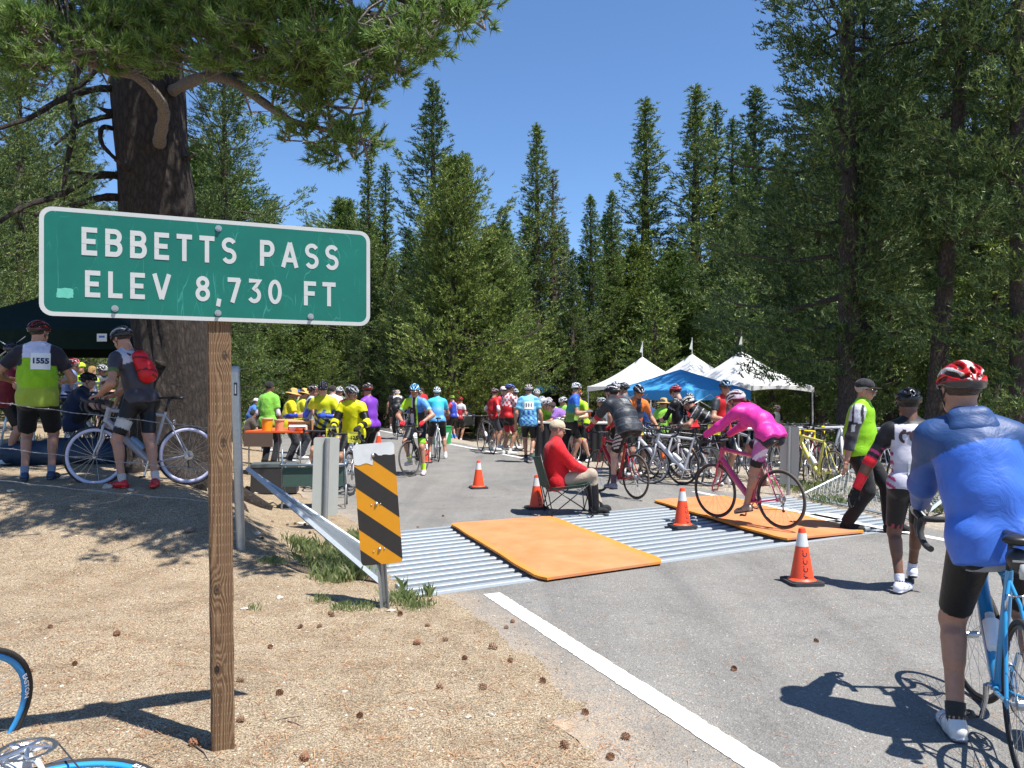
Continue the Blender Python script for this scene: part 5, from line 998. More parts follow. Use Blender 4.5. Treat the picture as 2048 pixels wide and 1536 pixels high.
def bicycle(loc, rz, label, fr='cccccc', fork=None, rim=M_RIM, tyre=M_TYRE, tape=None, deep=0, thick=1.5, steer=0, bottles=('d8d8d8',), saddle='151515', roll=0, rot=None, group=None, bag=False, rimcol=None, gloss=.25, metal=.0, skip=()):
    b = empty('bicycle', loc, 0, label=label, cat='bicycle', group=group)
    b.rotation_mode = 'QUATERNION'; b.rotation_quaternion = (Matrix.Rotation(rz, 4, 'Z') @ Matrix.Rotation(roll, 4, 'Y')).to_quaternion() if rot is None else rot
    fm = mat('bike_paint_' + fr, fr, gloss, metal, .03, 8, coat=.6); inst('frame', FRM[(thick, .02 if thick > 1 else 0)], fm, b)
    ax = (HT0 - HT1).normalized(); SM_ = Matrix.Translation(HT0) @ Matrix.Rotation(steer, 4, ax) @ Matrix.Translation(-HT0)
    fk = inst('fork', FORK, mat('bike_paint_' + (fork or fr), fork or fr, gloss, metal, .03, 8, coat=.6), b); hb = inst('handlebar', BAR, M_TAPE if tape is None else mat('tape_' + tape, tape, .8), b); st = inst('stem', STM, M_BLK, b)
    for o in (fk, hb, st): o.matrix_local = SM_
    [inst('brake_lever', l_, M_BLK, hb) for l_ in LEV]; inst('brake_caliper', BRF, M_BLK, fk)
    rm = rim if rimcol is None else mat('rim_' + rimcol, rimcol, .35)
    for rear, A in ((False, FA), (True, RA)):
        t_, r_, s_ = WM[(deep, rear)]; wl = inst('wheel', s_, M_SPK, b); M_ = (SM_ if not rear else Matrix()) @ Matrix.Translation(A); wl.matrix_local = M_; inst('tyre', t_, tyre, wl); inst('rim', r_, rm, wl)
    inst('saddle', SAD, mat('saddle_' + saddle, saddle, .4), b); inst('seatpost', SPOST, M_BLK, b); inst('brake_caliper', BRR, M_ALLOY, b)
    inst('chainring', CRING, M_ALLOY if 'ringdark' not in skip else M_BLK, b); inst('crank_arm', CARM, M_ALLOY, b); inst('chain', CHN, M_CHAIN, b); inst('derailleur', DER, M_BLK, b)
    for p in PEDS: inst('pedal', p, M_BLK, b)
    for i, c in enumerate(bottles):
        o = inst('bottle', BOTM, mat('bottle_' + c, c, .35), b)
        a, e = ((HT1, BB), (ST, BB))[i]; d = (a - e).normalized(); nrm = Vector((0, d.z, -d.y)) * (1 if i == 0 else -1); p = e + d * .22 + nrm * (.058 if i == 0 else -.058) * (1 if i == 0 else -1) * (1); o.matrix_local = Matrix.Translation(e + d * .24 + Vector((0, -d.z, d.y)) * (.06 if i == 0 else -.06) * (-1 if i == 0 else -1) * (-1)) @ d.to_track_quat('Z', 'Y').to_matrix().to_4x4()
    if bag:
        f = Field((-.06, -.08, -.08), (.06, .1, .06), .008); f.cap((0, .0, .0), (0, .05, .0), .045, .04, k=.01, fl=[((0, 0, 1), 1.1)]); V, Q = f.mesh(); link('saddle_bag', mesh('saddle_bag', V + np.array([0, .08, .9]), Q), M_BLK, b)
        mb = MB().lathe([(0, -.03), (.014, -.028), (.017, .0), (.012, .03), (0, .033)], (0, 0, 0), 10); o = mb.build('tail_light', mat('clear_lens', (.6, .62, .6), .1, 0, .05, trans=.4), b, True); o.matrix_local = Matrix.Translation((.0, .018, .865))
        mb = MB(); mb.box((0, .033, .905), (.07, .004, .008)); mb.build('reflective_stripe', mat('silver_print', (.35, .35, .35), .3, .3), b)
    return b
def bikeR(b): return b
# ------------------------------------------------------------------ signs, posts, cones, furniture
M_WOOD = bpy.data.materials.new('weathered_post_wood'); n, b, L = nodes(M_WOOD); tc = N(n, 'ShaderNodeTexCoord')
mp = N(n, 'ShaderNodeMapping'); mp.inputs['Scale'].default_value = (1, 1, .055); L.new(tc.outputs['Object'], mp.inputs[0])
q1 = N(n, 'ShaderNodeTexNoise', Scale=9, Detail=2, Distortion=.6); L.new(mp.outputs[0], q1.inputs['Vector'])
sx_ = N(n, 'ShaderNodeSeparateXYZ'); L.new(tc.outputs['Object'], sx_.inputs[0])
a_ = N(n, 'ShaderNodeMath', _operation='MULTIPLY_ADD', i1=.16); L.new(q1.outputs[0], a_.inputs[0]); L.new(sx_.outputs[0], a_.inputs[2])
KN = [(-.022, .0, .42), (.012, .0, 1.36), (-.02, 0, .75), (.02, 0, 1.72)]; prev = a_.outputs[0]; dark = None
for kx, ky, kz in KN:
    sb = N(n, 'ShaderNodeVectorMath', _operation='SUBTRACT'); L.new(tc.outputs['Object'], sb.inputs[0]); sb.inputs[1].default_value = (kx, -.045, kz); ml = N(n, 'ShaderNodeVectorMath', _operation='MULTIPLY'); L.new(sb.outputs[0], ml.inputs[0]); ml.inputs[1].default_value = (1, .3, .55)
    ln = N(n, 'ShaderNodeVectorMath', _operation='LENGTH'); L.new(ml.outputs[0], ln.inputs[0]); g1 = N(n, 'ShaderNodeMapRange', i1=0, i2=.07, i3=1, i4=0); L.new(ln.outputs['Value'], g1.inputs[0]); pw = N(n, 'ShaderNodeMath', _operation='POWER', i1=2.); L.new(g1.outputs[0], pw.inputs[0])
    ad = N(n, 'ShaderNodeMath', _operation='MULTIPLY_ADD', i1=.05); L.new(pw.outputs[0], ad.inputs[0]); L.new(prev, ad.inputs[2]); prev = ad.outputs[0]
    kd = N(n, 'ShaderNodeMapRange', i1=.009, i2=.013, i3=.35, i4=1); L.new(ln.outputs['Value'], kd.inputs[0]); dark = kd.outputs[0] if dark is None else dark
    if dark is not kd.outputs[0]: mm = N(n, 'ShaderNodeMath', _operation='MULTIPLY'); L.new(dark, mm.inputs[0]); L.new(kd.outputs[0], mm.inputs[1]); dark = mm.outputs[0]
sn = N(n, 'ShaderNodeMath', _operation='MULTIPLY', i1=520.); L.new(prev, sn.inputs[0]); si = N(n, 'ShaderNodeMath', _operation='SINE'); L.new(sn.outputs[0], si.inputs[0])
fg = N(n, 'ShaderNodeTexNoise', Scale=60, Detail=5, Roughness=.7); L.new(mp.outputs[0], fg.inputs['Vector']); h_ = N(n, 'ShaderNodeMath', _operation='MULTIPLY_ADD', i1=1.6, i2=0.); L.new(fg.outputs[0], h_.inputs[0]); L.new(si.outputs[0], h_.inputs[2])
hs = N(n, 'ShaderNodeMath', _operation='MULTIPLY_ADD', i1=.28, i2=.28); L.new(h_.outputs[0], hs.inputs[0])
wr = ramp(n, [(.1, (.075, .036, .016)), (.45, (.145, .078, .036)), (.9, (.23, .145, .075))]); L.new(hs.outputs[0], wr.inputs[0])
dk = N(n, 'ShaderNodeCombineColor'); [L.new(dark, dk.inputs[i]) for i in range(3)]
c = mixc(n, L, 1., wr.outputs[0], dk.outputs[0], 'MULTIPLY')
# incising slits
bt = N(n, 'ShaderNodeMapping'); bt.inputs['Scale'].default_value = (85, 85, 24); L.new(tc.outputs['Object'], bt.inputs[0]); fr_ = N(n, 'ShaderNodeVectorMath', _operation='FRACTION'); L.new(bt.outputs[0], fr_.inputs[0]); ds = N(n, 'ShaderNodeVectorMath', _operation='DISTANCE'); 
ms_ = N(n, 'ShaderNodeVectorMath', _operation='MULTIPLY'); L.new(fr_.outputs[0], ms_.inputs[0]); ms_.inputs[1].default_value = (1, 0, .6); L.new(ms_.outputs[0], ds.inputs[0]); ds.inputs[1].default_value = (.5, 0, .3)
ir = N(n, 'ShaderNodeMapRange', i1=.06, i2=.10, i3=.75, i4=0); L.new(ds.outputs['Value'], ir.inputs[0]); c = mixc(n, L, ir.outputs[0], c, (.36, .27, .17))
L.new(c, b.inputs['Base Color']); b.inputs['Roughness'].default_value = .85; bp = N(n, 'ShaderNodeBump', Strength=.5, Distance=.004); L.new(hs.outputs[0], bp.inputs['Height']); L.new(bp.outputs[0], b.inputs['Normal'])
M_SIGN = bpy.data.materials.new('green_sign_sheeting'); n, b, L = nodes(M_SIGN); tc = N(n, 'ShaderNodeTexCoord'); ob = tc.outputs['Object']
s1 = N(n, 'ShaderNodeTexNoise', Scale=3, Detail=6, Roughness=.7); L.new(ob, s1.inputs['Vector']); c0 = ramp(n, [(.3, (.003, .105, .078)), (.7, (.005, .14, .102))]); L.new(s1.outputs[0], c0.inputs[0]); c = c0.outputs[0]
for sc_, rr_ in ((5.2, .3), (9.0, 2.1), (14, 4.0)):      # thin scratches
    mp = N(n, 'ShaderNodeMapping'); mp.inputs['Rotation'].default_value = (0, rr_, 0); mp.inputs['Scale'].default_value = (1, 1, .33); L.new(ob, mp.inputs[0]); v = N(n, 'ShaderNodeTexVoronoi', Scale=sc_, _feature='DISTANCE_TO_EDGE'); wn = N(n, 'ShaderNodeTexNoise', Scale=5, Detail=3); L.new(mp.outputs[0], wn.inputs['Vector'])
    vm = N(n, 'ShaderNodeVectorMath', _operation='MULTIPLY_ADD'); L.new(wn.outputs['Color'], vm.inputs[0]); vm.inputs[1].default_value = (.3, .3, .3); L.new(mp.outputs[0], vm.inputs[2]); L.new(vm.outputs[0], v.inputs['Vector'])
    k = ramp(n, [(0, (.34, .34, .34)), (.0035, (.26, .26, .26)), (.006, (0, 0, 0))]); L.new(v.outputs['Distance'], k.inputs[0]); bk = N(n, 'ShaderNodeTexNoise', Scale=4.5 + rr_, Detail=2); L.new(ob, bk.inputs['Vector']); br_ = ramp(n, [(.52, (0, 0, 0)), (.62, (1, 1, 1))]); L.new(bk.outputs[0], br_.inputs[0])
    mm = N(n, 'ShaderNodeMath', _operation='MULTIPLY'); L.new(k.outputs[0], mm.inputs[0]); L.new(br_.outputs[0], mm.inputs[1]); c = mixc(n, L, mm.outputs[0], c, (.12, .52, .42))
L.new(c, b.inputs['Base Color']); b.inputs['Roughness'].default_value = .38; b.inputs['Specular IOR Level'].default_value = .4
M_SWHITE = mat('sign_white', (.44, .455, .44), .45, 0, .10, 9); M_SBACK = mat('aluminium_back', (.42, .43, .38), .5, .25, .08, 5, .05); M_GHOST = mat('faded_sticker_patch', (.10, .42, .32), .5, 0, .35, 30)
M_SYEL = mat('orange_yellow_sheeting', (.64, .265, .004), .4, 0, .06, 12); M_SBLK = mat('black_stripe_print', (.022, .02, .018), .4, 0, .25, 25); M_BOLT = mat('bolt_steel', (.42, .42, .40), .35, .8)
# --- the elevation sign
SL, SRr = P(78, 518, 3.0), P(740, 560, 3.5); SLx, SRx = Vector((SL.x, SL.y, 0)), Vector((SRr.x, SRr.y, 0)); sd = (SRx - SLx); SWd = sd.length; sd.normalize(); sn_ = Vector((sd.y, -sd.x, 0)); SC0 = (SLx + SRx) / 2 + Vector((0, 0, 2.094)); SH = .414
def rrect(w, h, r, k=6):
    o = []
    for cx, cy, a0 in ((w / 2 - r, h / 2 - r, 0), (-w / 2 + r, h / 2 - r, 90), (-w / 2 + r, -h / 2 + r, 180), (w / 2 - r, -h / 2 + r, 270)):
        o += [(cx + r * math.cos(R(a0 + 90 * i / k)), cy + r * math.sin(R(a0 + 90 * i / k))) for i in range(k + 1)]
    return o
sg = empty('elevation_sign', (SC0.x, SC0.y, SC0.z), math.atan2(sd.y, sd.x), label='green elevation sign with white letters on a wooden post', cat='road sign')
up = Matrix.Rotation(R(90), 3, 'X')      # x right, y up, z toward the viewer
tl = R(.6); up = Matrix.Rotation(tl * 0, 3, 'Y') @ up
MB().prism(rrect(SWd, SH, .045), -.004, 0, rot=up).build('board', [M_SBACK], sg)
o = MB(); A_ = rrect(SWd, SH, .045); B2 = rrect(SWd - .032, SH - .032, .032); k_ = len(A_); V = [up @ Vector((x, y, .0012)) for x, y in A_ + B2]; o.add(V, [(i, (i + 1) % k_, k_ + (i + 1) % k_, k_ + i) for i in range(k_)]); o.build('border', M_SWHITE, sg)
o = MB(); o.add([up @ Vector((x, y, .0008)) for x, y in rrect(SWd - .028, SH - .028, .034)], [tuple(range(28))]); o.build('green_panel', M_SIGN, sg)
# letters: strokes with square ends, drawn for a cap height of 1
def arc(cx, cy, rx, ry, a0, a1, n=10): return [(cx + rx * math.cos(R(a0 + (a1 - a0) * i / n)), cy + ry * math.sin(R(a0 + (a1 - a0) * i / n))) for i in range(n + 1)]
h_ = .09
GL = {'E': (.58, [[(h_, 0), (h_, 1)], [(0, 1 - h_), (.58, 1 - h_)], [(0, .5), (.52, .5)], [(0, h_), (.58, h_)]]), 'L': (.55, [[(h_, 0), (h_, 1)], [(0, h_), (.55, h_)]]), 'F': (.56, [[(h_, 0), (h_, 1)], [(0, 1 - h_), (.56, 1 - h_)], [(0, .5), (.5, .5)]]),
 'T': (.62, [[(.31, 0), (.31, 1)], [(0, 1 - h_), (.62, 1 - h_)]]), 'V': (.74, [[(.075, 1), (.37, .03)], [(.665, 1), (.37, .03)]]), 'A': (.76, [[(.08, 0), (.38, .97)], [(.68, 0), (.38, .97)], [(.2, .29), (.56, .29)]]),
 'B': (.64, [[(h_, 0), (h_, 1)], [(0, 1 - h_), (.36, 1 - h_)] + arc(.36, .725, .175, .185, 90, -90)[0:] + [(0, .52)], [(0, .52), (.38, .52)] + arc(.38, .30, .18, .21, 90, -90) + [(0, h_)]]),
 'P': (.63, [[(h_, 0), (h_, 1)], [(0, 1 - h_), (.36, 1 - h_)] + arc(.36, .68, .185, .23, 90, -90) + [(0, .45)]]),
 'S': (.62, [arc(.31, .715, .225, .20, 25, 270, 14) + arc(.31, .295, .225, .215, 90, -155, 14)]),
 '8': (.62, [arc(.31, .73, .19, .185, 0, 360, 18), arc(.31, .30, .22, .215, 0, 360, 18)]), '7': (.58, [[(0, 1 - h_), (.54, 1 - h_)], [(.5, .95), (.2, 0)]]),
 '3': (.58, [[(.04, .91), (.5, .91), (.27, .60)] + arc(.27, .33, .22, .24, 80, -150, 14)]), '0': (.62, [arc(.31, .5, .22, .415, 0, 360, 24)]), ',': (.14, [[(.09, .13), (.03, -.17)]]), ' ': (.40, [])}
def stroke(poly, w, z, tr):
    poly = [p for i, p in enumerate(poly) if i == 0 or math.dist(p, poly[i - 1]) > 1e-4]; m_ = MB(); n_ = len(poly); cl = math.dist(poly[0], poly[-1]) < 1e-6 and n_ > 3; V = []
    for i, p in enumerate(poly):
        a = poly[i - 1] if i > 0 else (poly[-2] if cl else None); c = poly[i + 1] if i < n_ - 1 else (poly[1] if cl else None)
        d1_ = None if a is None else np.array([p[0] - a[0], p[1] - a[1]]); d2_ = None if c is None else np.array([c[0] - p[0], c[1] - p[1]])
        d1_ = d2_ if d1_ is None else d1_; d2_ = d1_ if d2_ is None else d2_; d1_ = d1_ / np.linalg.norm(d1_); d2_ = d2_ / np.linalg.norm(d2_); t = d1_ + d2_; t /= np.linalg.norm(t) + 1e-9; nn2 = np.array([-t[1], t[0]]); sc_ = 1 / max(.6, abs(nn2 @ np.array([-d1_[1], d1_[0]])))
        V += [tr(p[0] + nn2[0] * w * sc_, p[1] + nn2[1] * w * sc_, z), tr(p[0] - nn2[0] * w * sc_, p[1] - nn2[1] * w * sc_, z)]
    m_.add(V, [(2 * i + 1, 2 * i + 3, 2 * i + 2, 2 * i) for i in range(n_ - 1)]); return m_
def letter_line(txt, x0, x1, y0, y1, cap):
    """x0..x1 in the sign's own plane, baseline from y0 to y1"""
    ws = [GL[c][0] for c in txt]; gap = .30; tot = sum(ws) + gap * (len(txt) - 1); sc_ = (x1 - x0) / tot; x = 0
    for i, c in enumerate(txt):
        if c != ' ':
            m_ = MB(); xo = x0 + x * sc_; yo = y0 + (y1 - y0) * (x / tot)
            for j, st_ in enumerate(GL[c][1]):
                q = stroke(st_, h_ * (.92 if c in 'S830' else 1), .0022 + .0002 * j, lambda a, b2, z: up @ Vector((xo + a * sc_, yo + b2 * cap, z))); m_.add(q.v, q.f)
            m_.build('letter', M_SWHITE, sg)
        x += GL[c][0] + gap
def s_uv(px, py):      # photo measurement -> sign plane coordinates
    dr = Vector(((px - CX) / FPX, 1, -(py - HZ) / FPX)); o_ = Vector((0, 0, EYE)); t = (SC0 - o_).dot(sn_) / dr.dot(sn_); p = o_ + dr * t - SC0; return p.dot(sd), p.z
a0, b0 = s_uv(163, 510); a1, b1 = s_uv(677, 541); letter_line('EBBETTS PASS', a0, a1, b0 - .0, b1, .108)
a0, b0 = s_uv(170, 594); a1, b1 = s_uv(671, 613); letter_line('ELEV 8,730 FT', a0, a1, b0, b1, .103)
for px, py in ((437, 457), (230, 617), (436, 626), (621, 633)):
    a, b2 = s_uv(px, py); m_ = MB(); m_.lathe([(0, .003), (.013, .003), (.013, .005), (.0075, .005), (.0075, .012), (0, .012)], n=12); m_.v = [tuple(up @ Vector(v) + up @ Vector((a, b2, 0))) for v in m_.v]; m_.build('bolt', M_BOLT, sg, True, 40)
a, b2 = s_uv(130, 586); rs = np.random.RandomState(2); pl = [(a + (.028 if abs(math.cos(t)) > abs(math.sin(t)) else .028 * abs(math.cos(t) / math.sin(t))) * (1 if math.cos(t) > 0 else -1) * rs.uniform(.9, 1.1), b2 + (.019 if abs(math.sin(t)) > abs(math.cos(t)) else .019 * abs(math.tan(t))) * (1 if math.sin(t) > 0 else -1) * rs.uniform(.85, 1.1)) for t in np.linspace(.05, 6.2, 30)]
MB().add([up @ Vector((x, y, .0016)) for x, y in pl], [tuple(range(30))]).build('faded_patch', M_GHOST, sg)
# wooden post
pb = P(446, 1497, 3.36); pb.z = float(gh(pb.x, pb.y)) - .08; pt = SC0 + sd * -.0 + sn_ * -.055; a, _ = s_uv(437, 600); pt = SC0 + sd * a - sn_ * .052; pt.z = SC0.z + .1
post = empty('post', (0, 0, 0)); bpy.data.objects.remove(post)
m_ = MB(); hw = .0455; K = 60; zax = (pt - pb); Lp = zax.length; zax.normalize(); RM = Matrix((sd, -sn_ * 1.0, Vector((0, 0, 1)))).transposed(); V = []; rs = np.random.RandomState(8)
prof = [(-1, -.86), (-.86, -1), (.86, -1), (1, -.86), (1, .86), (.86, 1), (-.86, 1), (-1, .86)]
for i in range(K + 1):
    for x, y in prof: j = 1 + .02 * math.sin(i * .9 + x * 2) + rs.normal(0, .006); V.append(Vector((x * hw * j, y * hw * j, Lp * i / K)))
m_.add(V, [(i * 8 + k, i * 8 + (k + 1) % 8, (i + 1) * 8 + (k + 1) % 8, (i + 1) * 8 + k) for i in range(K) for k in range(8)] + [tuple(K * 8 + k for k in range(8))])
po = m_.build('wooden_post', M_WOOD, sg, False); RMz = Matrix((sd - zax * sd.dot(zax), zax.cross(sd), zax)).transposed(); RMz.col[0].normalize(); RMz.col[1].normalize(); po.matrix_world = Matrix.Translation(pb) @ RMz.to_4x4(); po.matrix_parent_inverse = Matrix()
po.matrix_local = (Matrix.Translation(SC0) @ Matrix.Rotation(math.atan2(sd.y, sd.x), 4, 'Z')).inverted() @ Matrix.Translation(pb) @ RMz.to_4x4()

# --- striped hazard marker beside the guard
def clip2(poly, p, nrm): return clipline(poly, p, nrm)
hb = hit(771, 1217); d_ = hb.y; hm = empty('hazard_marker', hb, R(-4), label='orange and black diagonal striped hazard marker with torn white top', cat='road sign')
hm.rotation_euler = (0, R(-4.2), R(6)); W_, H_ = .300, .885; z0_ = .325; rect = rrect(W_, H_, .03, 4); U = lambda x, y, z: Vector((x, -z, y + z0_ + H_ / 2))
m_ = MB(); m_.prism(rect, -.003, 0, tofn=lambda v: U(v.x, v.y, v.z)); m_.build('board', M_SBACK, hm)
m_ = MB(); m_.add([U(x, y, .001) for x, y in rect], [tuple(range(len(rect)))]); m_.build('orange_face', M_SYEL, hm)
for i in range(-2, 5):
    c_ = .44 - i * .305 + .03; nr = np.array([.63, .777]); band = clip2(clip2(rect, (0, c_), tuple(-nr)), (0, c_ - .152 * 1.02), tuple(nr))
    if len(band) > 2 and c_ < .62: m_ = MB(); m_.add([U(x, y, .002) for x, y in band], [tuple(range(len(band)))]); m_.build('stripe', M_SBLK, hm)
m_ = MB(); torn = [(-.148, .30)] + [(-.148 + .165 * t + .0, .30 - .008 * math.sin(t * 9) - .012 * t) for t in np.linspace(.05, .8, 8)] + [(-.012, .325), (-.022, .35), (-.012, .372), (.012, .37), (.03, .352), (.055, .35)] + [(.055 + .093 * t, .352 + .004 * math.sin(t * 7)) for t in np.linspace(.1, 1, 5)]
top_ = [(x, y) for x, y in rect if y > .37]; top_ = sorted([p for p in top_ if p[0] > 0], key=lambda p: -p[1] if False else p[1]) + sorted([p for p in top_ if p[0] <= 0], key=lambda p: -p[1])
m_.add([U(x, y, .0032) for x, y in torn + top_], [tuple(range(len(torn + top_)))]); m_.build('torn_white_sheet', mat('torn_sheeting', (.68, .70, .69), .35, .15, .18, 11), hm)
for y in (.355, .0, -.33): MB().lathe([(0, .011), (.006, .010), (.011, .004), (.013, .002)], n=12).build('bolt', M_BOLT, hm, True).matrix_local = Matrix.Translation(U(-.01, y, .002)) @ Matrix.Rotation(R(90), 4, 'X')
for dx, y in ((-.035, -.005), (.03, -.002), (-.045, -.345), (.035, -.33)): MB().lathe([(0, .003), (.004, .002), (.0055, 0)], n=8).build('rivet', M_BOLT, hm, True).matrix_local = Matrix.Translation(U(-.01 + dx, y, .003)) @ Matrix.Rotation(R(90), 4, 'X')
m_ = MB(); pr = [(-.034, -.0), (-.034, .018), (-.022, .018), (-.013, .038), (.013, .038), (.022, .018), (.034, .018), (.034, 0), (.03, 0), (.018, .014), (.009, .033), (-.009, .033), (-.018, .014), (-.03, 0)]
m_.prism(pr, -.1, z0_ + H_ - .1, tofn=lambda v: Vector((v.x - .005, v.y + .004, v.z))); m_.build('steel_post', M_STEEL, hm)
# --- back side markers at the far corners
def marker_back(px, py, yaw, h, w_, lbl, z=.15, lean=0):
    p = hit(px, py); t = empty('hazard_marker', p, 0, label=lbl, cat='road sign'); t.rotation_euler = (0, R(lean), R(yaw)); r = rrect(w_, h, .03, 4)
    MB().prism(r, -.0015, .0015, tofn=lambda v: Vector((v.x, v.z + .03, v.y + z + h / 2))).build('board', M_SBACK, t); MB().cyl((0, 0, -.1), (0, 0, z + h - .01), .028, 12).build('steel_post', M_STEEL, t, True, 40); return t
marker_back(650, 1062, 28, .90, .30, 'blank grey back of a hazard marker behind the diagonal brace', .17, 1.5); marker_back(1576, 990, -38, .9, .29, 'blank grey back of a hazard marker by the bicycle racks', .16, 1)
# --- steel fence post, brace wings
fp = hit(482, 1094); t = empty('fence_post', fp, label='round galvanised fence post with cap right of the wooden sign post', cat='fence post'); ht = EYE - (733 - HZ) / FPX * fp.y - fp.z; ln_ = -(482 - 470) / FPX * fp.y
MB().tube([Vector((0, 0, -.1)), Vector((ln_, 0, ht - .04))], .042, 18).build('pipe', galv('pipe_steel', (.42, .43, .42), .38, .7), t, True, 40)
MB().lathe([(.047, 0), (.047, .03), (.038, .05), (0, .058)], (ln_, 0, ht - .05), 18).build('cap', M_STEEL, t, True, 40)
MB().box((ln_ + .02, -.043, ht - .21), (.03, .004, .12)).build('tag_plate', mat('tag_dark', (.03, .03, .05), .5), t); MB().box((ln_ + .02, -.046, ht - .21), (.012, .003, .085)).build('tag_print', M_CARD, t)
def wing(T_, A_, B_, far, lbl, tube=.035):
    o_ = (A_ + B_) / 2; t = empty('guard_wing', o_, label=lbl, cat='guard wing'); a, b2, c = [q - o_ for q in (T_, A_, B_)]; f_ = [q - o_ for q in far] if far else [a]
    top2 = f_[-1]
    def bar(p, q, w_=tube):
        d = (q - p).normalized(); u = d.orthogonal().normalized(); m_ = MB(); m_.tube([p, q], w_ * .7, 4); return m_
    bar(b2, f_[0]).build('frame_bar', M_GALV, t); bar(c, top2, tube * .5).build('frame_bar', M_GALV, t); bar(b2, c, tube * .6).build('frame_bar', M_GALV, t)
    if len(f_) > 1: bar(f_[0], top2).build('frame_bar', M_GALV, t)
    # diamond mesh
    P0, P1, P2, P3 = b2, c, top2, f_[0]; m_ = MB(); W2 = lambda u, v: P0 * (1 - u) * (1 - v) + P1 * u * (1 - v) + P2 * u * v + P3 * (1 - u) * v
    nu, nv = 26, max(6, int(26 * (P3 - P0).length / (P1 - P0).length))
    for i in range(-nv, nu + 1):
        for sgn in (1, -1):
            u0, v0, u1, v1 = i / nu, 0, (i + nv) / nu, 1
            if u0 < 0: v0 = -i / nv; u0 = 0
            if u1 > 1: v1 = (nu - i) / nv; u1 = 1
            if v1 > v0: 
                if sgn < 0: u0, u1 = 1 - u0, 1 - u1
                m_.tube([W2(u0, v0), W2((u0 + u1) / 2, (v0 + v1) / 2) + Vector((0, 0, .003 * sgn)), W2(u1, v1)], .0032, 3, cap=False)
    m_.build('wire_mesh', M_GALV, t, kind='stuff'); return t
wing(fp + Vector((.06, -.0, EYE - (937 - HZ) / FPX * fp.y - fp.z)), P(766, 1170, 6.62), Vector((-1.2, 7.4, .05)), None, 'slanting steel brace wing from the fence post down to the cattle guard', .038)
wing(None or P(1700, 945, 12.2), Vector((4.93, 9.7, .03)), Vector((4.33, 12.0, .03)), [P(1905, 985, 10.4), P(1700, 942, 12.3)], 'slanted wire mesh wing panel at the right end of the cattle guard', .04)
# --- barbed wire
bw = empty('barbed_wire', fp + Vector((0, 0, .5)), label='three strands of barbed wire running left from the steel post', cat='barbed wire'); M_WIRE = galv('barbed_wire_steel', (.38, .37, .36), .5, .6); rs = np.random.RandomState(4)
for pr_, pl_ in ((861, 803), (946, 893), (1007, 958)):
    a = P(476, pr_, fp.y - .04); e = P(-120, pl_ - (pr_ - pl_) * .25, fp.y + .75); m_ = MB(); n_ = 90
    pts = [a.lerp(e, i / n_) - Vector((0, 0, .02 * math.sin(i / n_ * math.pi))) + Vector((0, 0, .004 * math.sin(i * .5))) for i in range(n_ + 1)]
    for ph_ in (0, math.pi): m_.tube([p + Vector((0, .003 * math.cos(i * 1.6 + ph_), .003 * math.sin(i * 1.6 + ph_))) - bw.location for i, p in enumerate(pts)], .0022, 4)
    m_.build('wire', M_WIRE, bw); k_ = MB()
    for i in range(3, n_, 4):
        for j in range(2): v = Vector(rs.normal(0, 1, 3)); v.normalize(); p = pts[i] - bw.location + Vector((.012 * j, 0, 0)); k_.tube([p - v * .016, p + v * .016], .0018, 3)
        k_.ring(pts[i] - bw.location, (1, 0, 0), .004, .002, 6, 3)
    k_.build('barbs', M_WIRE, bw, kind='stuff')
# --- cones
M_CONE = mat('cone_orange', (.86, .075, .018), .42, 0, .06, 9, .03); M_REFL = mat('cone_reflective_collar', (.66, .66, .64), .35, .1, .12, 40); M_CBASE = mat('cone_base_rubber', (.035, .035, .037), .8, 0, .3, 14)
def cone(px, py, lbl, txt=None, rz=0, sc_=1., txt_side=0, w=None):
    p = hit(px, py) if w is None else Vector(w); p.z = max(p.z, 0) + .004; t = empty('traffic_cone', p, rz, label=lbl, cat='traffic cone', group='orange traffic cones on the road'); H = .46
    bm_ = MB(); bm_.prism(rrect(.285, .285, .04, 4), 0, .028); bm_.prism(rrect(.25, .25, .04, 4), .028, .034); bm_.build('base', M_CBASE, t)
    rf = lambda z: .098 - (.098 - .026) * (z - .03) / (H - .03)
    MB().lathe([(.115, .034), (rf(.05), .05), (rf(.31), .31), (rf(.31) - .003, .312)], n=32).build('cone_body', M_CONE, t, True, 40)
    MB().lathe([(rf(.31) + .001, .31), (rf(.42) + .001, .42)], n=32).build('reflective_collar', M_REFL, t, True); MB().lathe([(rf(.42), .42), (rf(.455), .455), (.018, .46), (.016, .452), (.016, .3)], n=32).build('cone_tip', M_CONE, t, True, 40)
    if txt:
        V3, F3 = text_mesh(txt, .052, .0012, space=1.25); vs = []
        for x, y, _ in V3:      # the word runs up the cone
            z = .165 + x; a = y / rf(z) + txt_side; r_ = rf(z) + .0015; vs.append((r_ * math.cos(a - math.pi / 2), r_ * math.sin(a - math.pi / 2), z))
        me = bpy.data.meshes.new('lettering'); me.from_pydata(vs, [], F3); link('lettering', me, M_INK, t)
    return t
cone(1604, 1168, 'nearest orange cone standing alone on the asphalt', 'A.C.C.C.', .1, txt_side=-.1)
cone(957, 977, 'orange cone alone in the middle of the road', None, .25); cone(1073, 1018, 'orange cone beside the folding chair with the man in red', 'A.C.C.C.', .3, txt_side=.15)
cone(1297, 1058, 'orange cone between the two orange boards', 'A.C.C.C.', .2, txt_side=.3, w=(2.0, 9.35, .006)); cone(852, 926, 'orange cone mostly hidden behind the front cyclist wheel'); cone(757, 893, 'small orange cone behind the striped marker')
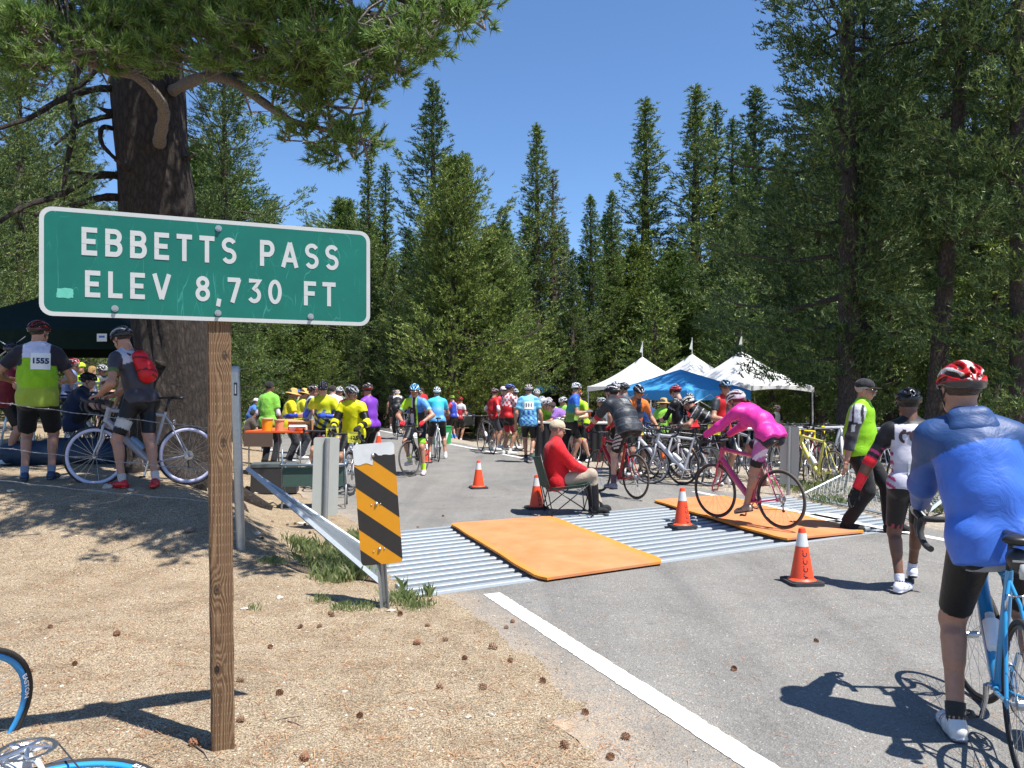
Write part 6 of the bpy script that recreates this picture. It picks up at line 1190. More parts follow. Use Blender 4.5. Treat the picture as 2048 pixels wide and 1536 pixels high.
# --- camp chair and its occupant's seat
M_GREEN = mat('dark_green_canvas', (.035, .075, .06), .8, 0, .2, 30, .2, 60); M_TUBE = mat('chair_tube', (.03, .03, .03), .35, .4); M_GTUBE = mat('grey_chair_tube', (.16, .20, .23), .35, .4)
def camp_chair(loc, rz, lbl):
    t = empty('camping_chair', loc, rz, label=lbl, cat='folding chair'); w_, d0, d1 = .27, -.24, .27
    def pan(name, pts, m_):      # pts: grid rows
        nu, nv = len(pts), len(pts[0]); V = [p for r_ in pts for p in r_]; F = [(i * nv + j, (i + 1) * nv + j, (i + 1) * nv + j + 1, i * nv + j + 1) for i in range(nu - 1) for j in range(nv - 1)]
        me = mesh(name, V, np.array(F)); o_ = link(name, me, m_, t); s_ = o_.modifiers.new('t', 'SOLIDIFY'); s_.thickness = .006
    pan('seat', [[(-w_ + 2 * w_ * i / 8, d0 + .52 * j / 6, .42 - .07 * math.sin(math.pi * i / 8) - .05 * (1 - j / 6) + .02 * (j == 6)) for j in range(7)] for i in range(9)], M_GREEN)
    pan('backrest', [[((-w_ + 2 * w_ * i / 8) * (1 - .0 * j), d0 - .02 - .12 * j / 6 - .06 * math.sin(math.pi * i / 8), .36 + .42 * j / 6 - .03 * math.sin(math.pi * i / 8) * (j == 6)) for j in range(7)] for i in range(9)], M_GREEN)
    for s in (-1, 1):
        for a, b2 in (((s * w_, d0 - .14, .80), (s * w_, d0 + .02, 0.02)), ((s * w_, d1, .42), (s * .25, d1 + .04, .02)), ((s * w_, d1, .42), (s * w_, d0 - .0, .02)), ((s * w_, d0, .38), (s * w_, d1 + .02, .03)), ((s * .25, d0 - .02, .02), (-s * w_, d0 - .04, .40)), ((s * .25, d1 + .04, .02), (-s * w_, d1, .41))): MB().cyl(a, b2, .0075, 8).build('leg', M_TUBE, t, True)
        for y in (d0 + .01, d1 + .03): MB().lathe([(0, -.004), (.016, -.004), (.014, .02), (.008, .03)], (s * .255, y, .0), 10).build('foot', M_BLK, t, True)
    return t
CH = Vector((.70, 10.42, .004)); camp_chair(CH, R(-90 + 8), 'dark green folding camp chair holding the man in red')
def sofa_chair(loc, rz, lbl):
    t = empty('folding_chair', loc, rz, label=lbl, cat='folding chair')
    for s in (-1, 1):
        MB().tube([Vector((s * .42, -.22, 0)), Vector((s * .42, .2, .6)), ], .013, 8).build('leg', M_STEEL, t, True); MB().tube([Vector((s * .42, .22, 0)), Vector((s * .42, -.2, .6))], .013, 8).build('leg', M_STEEL, t, True)
        MB().tube([Vector((s * .42, -.24, .60)), Vector((s * .43, -.1, .64)), Vector((s * .43, .24, .60))], .02, 10).build('armrest', M_GTUBE, t, True); MB().cyl((s * .41, -.2, .3), (s * .41, -.22, .82), .012, 8).build('back_tube', M_GTUBE, t, True)
    MB().tube([Vector((-.43, -.24, .60)), Vector((-.4, -.27, .61)), Vector((.4, -.27, .61)), Vector((.43, -.24, .60))], .018, 10).build('rear_tube', M_GTUBE, t, True)
    o_ = MB().box((0, 0, .36), (.8, .42, .02)).build('seat', M_BLK, t); MB().box((0, -.24, .45), (.8, .02, .26)).build('backrest', M_GREEN, t); MB().cyl((-.42, .22, .01), (.42, .22, .01), .012, 8).build('floor_bar', M_STEEL, t, True); MB().cyl((-.42, -.22, .01), (.42, -.22, .01), .012, 8).build('floor_bar', M_STEEL, t, True)
sofa_chair(onground(-2.72, 11.0), R(8), 'empty dark two seat folding chair behind the grey marker back')
# --- food table on the left
tb = Vector((-4.2, 15.0, .06)); t = empty('table', tb, R(-6), label='folding table with orange top left of the yellow jerseys', cat='table')
M_OTOP = mat('orange_table_cover', (.80, .12, .02), .5, 0, .1, 6); MB().prism(rrect(1.1, 1.5, .03, 3), .80, .83).build('table_top', M_OTOP, t); MB().prism([(-.55, -.75), (.0, -.76), (.0, -.752), (-.55, -.74)], .55, .80).build('cloth_edge', mat('brown_cloth', (.13, .09, .07), .8), t)
for x in (-.48, .48):
    for y in (-.68, .68): MB().cyl((x, y, -.06), (x, y, .80), .014, 8).build('leg', M_STEEL, t, True)
def tub(loc, r_, h, c, lbl, name='bucket', lid=None, cat='bucket'):
    t = empty(name, loc, 0, label=lbl, cat=cat); MB().lathe([(0, 0), (r_ * .86, 0), (r_, h), (r_ + .008, h), (r_ + .008, h - .02), (r_, h - .025)], n=20).build('tub', mat('tub_' + c, c, .4), t, True, 40)
    if lid: MB().lathe([(0, h + .012), (r_ + .012, h + .008), (r_ + .012, h - .01)], n=20).build('lid', mat('lid_' + lid, lid, .4), t, True, 40)
    MB().tube([Vector((r_ * math.cos(a), 0, h - .03 - .05 * math.sin(a))) for a in np.linspace(0, math.pi, 9)], .004, 5).build('handle', M_STEEL, t, True)
TZ = tb.z + .83
tub((tb.x + .0, tb.y - .62, TZ), .085, .20, 'e0906a', 'pinkish orange lidded tub at the front of the food table', lid='e0a890'); tub((tb.x - .25, tb.y - .52, TZ), .10, .22, 'e8a020', 'yellow orange bucket left of the pinkish tub', lid='d8c8a0')
def box_(loc, sz, c, lbl, rz=0, cat='box'):
    t = empty('box', loc, rz, label=lbl, cat=cat); MB().box((0, 0, sz[2] / 2), sz).build('carton', mat('carton_' + c, c, .8, 0, .1), t); MB().box((0, -sz[1] * .62, sz[2] * 1.0), (sz[0], sz[1] * .3, .004), Matrix.Rotation(.5, 3, 'X')).build('flap', mat('carton_' + c, c, .8, 0, .1), t)
box_((tb.x + .28, tb.y - .2, TZ), (.4, .3, .18), 'b08862', 'open brown cardboard box at the back of the food table'); box_((tb.x + .32, tb.y - .52, TZ), (.3, .2, .09), 'e8e4dc', 'low white food box on the food table', .1); tub((tb.x + .40, tb.y - .68, TZ), .09, .05, 'e8641c', 'shallow orange bowl at the right corner of the food table', 'bowl', None, 'bowl')
t = empty('cooler', onground(-3.75, 12.6), R(10), label='dark cooler box with supplies stacked below the food table', cat='cooler'); MB().box((0, 0, .2), (.7, .42, .4), top=.96).build('body', M_BLK, t); MB().box((0, 0, .43), (.7, .42, .05)).build('lid', mat('cooler_lid', (.08, .1, .1), .5), t); MB().tube([Vector((-.36, 0, .3)), Vector((-.38, 0, .36)), Vector((-.36, 0, .4))], .012, 6).build('handle', M_BLK, t)
# --- volunteers' table right of the road
t = empty('table', Vector((1.5, 18.6, 0)), R(-12), label='serving table with black skirt beside the light blue walker', cat='table'); MB().prism(rrect(1.9, .75, .03, 3), .86, .89).build('table_top', mat('table_white', (.6, .6, .56), .5), t)
sk_ = MB(); pts = [(x, -.36 + .012 * math.sin(x * 40)) for x in np.linspace(-.93, .93, 60)]; V = [Vector((x, y + .02 * (z == 0), z)) for x, y in pts for z in (.02, .86)]; sk_.add(V, [(2 * i, 2 * i + 2, 2 * i + 3, 2 * i + 1) for i in range(59)]); sk_.build('skirt', mat('black_skirt', (.015, .015, .017), .85), t, True)
box_(Vector((1.2, 18.5, .89)), (.3, .22, .1), 'cfd8c8', 'pale tray on the black skirted table', .2, 'tray'); box_(Vector((1.75, 18.45, .89)), (.26, .2, .08), 'd8c8b0', 'low carton at the right end of the black skirted table', -.2)
t = empty('recycling_bin', onground(-2.15, 24.3), .2, label='green and white box shaped bin beyond the front cyclist', cat='bin'); MB().box((0, 0, .26), (.52, .4, .52), top=1.08).build('body', mat('bin_green', (.03, .33, .09), .5), t); MB().prism([(-.2, .1), (.12, .1), (.2, .36), (-.14, .3)], 0, .004, tofn=lambda v: Vector((v.x, -.215 - v.z, v.y))).build('white_panel', M_CARD, t); MB().box((0, 0, .535), (.58, .45, .03)).build('rim', mat('bin_green', (.03, .33, .09)), t)
# --- tents
M_TENTW = mat('white_tent_vinyl', (.90, .91, .92), .45, 0, .03, 3, .05, 8); M_TENTB = mat('blue_canopy_cloth', (.07, .40, .80), .65, 0, .08, 4, .2, 6); M_TENTG = mat('dark_green_canopy', (.006, .016, .011), .9, 0, .2, 5, .2, 8, spec=.15); M_POLE = mat('white_pole', (.7, .7, .7), .4, .2)
for mm_ in (M_TENTW, M_TENTB):
    n = mm_.node_tree; L = n.links; b = n.nodes['Principled BSDF']; tb_ = n.nodes.new('ShaderNodeBsdfTranslucent'); ms = n.nodes.new('ShaderNodeMixShader'); ms.inputs[0].default_value = .3; L.new(b.inputs['Base Color'].links[0].from_socket, tb_.inputs[0]); L.new(b.outputs[0], ms.inputs[1]); L.new(tb_.outputs[0], ms.inputs[2]); L.new(ms.outputs[0], n.nodes['Material Output'].inputs[0])
def canopy(loc, rz, sz, eave, peak, m_, lbl, power=1., val=.3, flag=False, scallop=0, legs=(0, 1, 2, 3), name='canopy_tent', frame_=False, grp=None):
    t = empty(name, loc, rz, label=lbl, cat='tent', group=grp); h = sz / 2; nr_, ns_ = 17, 15
    for k in range(4):
        V = []; c_, s2 = [(1, 0), (0, 1), (-1, 0), (0, -1)][k]
        for i in range(nr_):
            r_ = i / (nr_ - 1)
            for j in range(ns_):
                s_ = -1 + 2 * j / (ns_ - 1); x, y = s_ * r_ * h, -r_ * h; V.append((x * c_ - y * s2, x * s2 + y * c_, eave + (peak - eave) * ((1 - r_) ** power) - .05 * (1 - abs(s_)) * math.sin(math.pi * r_) + .004 * math.sin(x * 13) * math.sin(y * 11)))
        I = np.arange(nr_ * ns_).reshape(nr_, ns_); link('roof_panel', mesh('roof_panel', V, np.stack([I[:-1, :-1], I[1:, :-1], I[1:, 1:], I[:-1, 1:]], -1).reshape(-1, 4)), m_, t)
    for k in range(4):
        m2 = MB(); xs_ = np.linspace(-h, h, 33); V = []
        for x in xs_: q = abs(math.sin(math.pi * (x + h) / sz)) ; V += [Vector((x, -h - .004, eave)), Vector((x, -h - .006 + .006 * math.sin(x * 20), eave - val + scallop * q))]
        m2.add(V, [(2 * i, 2 * i + 1, 2 * i + 3, 2 * i + 2) for i in range(32)]); o_ = m2.build('valance', m_, t, True); o_.rotation_euler = (0, 0, k * math.pi / 2)
    for k in legs: x, y = ((-1, -1), (1, -1), (1, 1), (-1, 1))[k]; MB().box((x * h * .98, y * h * .98, eave / 2 - .1), (.035, .035, eave + .2)).build('leg', M_POLE, t)
    if frame_:
        for k in range(4):
            m2 = MB(); a = Vector((-h, -h, eave - .1)); m2.tube([a, Vector((-h * .3, -h, eave - .45)), Vector((0, -h, eave - .1))], .012, 4); m2.tube([Vector((-h, -h, eave - .45)), Vector((-h * .3, -h, eave - .1)), Vector((0, -h, eave - .4))], .012, 4); o_ = m2.build('truss_bar', M_POLE, t); o_.rotation_euler = (0, 0, k * math.pi / 2)
    if flag:
        MB().cyl((0, 0, peak - .1), (0, 0, peak + .62), .018, 6).build('flag_pole', M_POLE, t); MB().prism([(.0, .0), (-.3, .02), (-.03, .36)], -.004, .004, tofn=lambda v: Vector((v.x * .6, v.z + .0 + v.x * .2, v.y + peak + .16))).build('pennant', mat('pennant', (.5, .55, .52), .6), t)
    return t
TR = math.atan2(-2.6, 1.3)
zt = lambda x, y: float(gh(x, y))
for (x, y, lb) in ((7.9, 27.4, 'white peaked tent nearest the trees at the right end of the row'), (6.85, 30.3, 'middle white peaked tent behind the blue canopy'), (5.4, 33.0, 'leftmost white peaked tent rising behind the blue canopy')):
    ev = 1.6 + .14 * y / 28; z0_ = zt(x, y); canopy((x, y, z0_), TR + math.pi / 2 + .0, 3.3, ev - z0_ + .05, ev - z0_ + 1.28, M_TENTW, lb, 1.4, .22, True, .12, name='peaked_tent', grp='white peaked tents')
z0_ = zt(4.7, 22.3); canopy((4.72, 22.3, z0_), R(38), 2.7, 1.55 - z0_ + .08, 1.6 + .62 - z0_, M_TENTB, 'bright blue pop up canopy in front of the white tents', 1., .26, frame_=True)
canopy((1.8, 47, 0), .4, 1.6, 1.75, 2.35, M_TENTB, 'small distant blue canopy above the helmets in the middle', 1., .2)
z0_ = float(gh(-7, 12.6)); canopy((-6.95, 12.75, z0_), R(3), 3.0, 2.48 - z0_, 3.25 - z0_, M_TENTG, 'dark green canopy at the left behind the sign', 1., .28, frame_=True, legs=(1, 2, 3))
t = empty('label_card', (-5.78, 11.225, 2.36), label='small white maker card pinned on the dark canopy edge', cat='card'); MB().box((0, 0, 0), (.14, .006, .11)).build('sheet', M_CARD, t); MB().box((0, -.004, .012), (.08, .002, .03)).build('print', mat('blue_print', (.05, .15, .5)), t)
# --- blue tarp covered pile under the canopy
f = Field((-1.4, -.5, -.05), (1.4, .5, .7), .04); f.cap((-1.1, 0, .25), (1.1, 0, .2), .28, .24, k=.1); f.cap((-.6, 0, .38), (.1, .05, .38), .2, k=.1); f.cap((.6, .1, .3), (.9, 0, .3), .22, k=.1); f.wrinkle(.03, 5, 9); V, Q = f.mesh()
t = link('tarp_covered_pile', mesh('tarp', V, Q), mat('navy_tarp', (.012, .03, .06), .6, 0, .3, 4, .4, 5), label='dark blue tarp covered pile in the shade under the green canopy', cat='tarp'); t.location = onground(-5.9, 11.3, -.05); t.scale = (1, 1, .7)
# --- pipes: bicycle racks
M_RACK = mat('rack_pipe', (.62, .64, .66), .35, .35)
def rack(a, b2, h, lbl, legs=3, r_=.025):
    a, b2 = Vector(a), Vector(b2); d = (b2 - a); L_ = d.length; d.normalize(); t = empty('bicycle_rack', a, math.atan2(d.y, d.x), label=lbl, cat='bicycle rack', group='pipe bicycle racks'); dz = b2.z - a.z
    MB().cyl((0, 0, h), (L_, 0, h + dz), r_, 10).build('rail', M_RACK, t, True)
    for i in range(legs):
        x = .1 + (L_ - .2) * i / (legs - 1); zz_ = h + dz * x / L_
        for s in (-1, 1): MB().cyl((x, 0, zz_), (x + .05, s * .42, dz * x / L_ - .02), r_ * .8, 8).build('leg', M_RACK, t, True)
RK = [((3.35, 13.6), (6.1, 14.6), .95, 'long pipe rack behind the pink cyclist'), ((5.4, 12.9), (9.0, 12.6), 1.0, 'pipe rack behind the man in the green vest'), ((-9.6, 15.2), (-6.9, 14.9), 1.18, 'front pipe rack under the left canopy'), ((-9.8, 16.4), (-7.2, 16.1), 1.2, 'rear pipe rack under the left canopy'), ((6.6, 11.2), (9.4, 10.9), .95, 'pipe rack beyond the mesh wing panel')]
for a, b2, h, lb in RK: rack(onground(*a), onground(*b2), h, lb)
# --- parked car behind the trees
t = empty('parked_car', onground(-2.4, 44), R(86), label='silver white car parked behind the painted tree trunk', cat='car'); M_CARP = mat('car_paint_silver', (.62, .63, .64), .25, .2, .03, coat=.8); M_GLS = mat('car_glass', (.03, .035, .04), .08, .3, .05, coat=.5)
pr = [(-2.2, .35), (-2.25, .85), (-1.95, 1.02), (-1.2, 1.08), (-.75, 1.55), (1.7, 1.6), (2.1, 1.1), (2.2, .9), (2.2, .35)]
MB().prism([(x, z) for x, z in pr], -.88, .88, tofn=lambda v: Vector((v.x, v.z * (1 - .12 * max(0, v.y - 1.05) / .5), v.y))).build('body', M_CARP, t, False)
for s in (-1, 1):
    MB().prism([(-1.0, 1.1), (-.68, 1.48), (.35, 1.5), (.35, 1.1)], 0, .01, tofn=lambda v: Vector((v.x, s * (.86 - .1 * (v.y - 1.05) / .5 + v.z + .012), v.y))).build('window', M_GLS, t); MB().prism([(.45, 1.1), (.45, 1.5), (1.55, 1.52), (1.85, 1.12)], 0, .01, tofn=lambda v: Vector((v.x, s * (.86 - .1 * (v.y - 1.05) / .5 + v.z + .012), v.y))).build('window', M_GLS, t)
    for x in (-1.4, 1.4): MB().cyl((x, s * .72, .33), (x, s * .9, .33), .33, 20).build('wheel', M_TYRE, t)
for e, x, sg2 in ((-1, -1.0, 1), (1, 1.93, -1)): MB().prism([(-.66, 1.13), (.66, 1.13), (.6, 1.5), (-.6, 1.5)], 0, .01, tofn=lambda v: Vector((x + e * v.z + (.22 if e < 0 else -.16) * (v.y - 1.3) / .2 * 1.0 + (0 if e < 0 else .02), v.x, v.y))).build('windscreen', M_GLS, t)
for s in (-1, 1): MB().box((2.2, s * .7, .85), (.06, .2, .22)).build('tail_light', mat('tail_red', (.4, .02, .02), .3), t); MB().box((-2.24, s * .65, .78), (.06, .3, .14)).build('headlight', M_CARD, t)
# ------------------------------------------------------------------ people and their bicycles
A_ = np.array
def des(base, *rules):
    def fn(I):
        c = np.tile(A_(lin(base)), (I['n'], 1))
        for m_, col in rules: c[m_(I)] = lin(col)
        return c
    return fn
def fwd(face):      # heading in degrees: 0 = away from the camera, 90 = to the left, -90 = to the right, 180 = towards the camera
    return R(face)
def atpx(px, d, dz=0): x = (px - CX) / FPX * d; return Vector((x, d, float(gh(x, d)) + dz + (.006 if float(gh(x, d)) < .02 and inpoly(A_([x]), A_([d]), (GA, GB, GC, GD))[0] else 0)))
def stand(H, stance=.1, hands=None, lean=3, curve=8, step=0, elbow=(None, None), hipz=None, **k):
    q = H / 1.78; hz = (hipz or .925) * q
    if hands is None: hands = [(-.23 * q, .06 + step * .5, .80 * q), (.23 * q, .06 - step * .5, .80 * q)]
    return pose_joints(H, (0, 0, hz), lean=lean, curve=curve, feet=[(-stance * q, step, .09 + .06 * (step < -.1)), (stance * q, -step, .09 + .06 * (step > .1))], hands=[(a * q, b * q, c * q) for a, b, c in hands] if hands is not None and hands[0][2] < .79 or hands[0][2] > .801 else hands, elbow=elbow, **k)
def ride(H, lean=46, curve=26, steer=0, head=0, hip=(0, .17, 1.05)):
    return pose_joints(H, hip, lean=lean, curve=curve, feet=[(-.105, .42, .20), (.105, .33, .53)], hands=[(-.205, .965, 1.015), (.205, .965, 1.015)], elbow=((-.7, -.25, -.7), (.7, -.25, -.7)), knee=((-.10, 1, .3), (.10, 1, .3)))
def straddle(H, hands=None, lean=14, feet=None, hip=(0, .48, .90), **k):
    q = H / 1.78; return pose_joints(H, (hip[0], hip[1], hip[2] * q), lean=lean, curve=k.pop('curve', 14), feet=feet or [(-.19, .46, .09), (.19, .50, .09)], hands=hands or [(-.205, .95, 1.02), (.205, .95, 1.02)], **k)
HANDF = ((0, 1, -.25), (0, 1, -.25))
BLKS = ('shorts', '0c0c0e', M_LYCRA)
def bib(RT, txt, u=0., z=.12, side=-1, card=(.2, .17), mt=None, cm=None, size=None, **k): decal(RT[0], RT[2].get('top'), RT[1], txt, u, z, side, size or card[1] * .5, mt or M_INK, card, 'race_number_print', cm, bold=.004, **k)

# F1 man in the blue jacket astride the blue bicycle
hb_ = -.338; B1 = Vector((2.06, 3.2, .004)); steer1 = .26
bicycle(B1, hb_, 'blue road bicycle in the near right corner under the man in blue jacket', '2b86b8', fork='2b6f9c', rim=M_RIMB, steer=steer1, bag=True, bottles=('e8e8ea',), thick=1.5, saddle='141414', group='bicycles')
def blue(I):
    v, u, z, w = I['v'], I['u'], I['z'], I['w']; c = np.tile(A_(lin('3d6cc8')), (I['n'], 1)); navy = A_(lin('2a4878')); yoke = z > .235 - .25 * np.abs(u) ** 1.3 - .02; c[yoke] = navy; c[I['arm'] & (z > .18)] = navy; c[I['arm'] & (z <= .18)] = lin('30549c'); return c
J = straddle(1.82, hands=[(-.245, .965, 1.01), (.12, .80, 1.03)], lean=11, hip=(-.01, .42, .91), feet=[(-.17, .44, .09), (.17, .42, .19)], elbow=((-.25, -1, -.3), (.8, -.6, -.3)), side=-10, curve=16, sw=.101)
def f1x(root, J, G, garment, arm, torso, leg, seg, hc, hM):
    d2, sx, fw = J['d2'], J['sx'], J['fw']; n0 = J['neck']
    def hood(f):
        f.cap(n0 - fw * .085 - d2 * .045, n0 - fw * .085 + d2 * .0, .06, .05, k=.03, fl=[(sx, 1.9), (fw, .75)]); f.cap(n0 - sx * .08 + fw * .01, n0 - fw * .07 - sx * .05 + d2 * .02, .030, k=.03); f.cap(n0 + sx * .08 + fw * .01, n0 - fw * .07 + sx * .05 + d2 * .02, .030, k=.03)
    garment('hood', hood, col_const('2a4878'), M_SHELL, .007, f_=16)
    garment('jersey_hem', lambda f: f.cap(J['pelvis'] - J['d1'] * .125, J['pelvis'] + J['d1'] * .02, .138, .14, k=.01, fl=[(J['hx'], 1.2)], cut0=0), col_const('8b8b90'), M_LYCRA, .002)
RT1 = person(B1, hb_, J, 'man in blue hooded jacket and red helmet with his back to us', H=1.84, skin='m', top=('jacket', blue, M_SHELL, 2.), bottom=('shorts', '09090b', M_LYCRA), helmet=('b01818', 'd8d8d4', '3a3a3c'), hair=('short', '4a3524'), near=True, head=(14, -6), gloves='b8b4ae', socks='303030', shoes=('d8d8d8', '6a6a72'), handdir=((-.1, 1, -.35), (0, 1, -.25)), hcurl=(1.7, 1.7), footdir=((-.15, 1, 0), (.05, 1, 0)), extra=f1x, h=.0095)

# F2 walker with the white jersey
def j2(I):
    u, z = I['u'], I['z']; c = np.tile(A_(lin('cfcad2')), (I['n'], 1)); c[(z < -.02)] = lin('b9b6c4'); c[(np.abs(u) > .135) & (z > .17)] = lin('19161a'); c[I['arm']] = lin('171418'); c[(z > .30)] = lin('1c1a1e'); c[(np.abs(u) > .148) & (z < .1) & (np.sin(z * 90 + u * 60) > .2)] = lin('a03060'); return c
p2 = atpx(1822, 6.32); p2.z = .004
J = pose_joints(1.64, (0, 0, .865), lean=5, curve=10, feet=[(-.09, -.04, .085), (.09, .36, .12)], hands=[(-.40, .05, .80), (.36, -.05, .86)], elbow=((-1, -.3, .2), (1, -.5, .2)))
f2x = lambda root, J, G, garment, arm, torso, leg, seg, hc, hM: garment('arm_warmer', lambda f: [(f.cap(seg(('sh', i), ('el', i), .72), J['el', i], .049, .046, k=.01, cut0=0), f.cap(J['el', i], J['wr', i], .047, .036, k=.02, cut1=1.)) for i in (0, 1)], col_const('d81828'), M_LYCRA, .0015)
RT2 = person(p2, R(-14), J, 'walking man in white jersey with red arm warmers and black helmet', H=1.64, skin='d', top=('jersey', j2, M_LYCRA, .9), bottom=('shorts', des('141316', (lambda I: (I['t'] > .78) & (np.sin(I['v'][:, 0] * 160 + I['v'][:, 1] * 90) > .1), '9a3a48')), M_LYCRA), helmet=('17171a', '232328', '0f0f10'), hair=('short', '0e0a08'), near=True, head=(4, -8), gloves='151214', socks='c8ccd8', shoes=('dcdce4', '2a2a2e'), footdir=((.75, 1, 0), (.15, 1, -.25)), extra=f2x, h=.0095)
def Qlogo():
    ring = []; n_ = 26
    for i in range(n_): a = 2 * math.pi * i / n_; b2 = 2 * math.pi * (i + 1) / n_; r0, r1 = .030, .060; ring.append([(r0 * .8 * math.cos(a) + .018 * 0, r0 * math.sin(a)), (r1 * math.cos(a), r1 * .95 * math.sin(a)), (r1 * math.cos(b2), r1 * .95 * math.sin(b2)), (r0 * .8 * math.cos(b2), r0 * math.sin(b2))])
    return ring
q_ = Qlogo(); tail = [[(-.03, -.045), (.004, -.06), (.012, -.085), (-.02, -.075)]]; left_ = [[(-.062 - .040 * math.cos(a), .052 * math.sin(a)), (-.062 - .018 * math.cos(a), .03 * math.sin(a)), (-.062 - .018 * math.cos(a + .26), .03 * math.sin(a + .26)), (-.062 - .040 * math.cos(a + .26), .052 * math.sin(a + .26))] for a in np.arange(-1.5, 1.4, .26)] + [[(-.075, .06), (-.05, .055), (-.05, .02), (-.075, .02)], [(-.05, .035), (-.02, .045), (-.02, .02), (-.05, .01)]]
decal(RT2[0], RT2[2]['top'], RT2[1], None, .0, .19, -1, poly=[[(a + .028, b2) for a, b2 in p] for p in q_ + tail] + left_, mt=mat('logo_maroon', (.035, .012, .02), .5), name='logo')
bib(RT2, '300', .04, -.10, card=(.17, .17), size=.085, mt=mat('bib_dark_green', (.01, .06, .05), .5)); decal(RT2[0], RT2[2]['top'], RT2[1], 'Death', .04, -.045, -1, .04, M_INKG, name='print', off=.013)

# F3 volunteer in green vest
def j3(I):
    u, z, w = I['u'], I['z'], I['w']; c = np.tile(A_(lin('86c010')), (I['n'], 1)); return c
def f3s(I):
    c = np.tile(A_(lin('c4c6cc')), (I['n'], 1)); a = I['arm']; t = I['t'] + np.where(np.char.startswith(I['part'], 'f'), 1, 0); ys = np.sin(I['v'][:, 1] * 70)
    c[a & (t > .45)] = lin('26262a'); c[a & (t > .55) & (t < .8) & (ys > .1)] = lin('9a9aa0'); c[a & (t < .45) & (ys > .65)] = lin('23232a'); c[a & (t > 1.1)] = lin('3a3a40'); return c
p3 = atpx(1712, 9.12); p3.z = .006
J = pose_joints(1.80, (0, .04, .92), lean=2, curve=12, feet=[(-.1, .34, .10), (.09, -.08, .10)], hands=[(-.25, .16, .82), (.27, -.05, .80)], elbow=((-.7, -1, -.2), (.6, -1, -.2)), sw=.108)
def f3x(root, J, G, garment, arm, torso, leg, seg, hc, hM): garment('shirt_sleeves', lambda f: [arm(f, i, .024, .022, 1.55) for i in (0, 1)], f3s, M_CLOTH, .005)
RT3 = person(p3, R(-90 - 34), J, 'volunteer with grey moustache in lime green vest and black cap', H=1.80, skin='m', top=('vest', j3, M_SHELL, .12), bottom=('trousers', '141414', M_CLOTH), hair=('short', 'b8b4ac'), hat=('cap', '1c1d20'), near=True, glasses='3a3634', head=(-6, -4), shoes=('151515', '0c0c0c', 1), beard='d0ccc4', fat=.35, extra=f3x, footdir=((0, 1, .12), (.1, 1, 0)))
f = RT3[0]; vz = MB(); Jv = RT3[1]
decal(f, RT3[2]['top'], Jv, None, 0, .05, 1, poly=[[(-.002, -.22 + .04 * i), (.002, -.22 + .04 * i), (.002, -.18 + .04 * i), (-.002, -.18 + .04 * i)] for i in range(11)], mt=M_INKG, name='zip')

# F4 woman in the pink jacket on the pink bicycle
B4 = Vector((3.04, 8.98, .05)); h4 = math.atan2(.54, .84)
bicycle(B4, h4, 'pink and white road bicycle rolling over the orange board', 'c03a6a', tyre=M_TYREG, bottles=(), roll=-.04, rimcol='2a2426', group='bicycles', fork='c8405e')
def j4(I): return np.tile(A_(lin('d83294')), (I['n'], 1))
def s4(I):
    v = I['v']; c = np.tile(A_(lin('b4609a')), (I['n'], 1)); pl = np.char.startswith(I['part'], 'l'); t = I['t']; ang = np.sin(v[:, 1] * 26 + v[:, 2] * 34); c[(ang > .55)] = lin('d8c6d6'); c[pl & (t > .68)] = lin('120f14'); c[I['part'] == 't'] = lin('1d2430'); c[pl & (v[:, 0] * np.where(I['part'] == 'l0', -1, 1) < .04)] = lin('14121a'); return c
J = ride(1.70, 50, 30)
RT4 = person(B4, h4, J, 'woman in magenta jacket with ponytail riding over the orange board', H=1.68, skin='m', top=('jacket', j4, M_SHELL, 2.), bottom=('shorts', s4, M_LYCRA), helmet=('c8c4c8', '8a6a72', 'd8d4d8'), hair=('pony', '6a3c1e'), near=True, head=(8, -22), gloves='2a1420', socks=None, shoes=('a88a78', '3a2a24'), handdir=HANDF, hcurl=(1.7, 1.7), handc=1.7, fem=1, footdir=((-.05, 1, -.25), (.05, 1, -.1)), gj=.014)
# F5 rider on the red bicycle
B5 = Vector((1.83, 11.8, .004)); h5 = math.atan2(.45, .88)
bicycle(B5, h5, 'red road bicycle of the rider in black jacket beside the seated man', 'b0141e', rimcol='23201f', bottles=('c8c8c8',), group='bicycles', tyre=M_TYREG)
def j5(I): c = np.tile(A_(lin('2e3238')), (I['n'], 1)); c[(np.sin(I['z'] * 60) > .93) & (I['z'] < .1)] = lin('50565e'); return c
def s5(I): c = np.tile(A_(lin('0e0e10')), (I['n'], 1)); pl = np.char.startswith(I['part'], 'l'); c[pl & (I['t'] < .75) & (I['v'][:, 0] < -.12) & (np.sin(I['v'][:, 2] * 130 + I['v'][:, 1] * 40) > -.1)] = lin('c8b8b8'); return c
J = ride(1.82, 38, 26)
RT5 = person(B5, h5, J, 'rider in black jacket with red arm warmers on the red bicycle', H=1.84, skin='l', top=('jacket', j5, M_SHELL, .85), bottom=('shorts', s5, M_LYCRA), helmet=('26282a', 'c8c8cc', '1c1c1e'), near=True, head=(22, -6), gloves='b01020', socks='5a4a5aT', shoes=('8a8a92', '2a2a2e'), handdir=HANDF, hcurl=(1.7, 1.7), handc=1.7, fat=.3, arms='b8202c', h=.012)
decal(RT5[0], RT5[2]['top'], RT5[1], '571', .03, .16, -1, .075, mat('print_grey', (.25, .27, .28), .6), (.15, .14), 'race_number_print', mat('bib_see_through', (.12, .13, .14), .5), bold=.006)
decal(RT5[0], RT5[2]['top'], RT5[1], 'TEAM', -.02, .27, -1, .055, mat('print_red', (.18, .012, .012), .6), None, 'print', bold=.004)
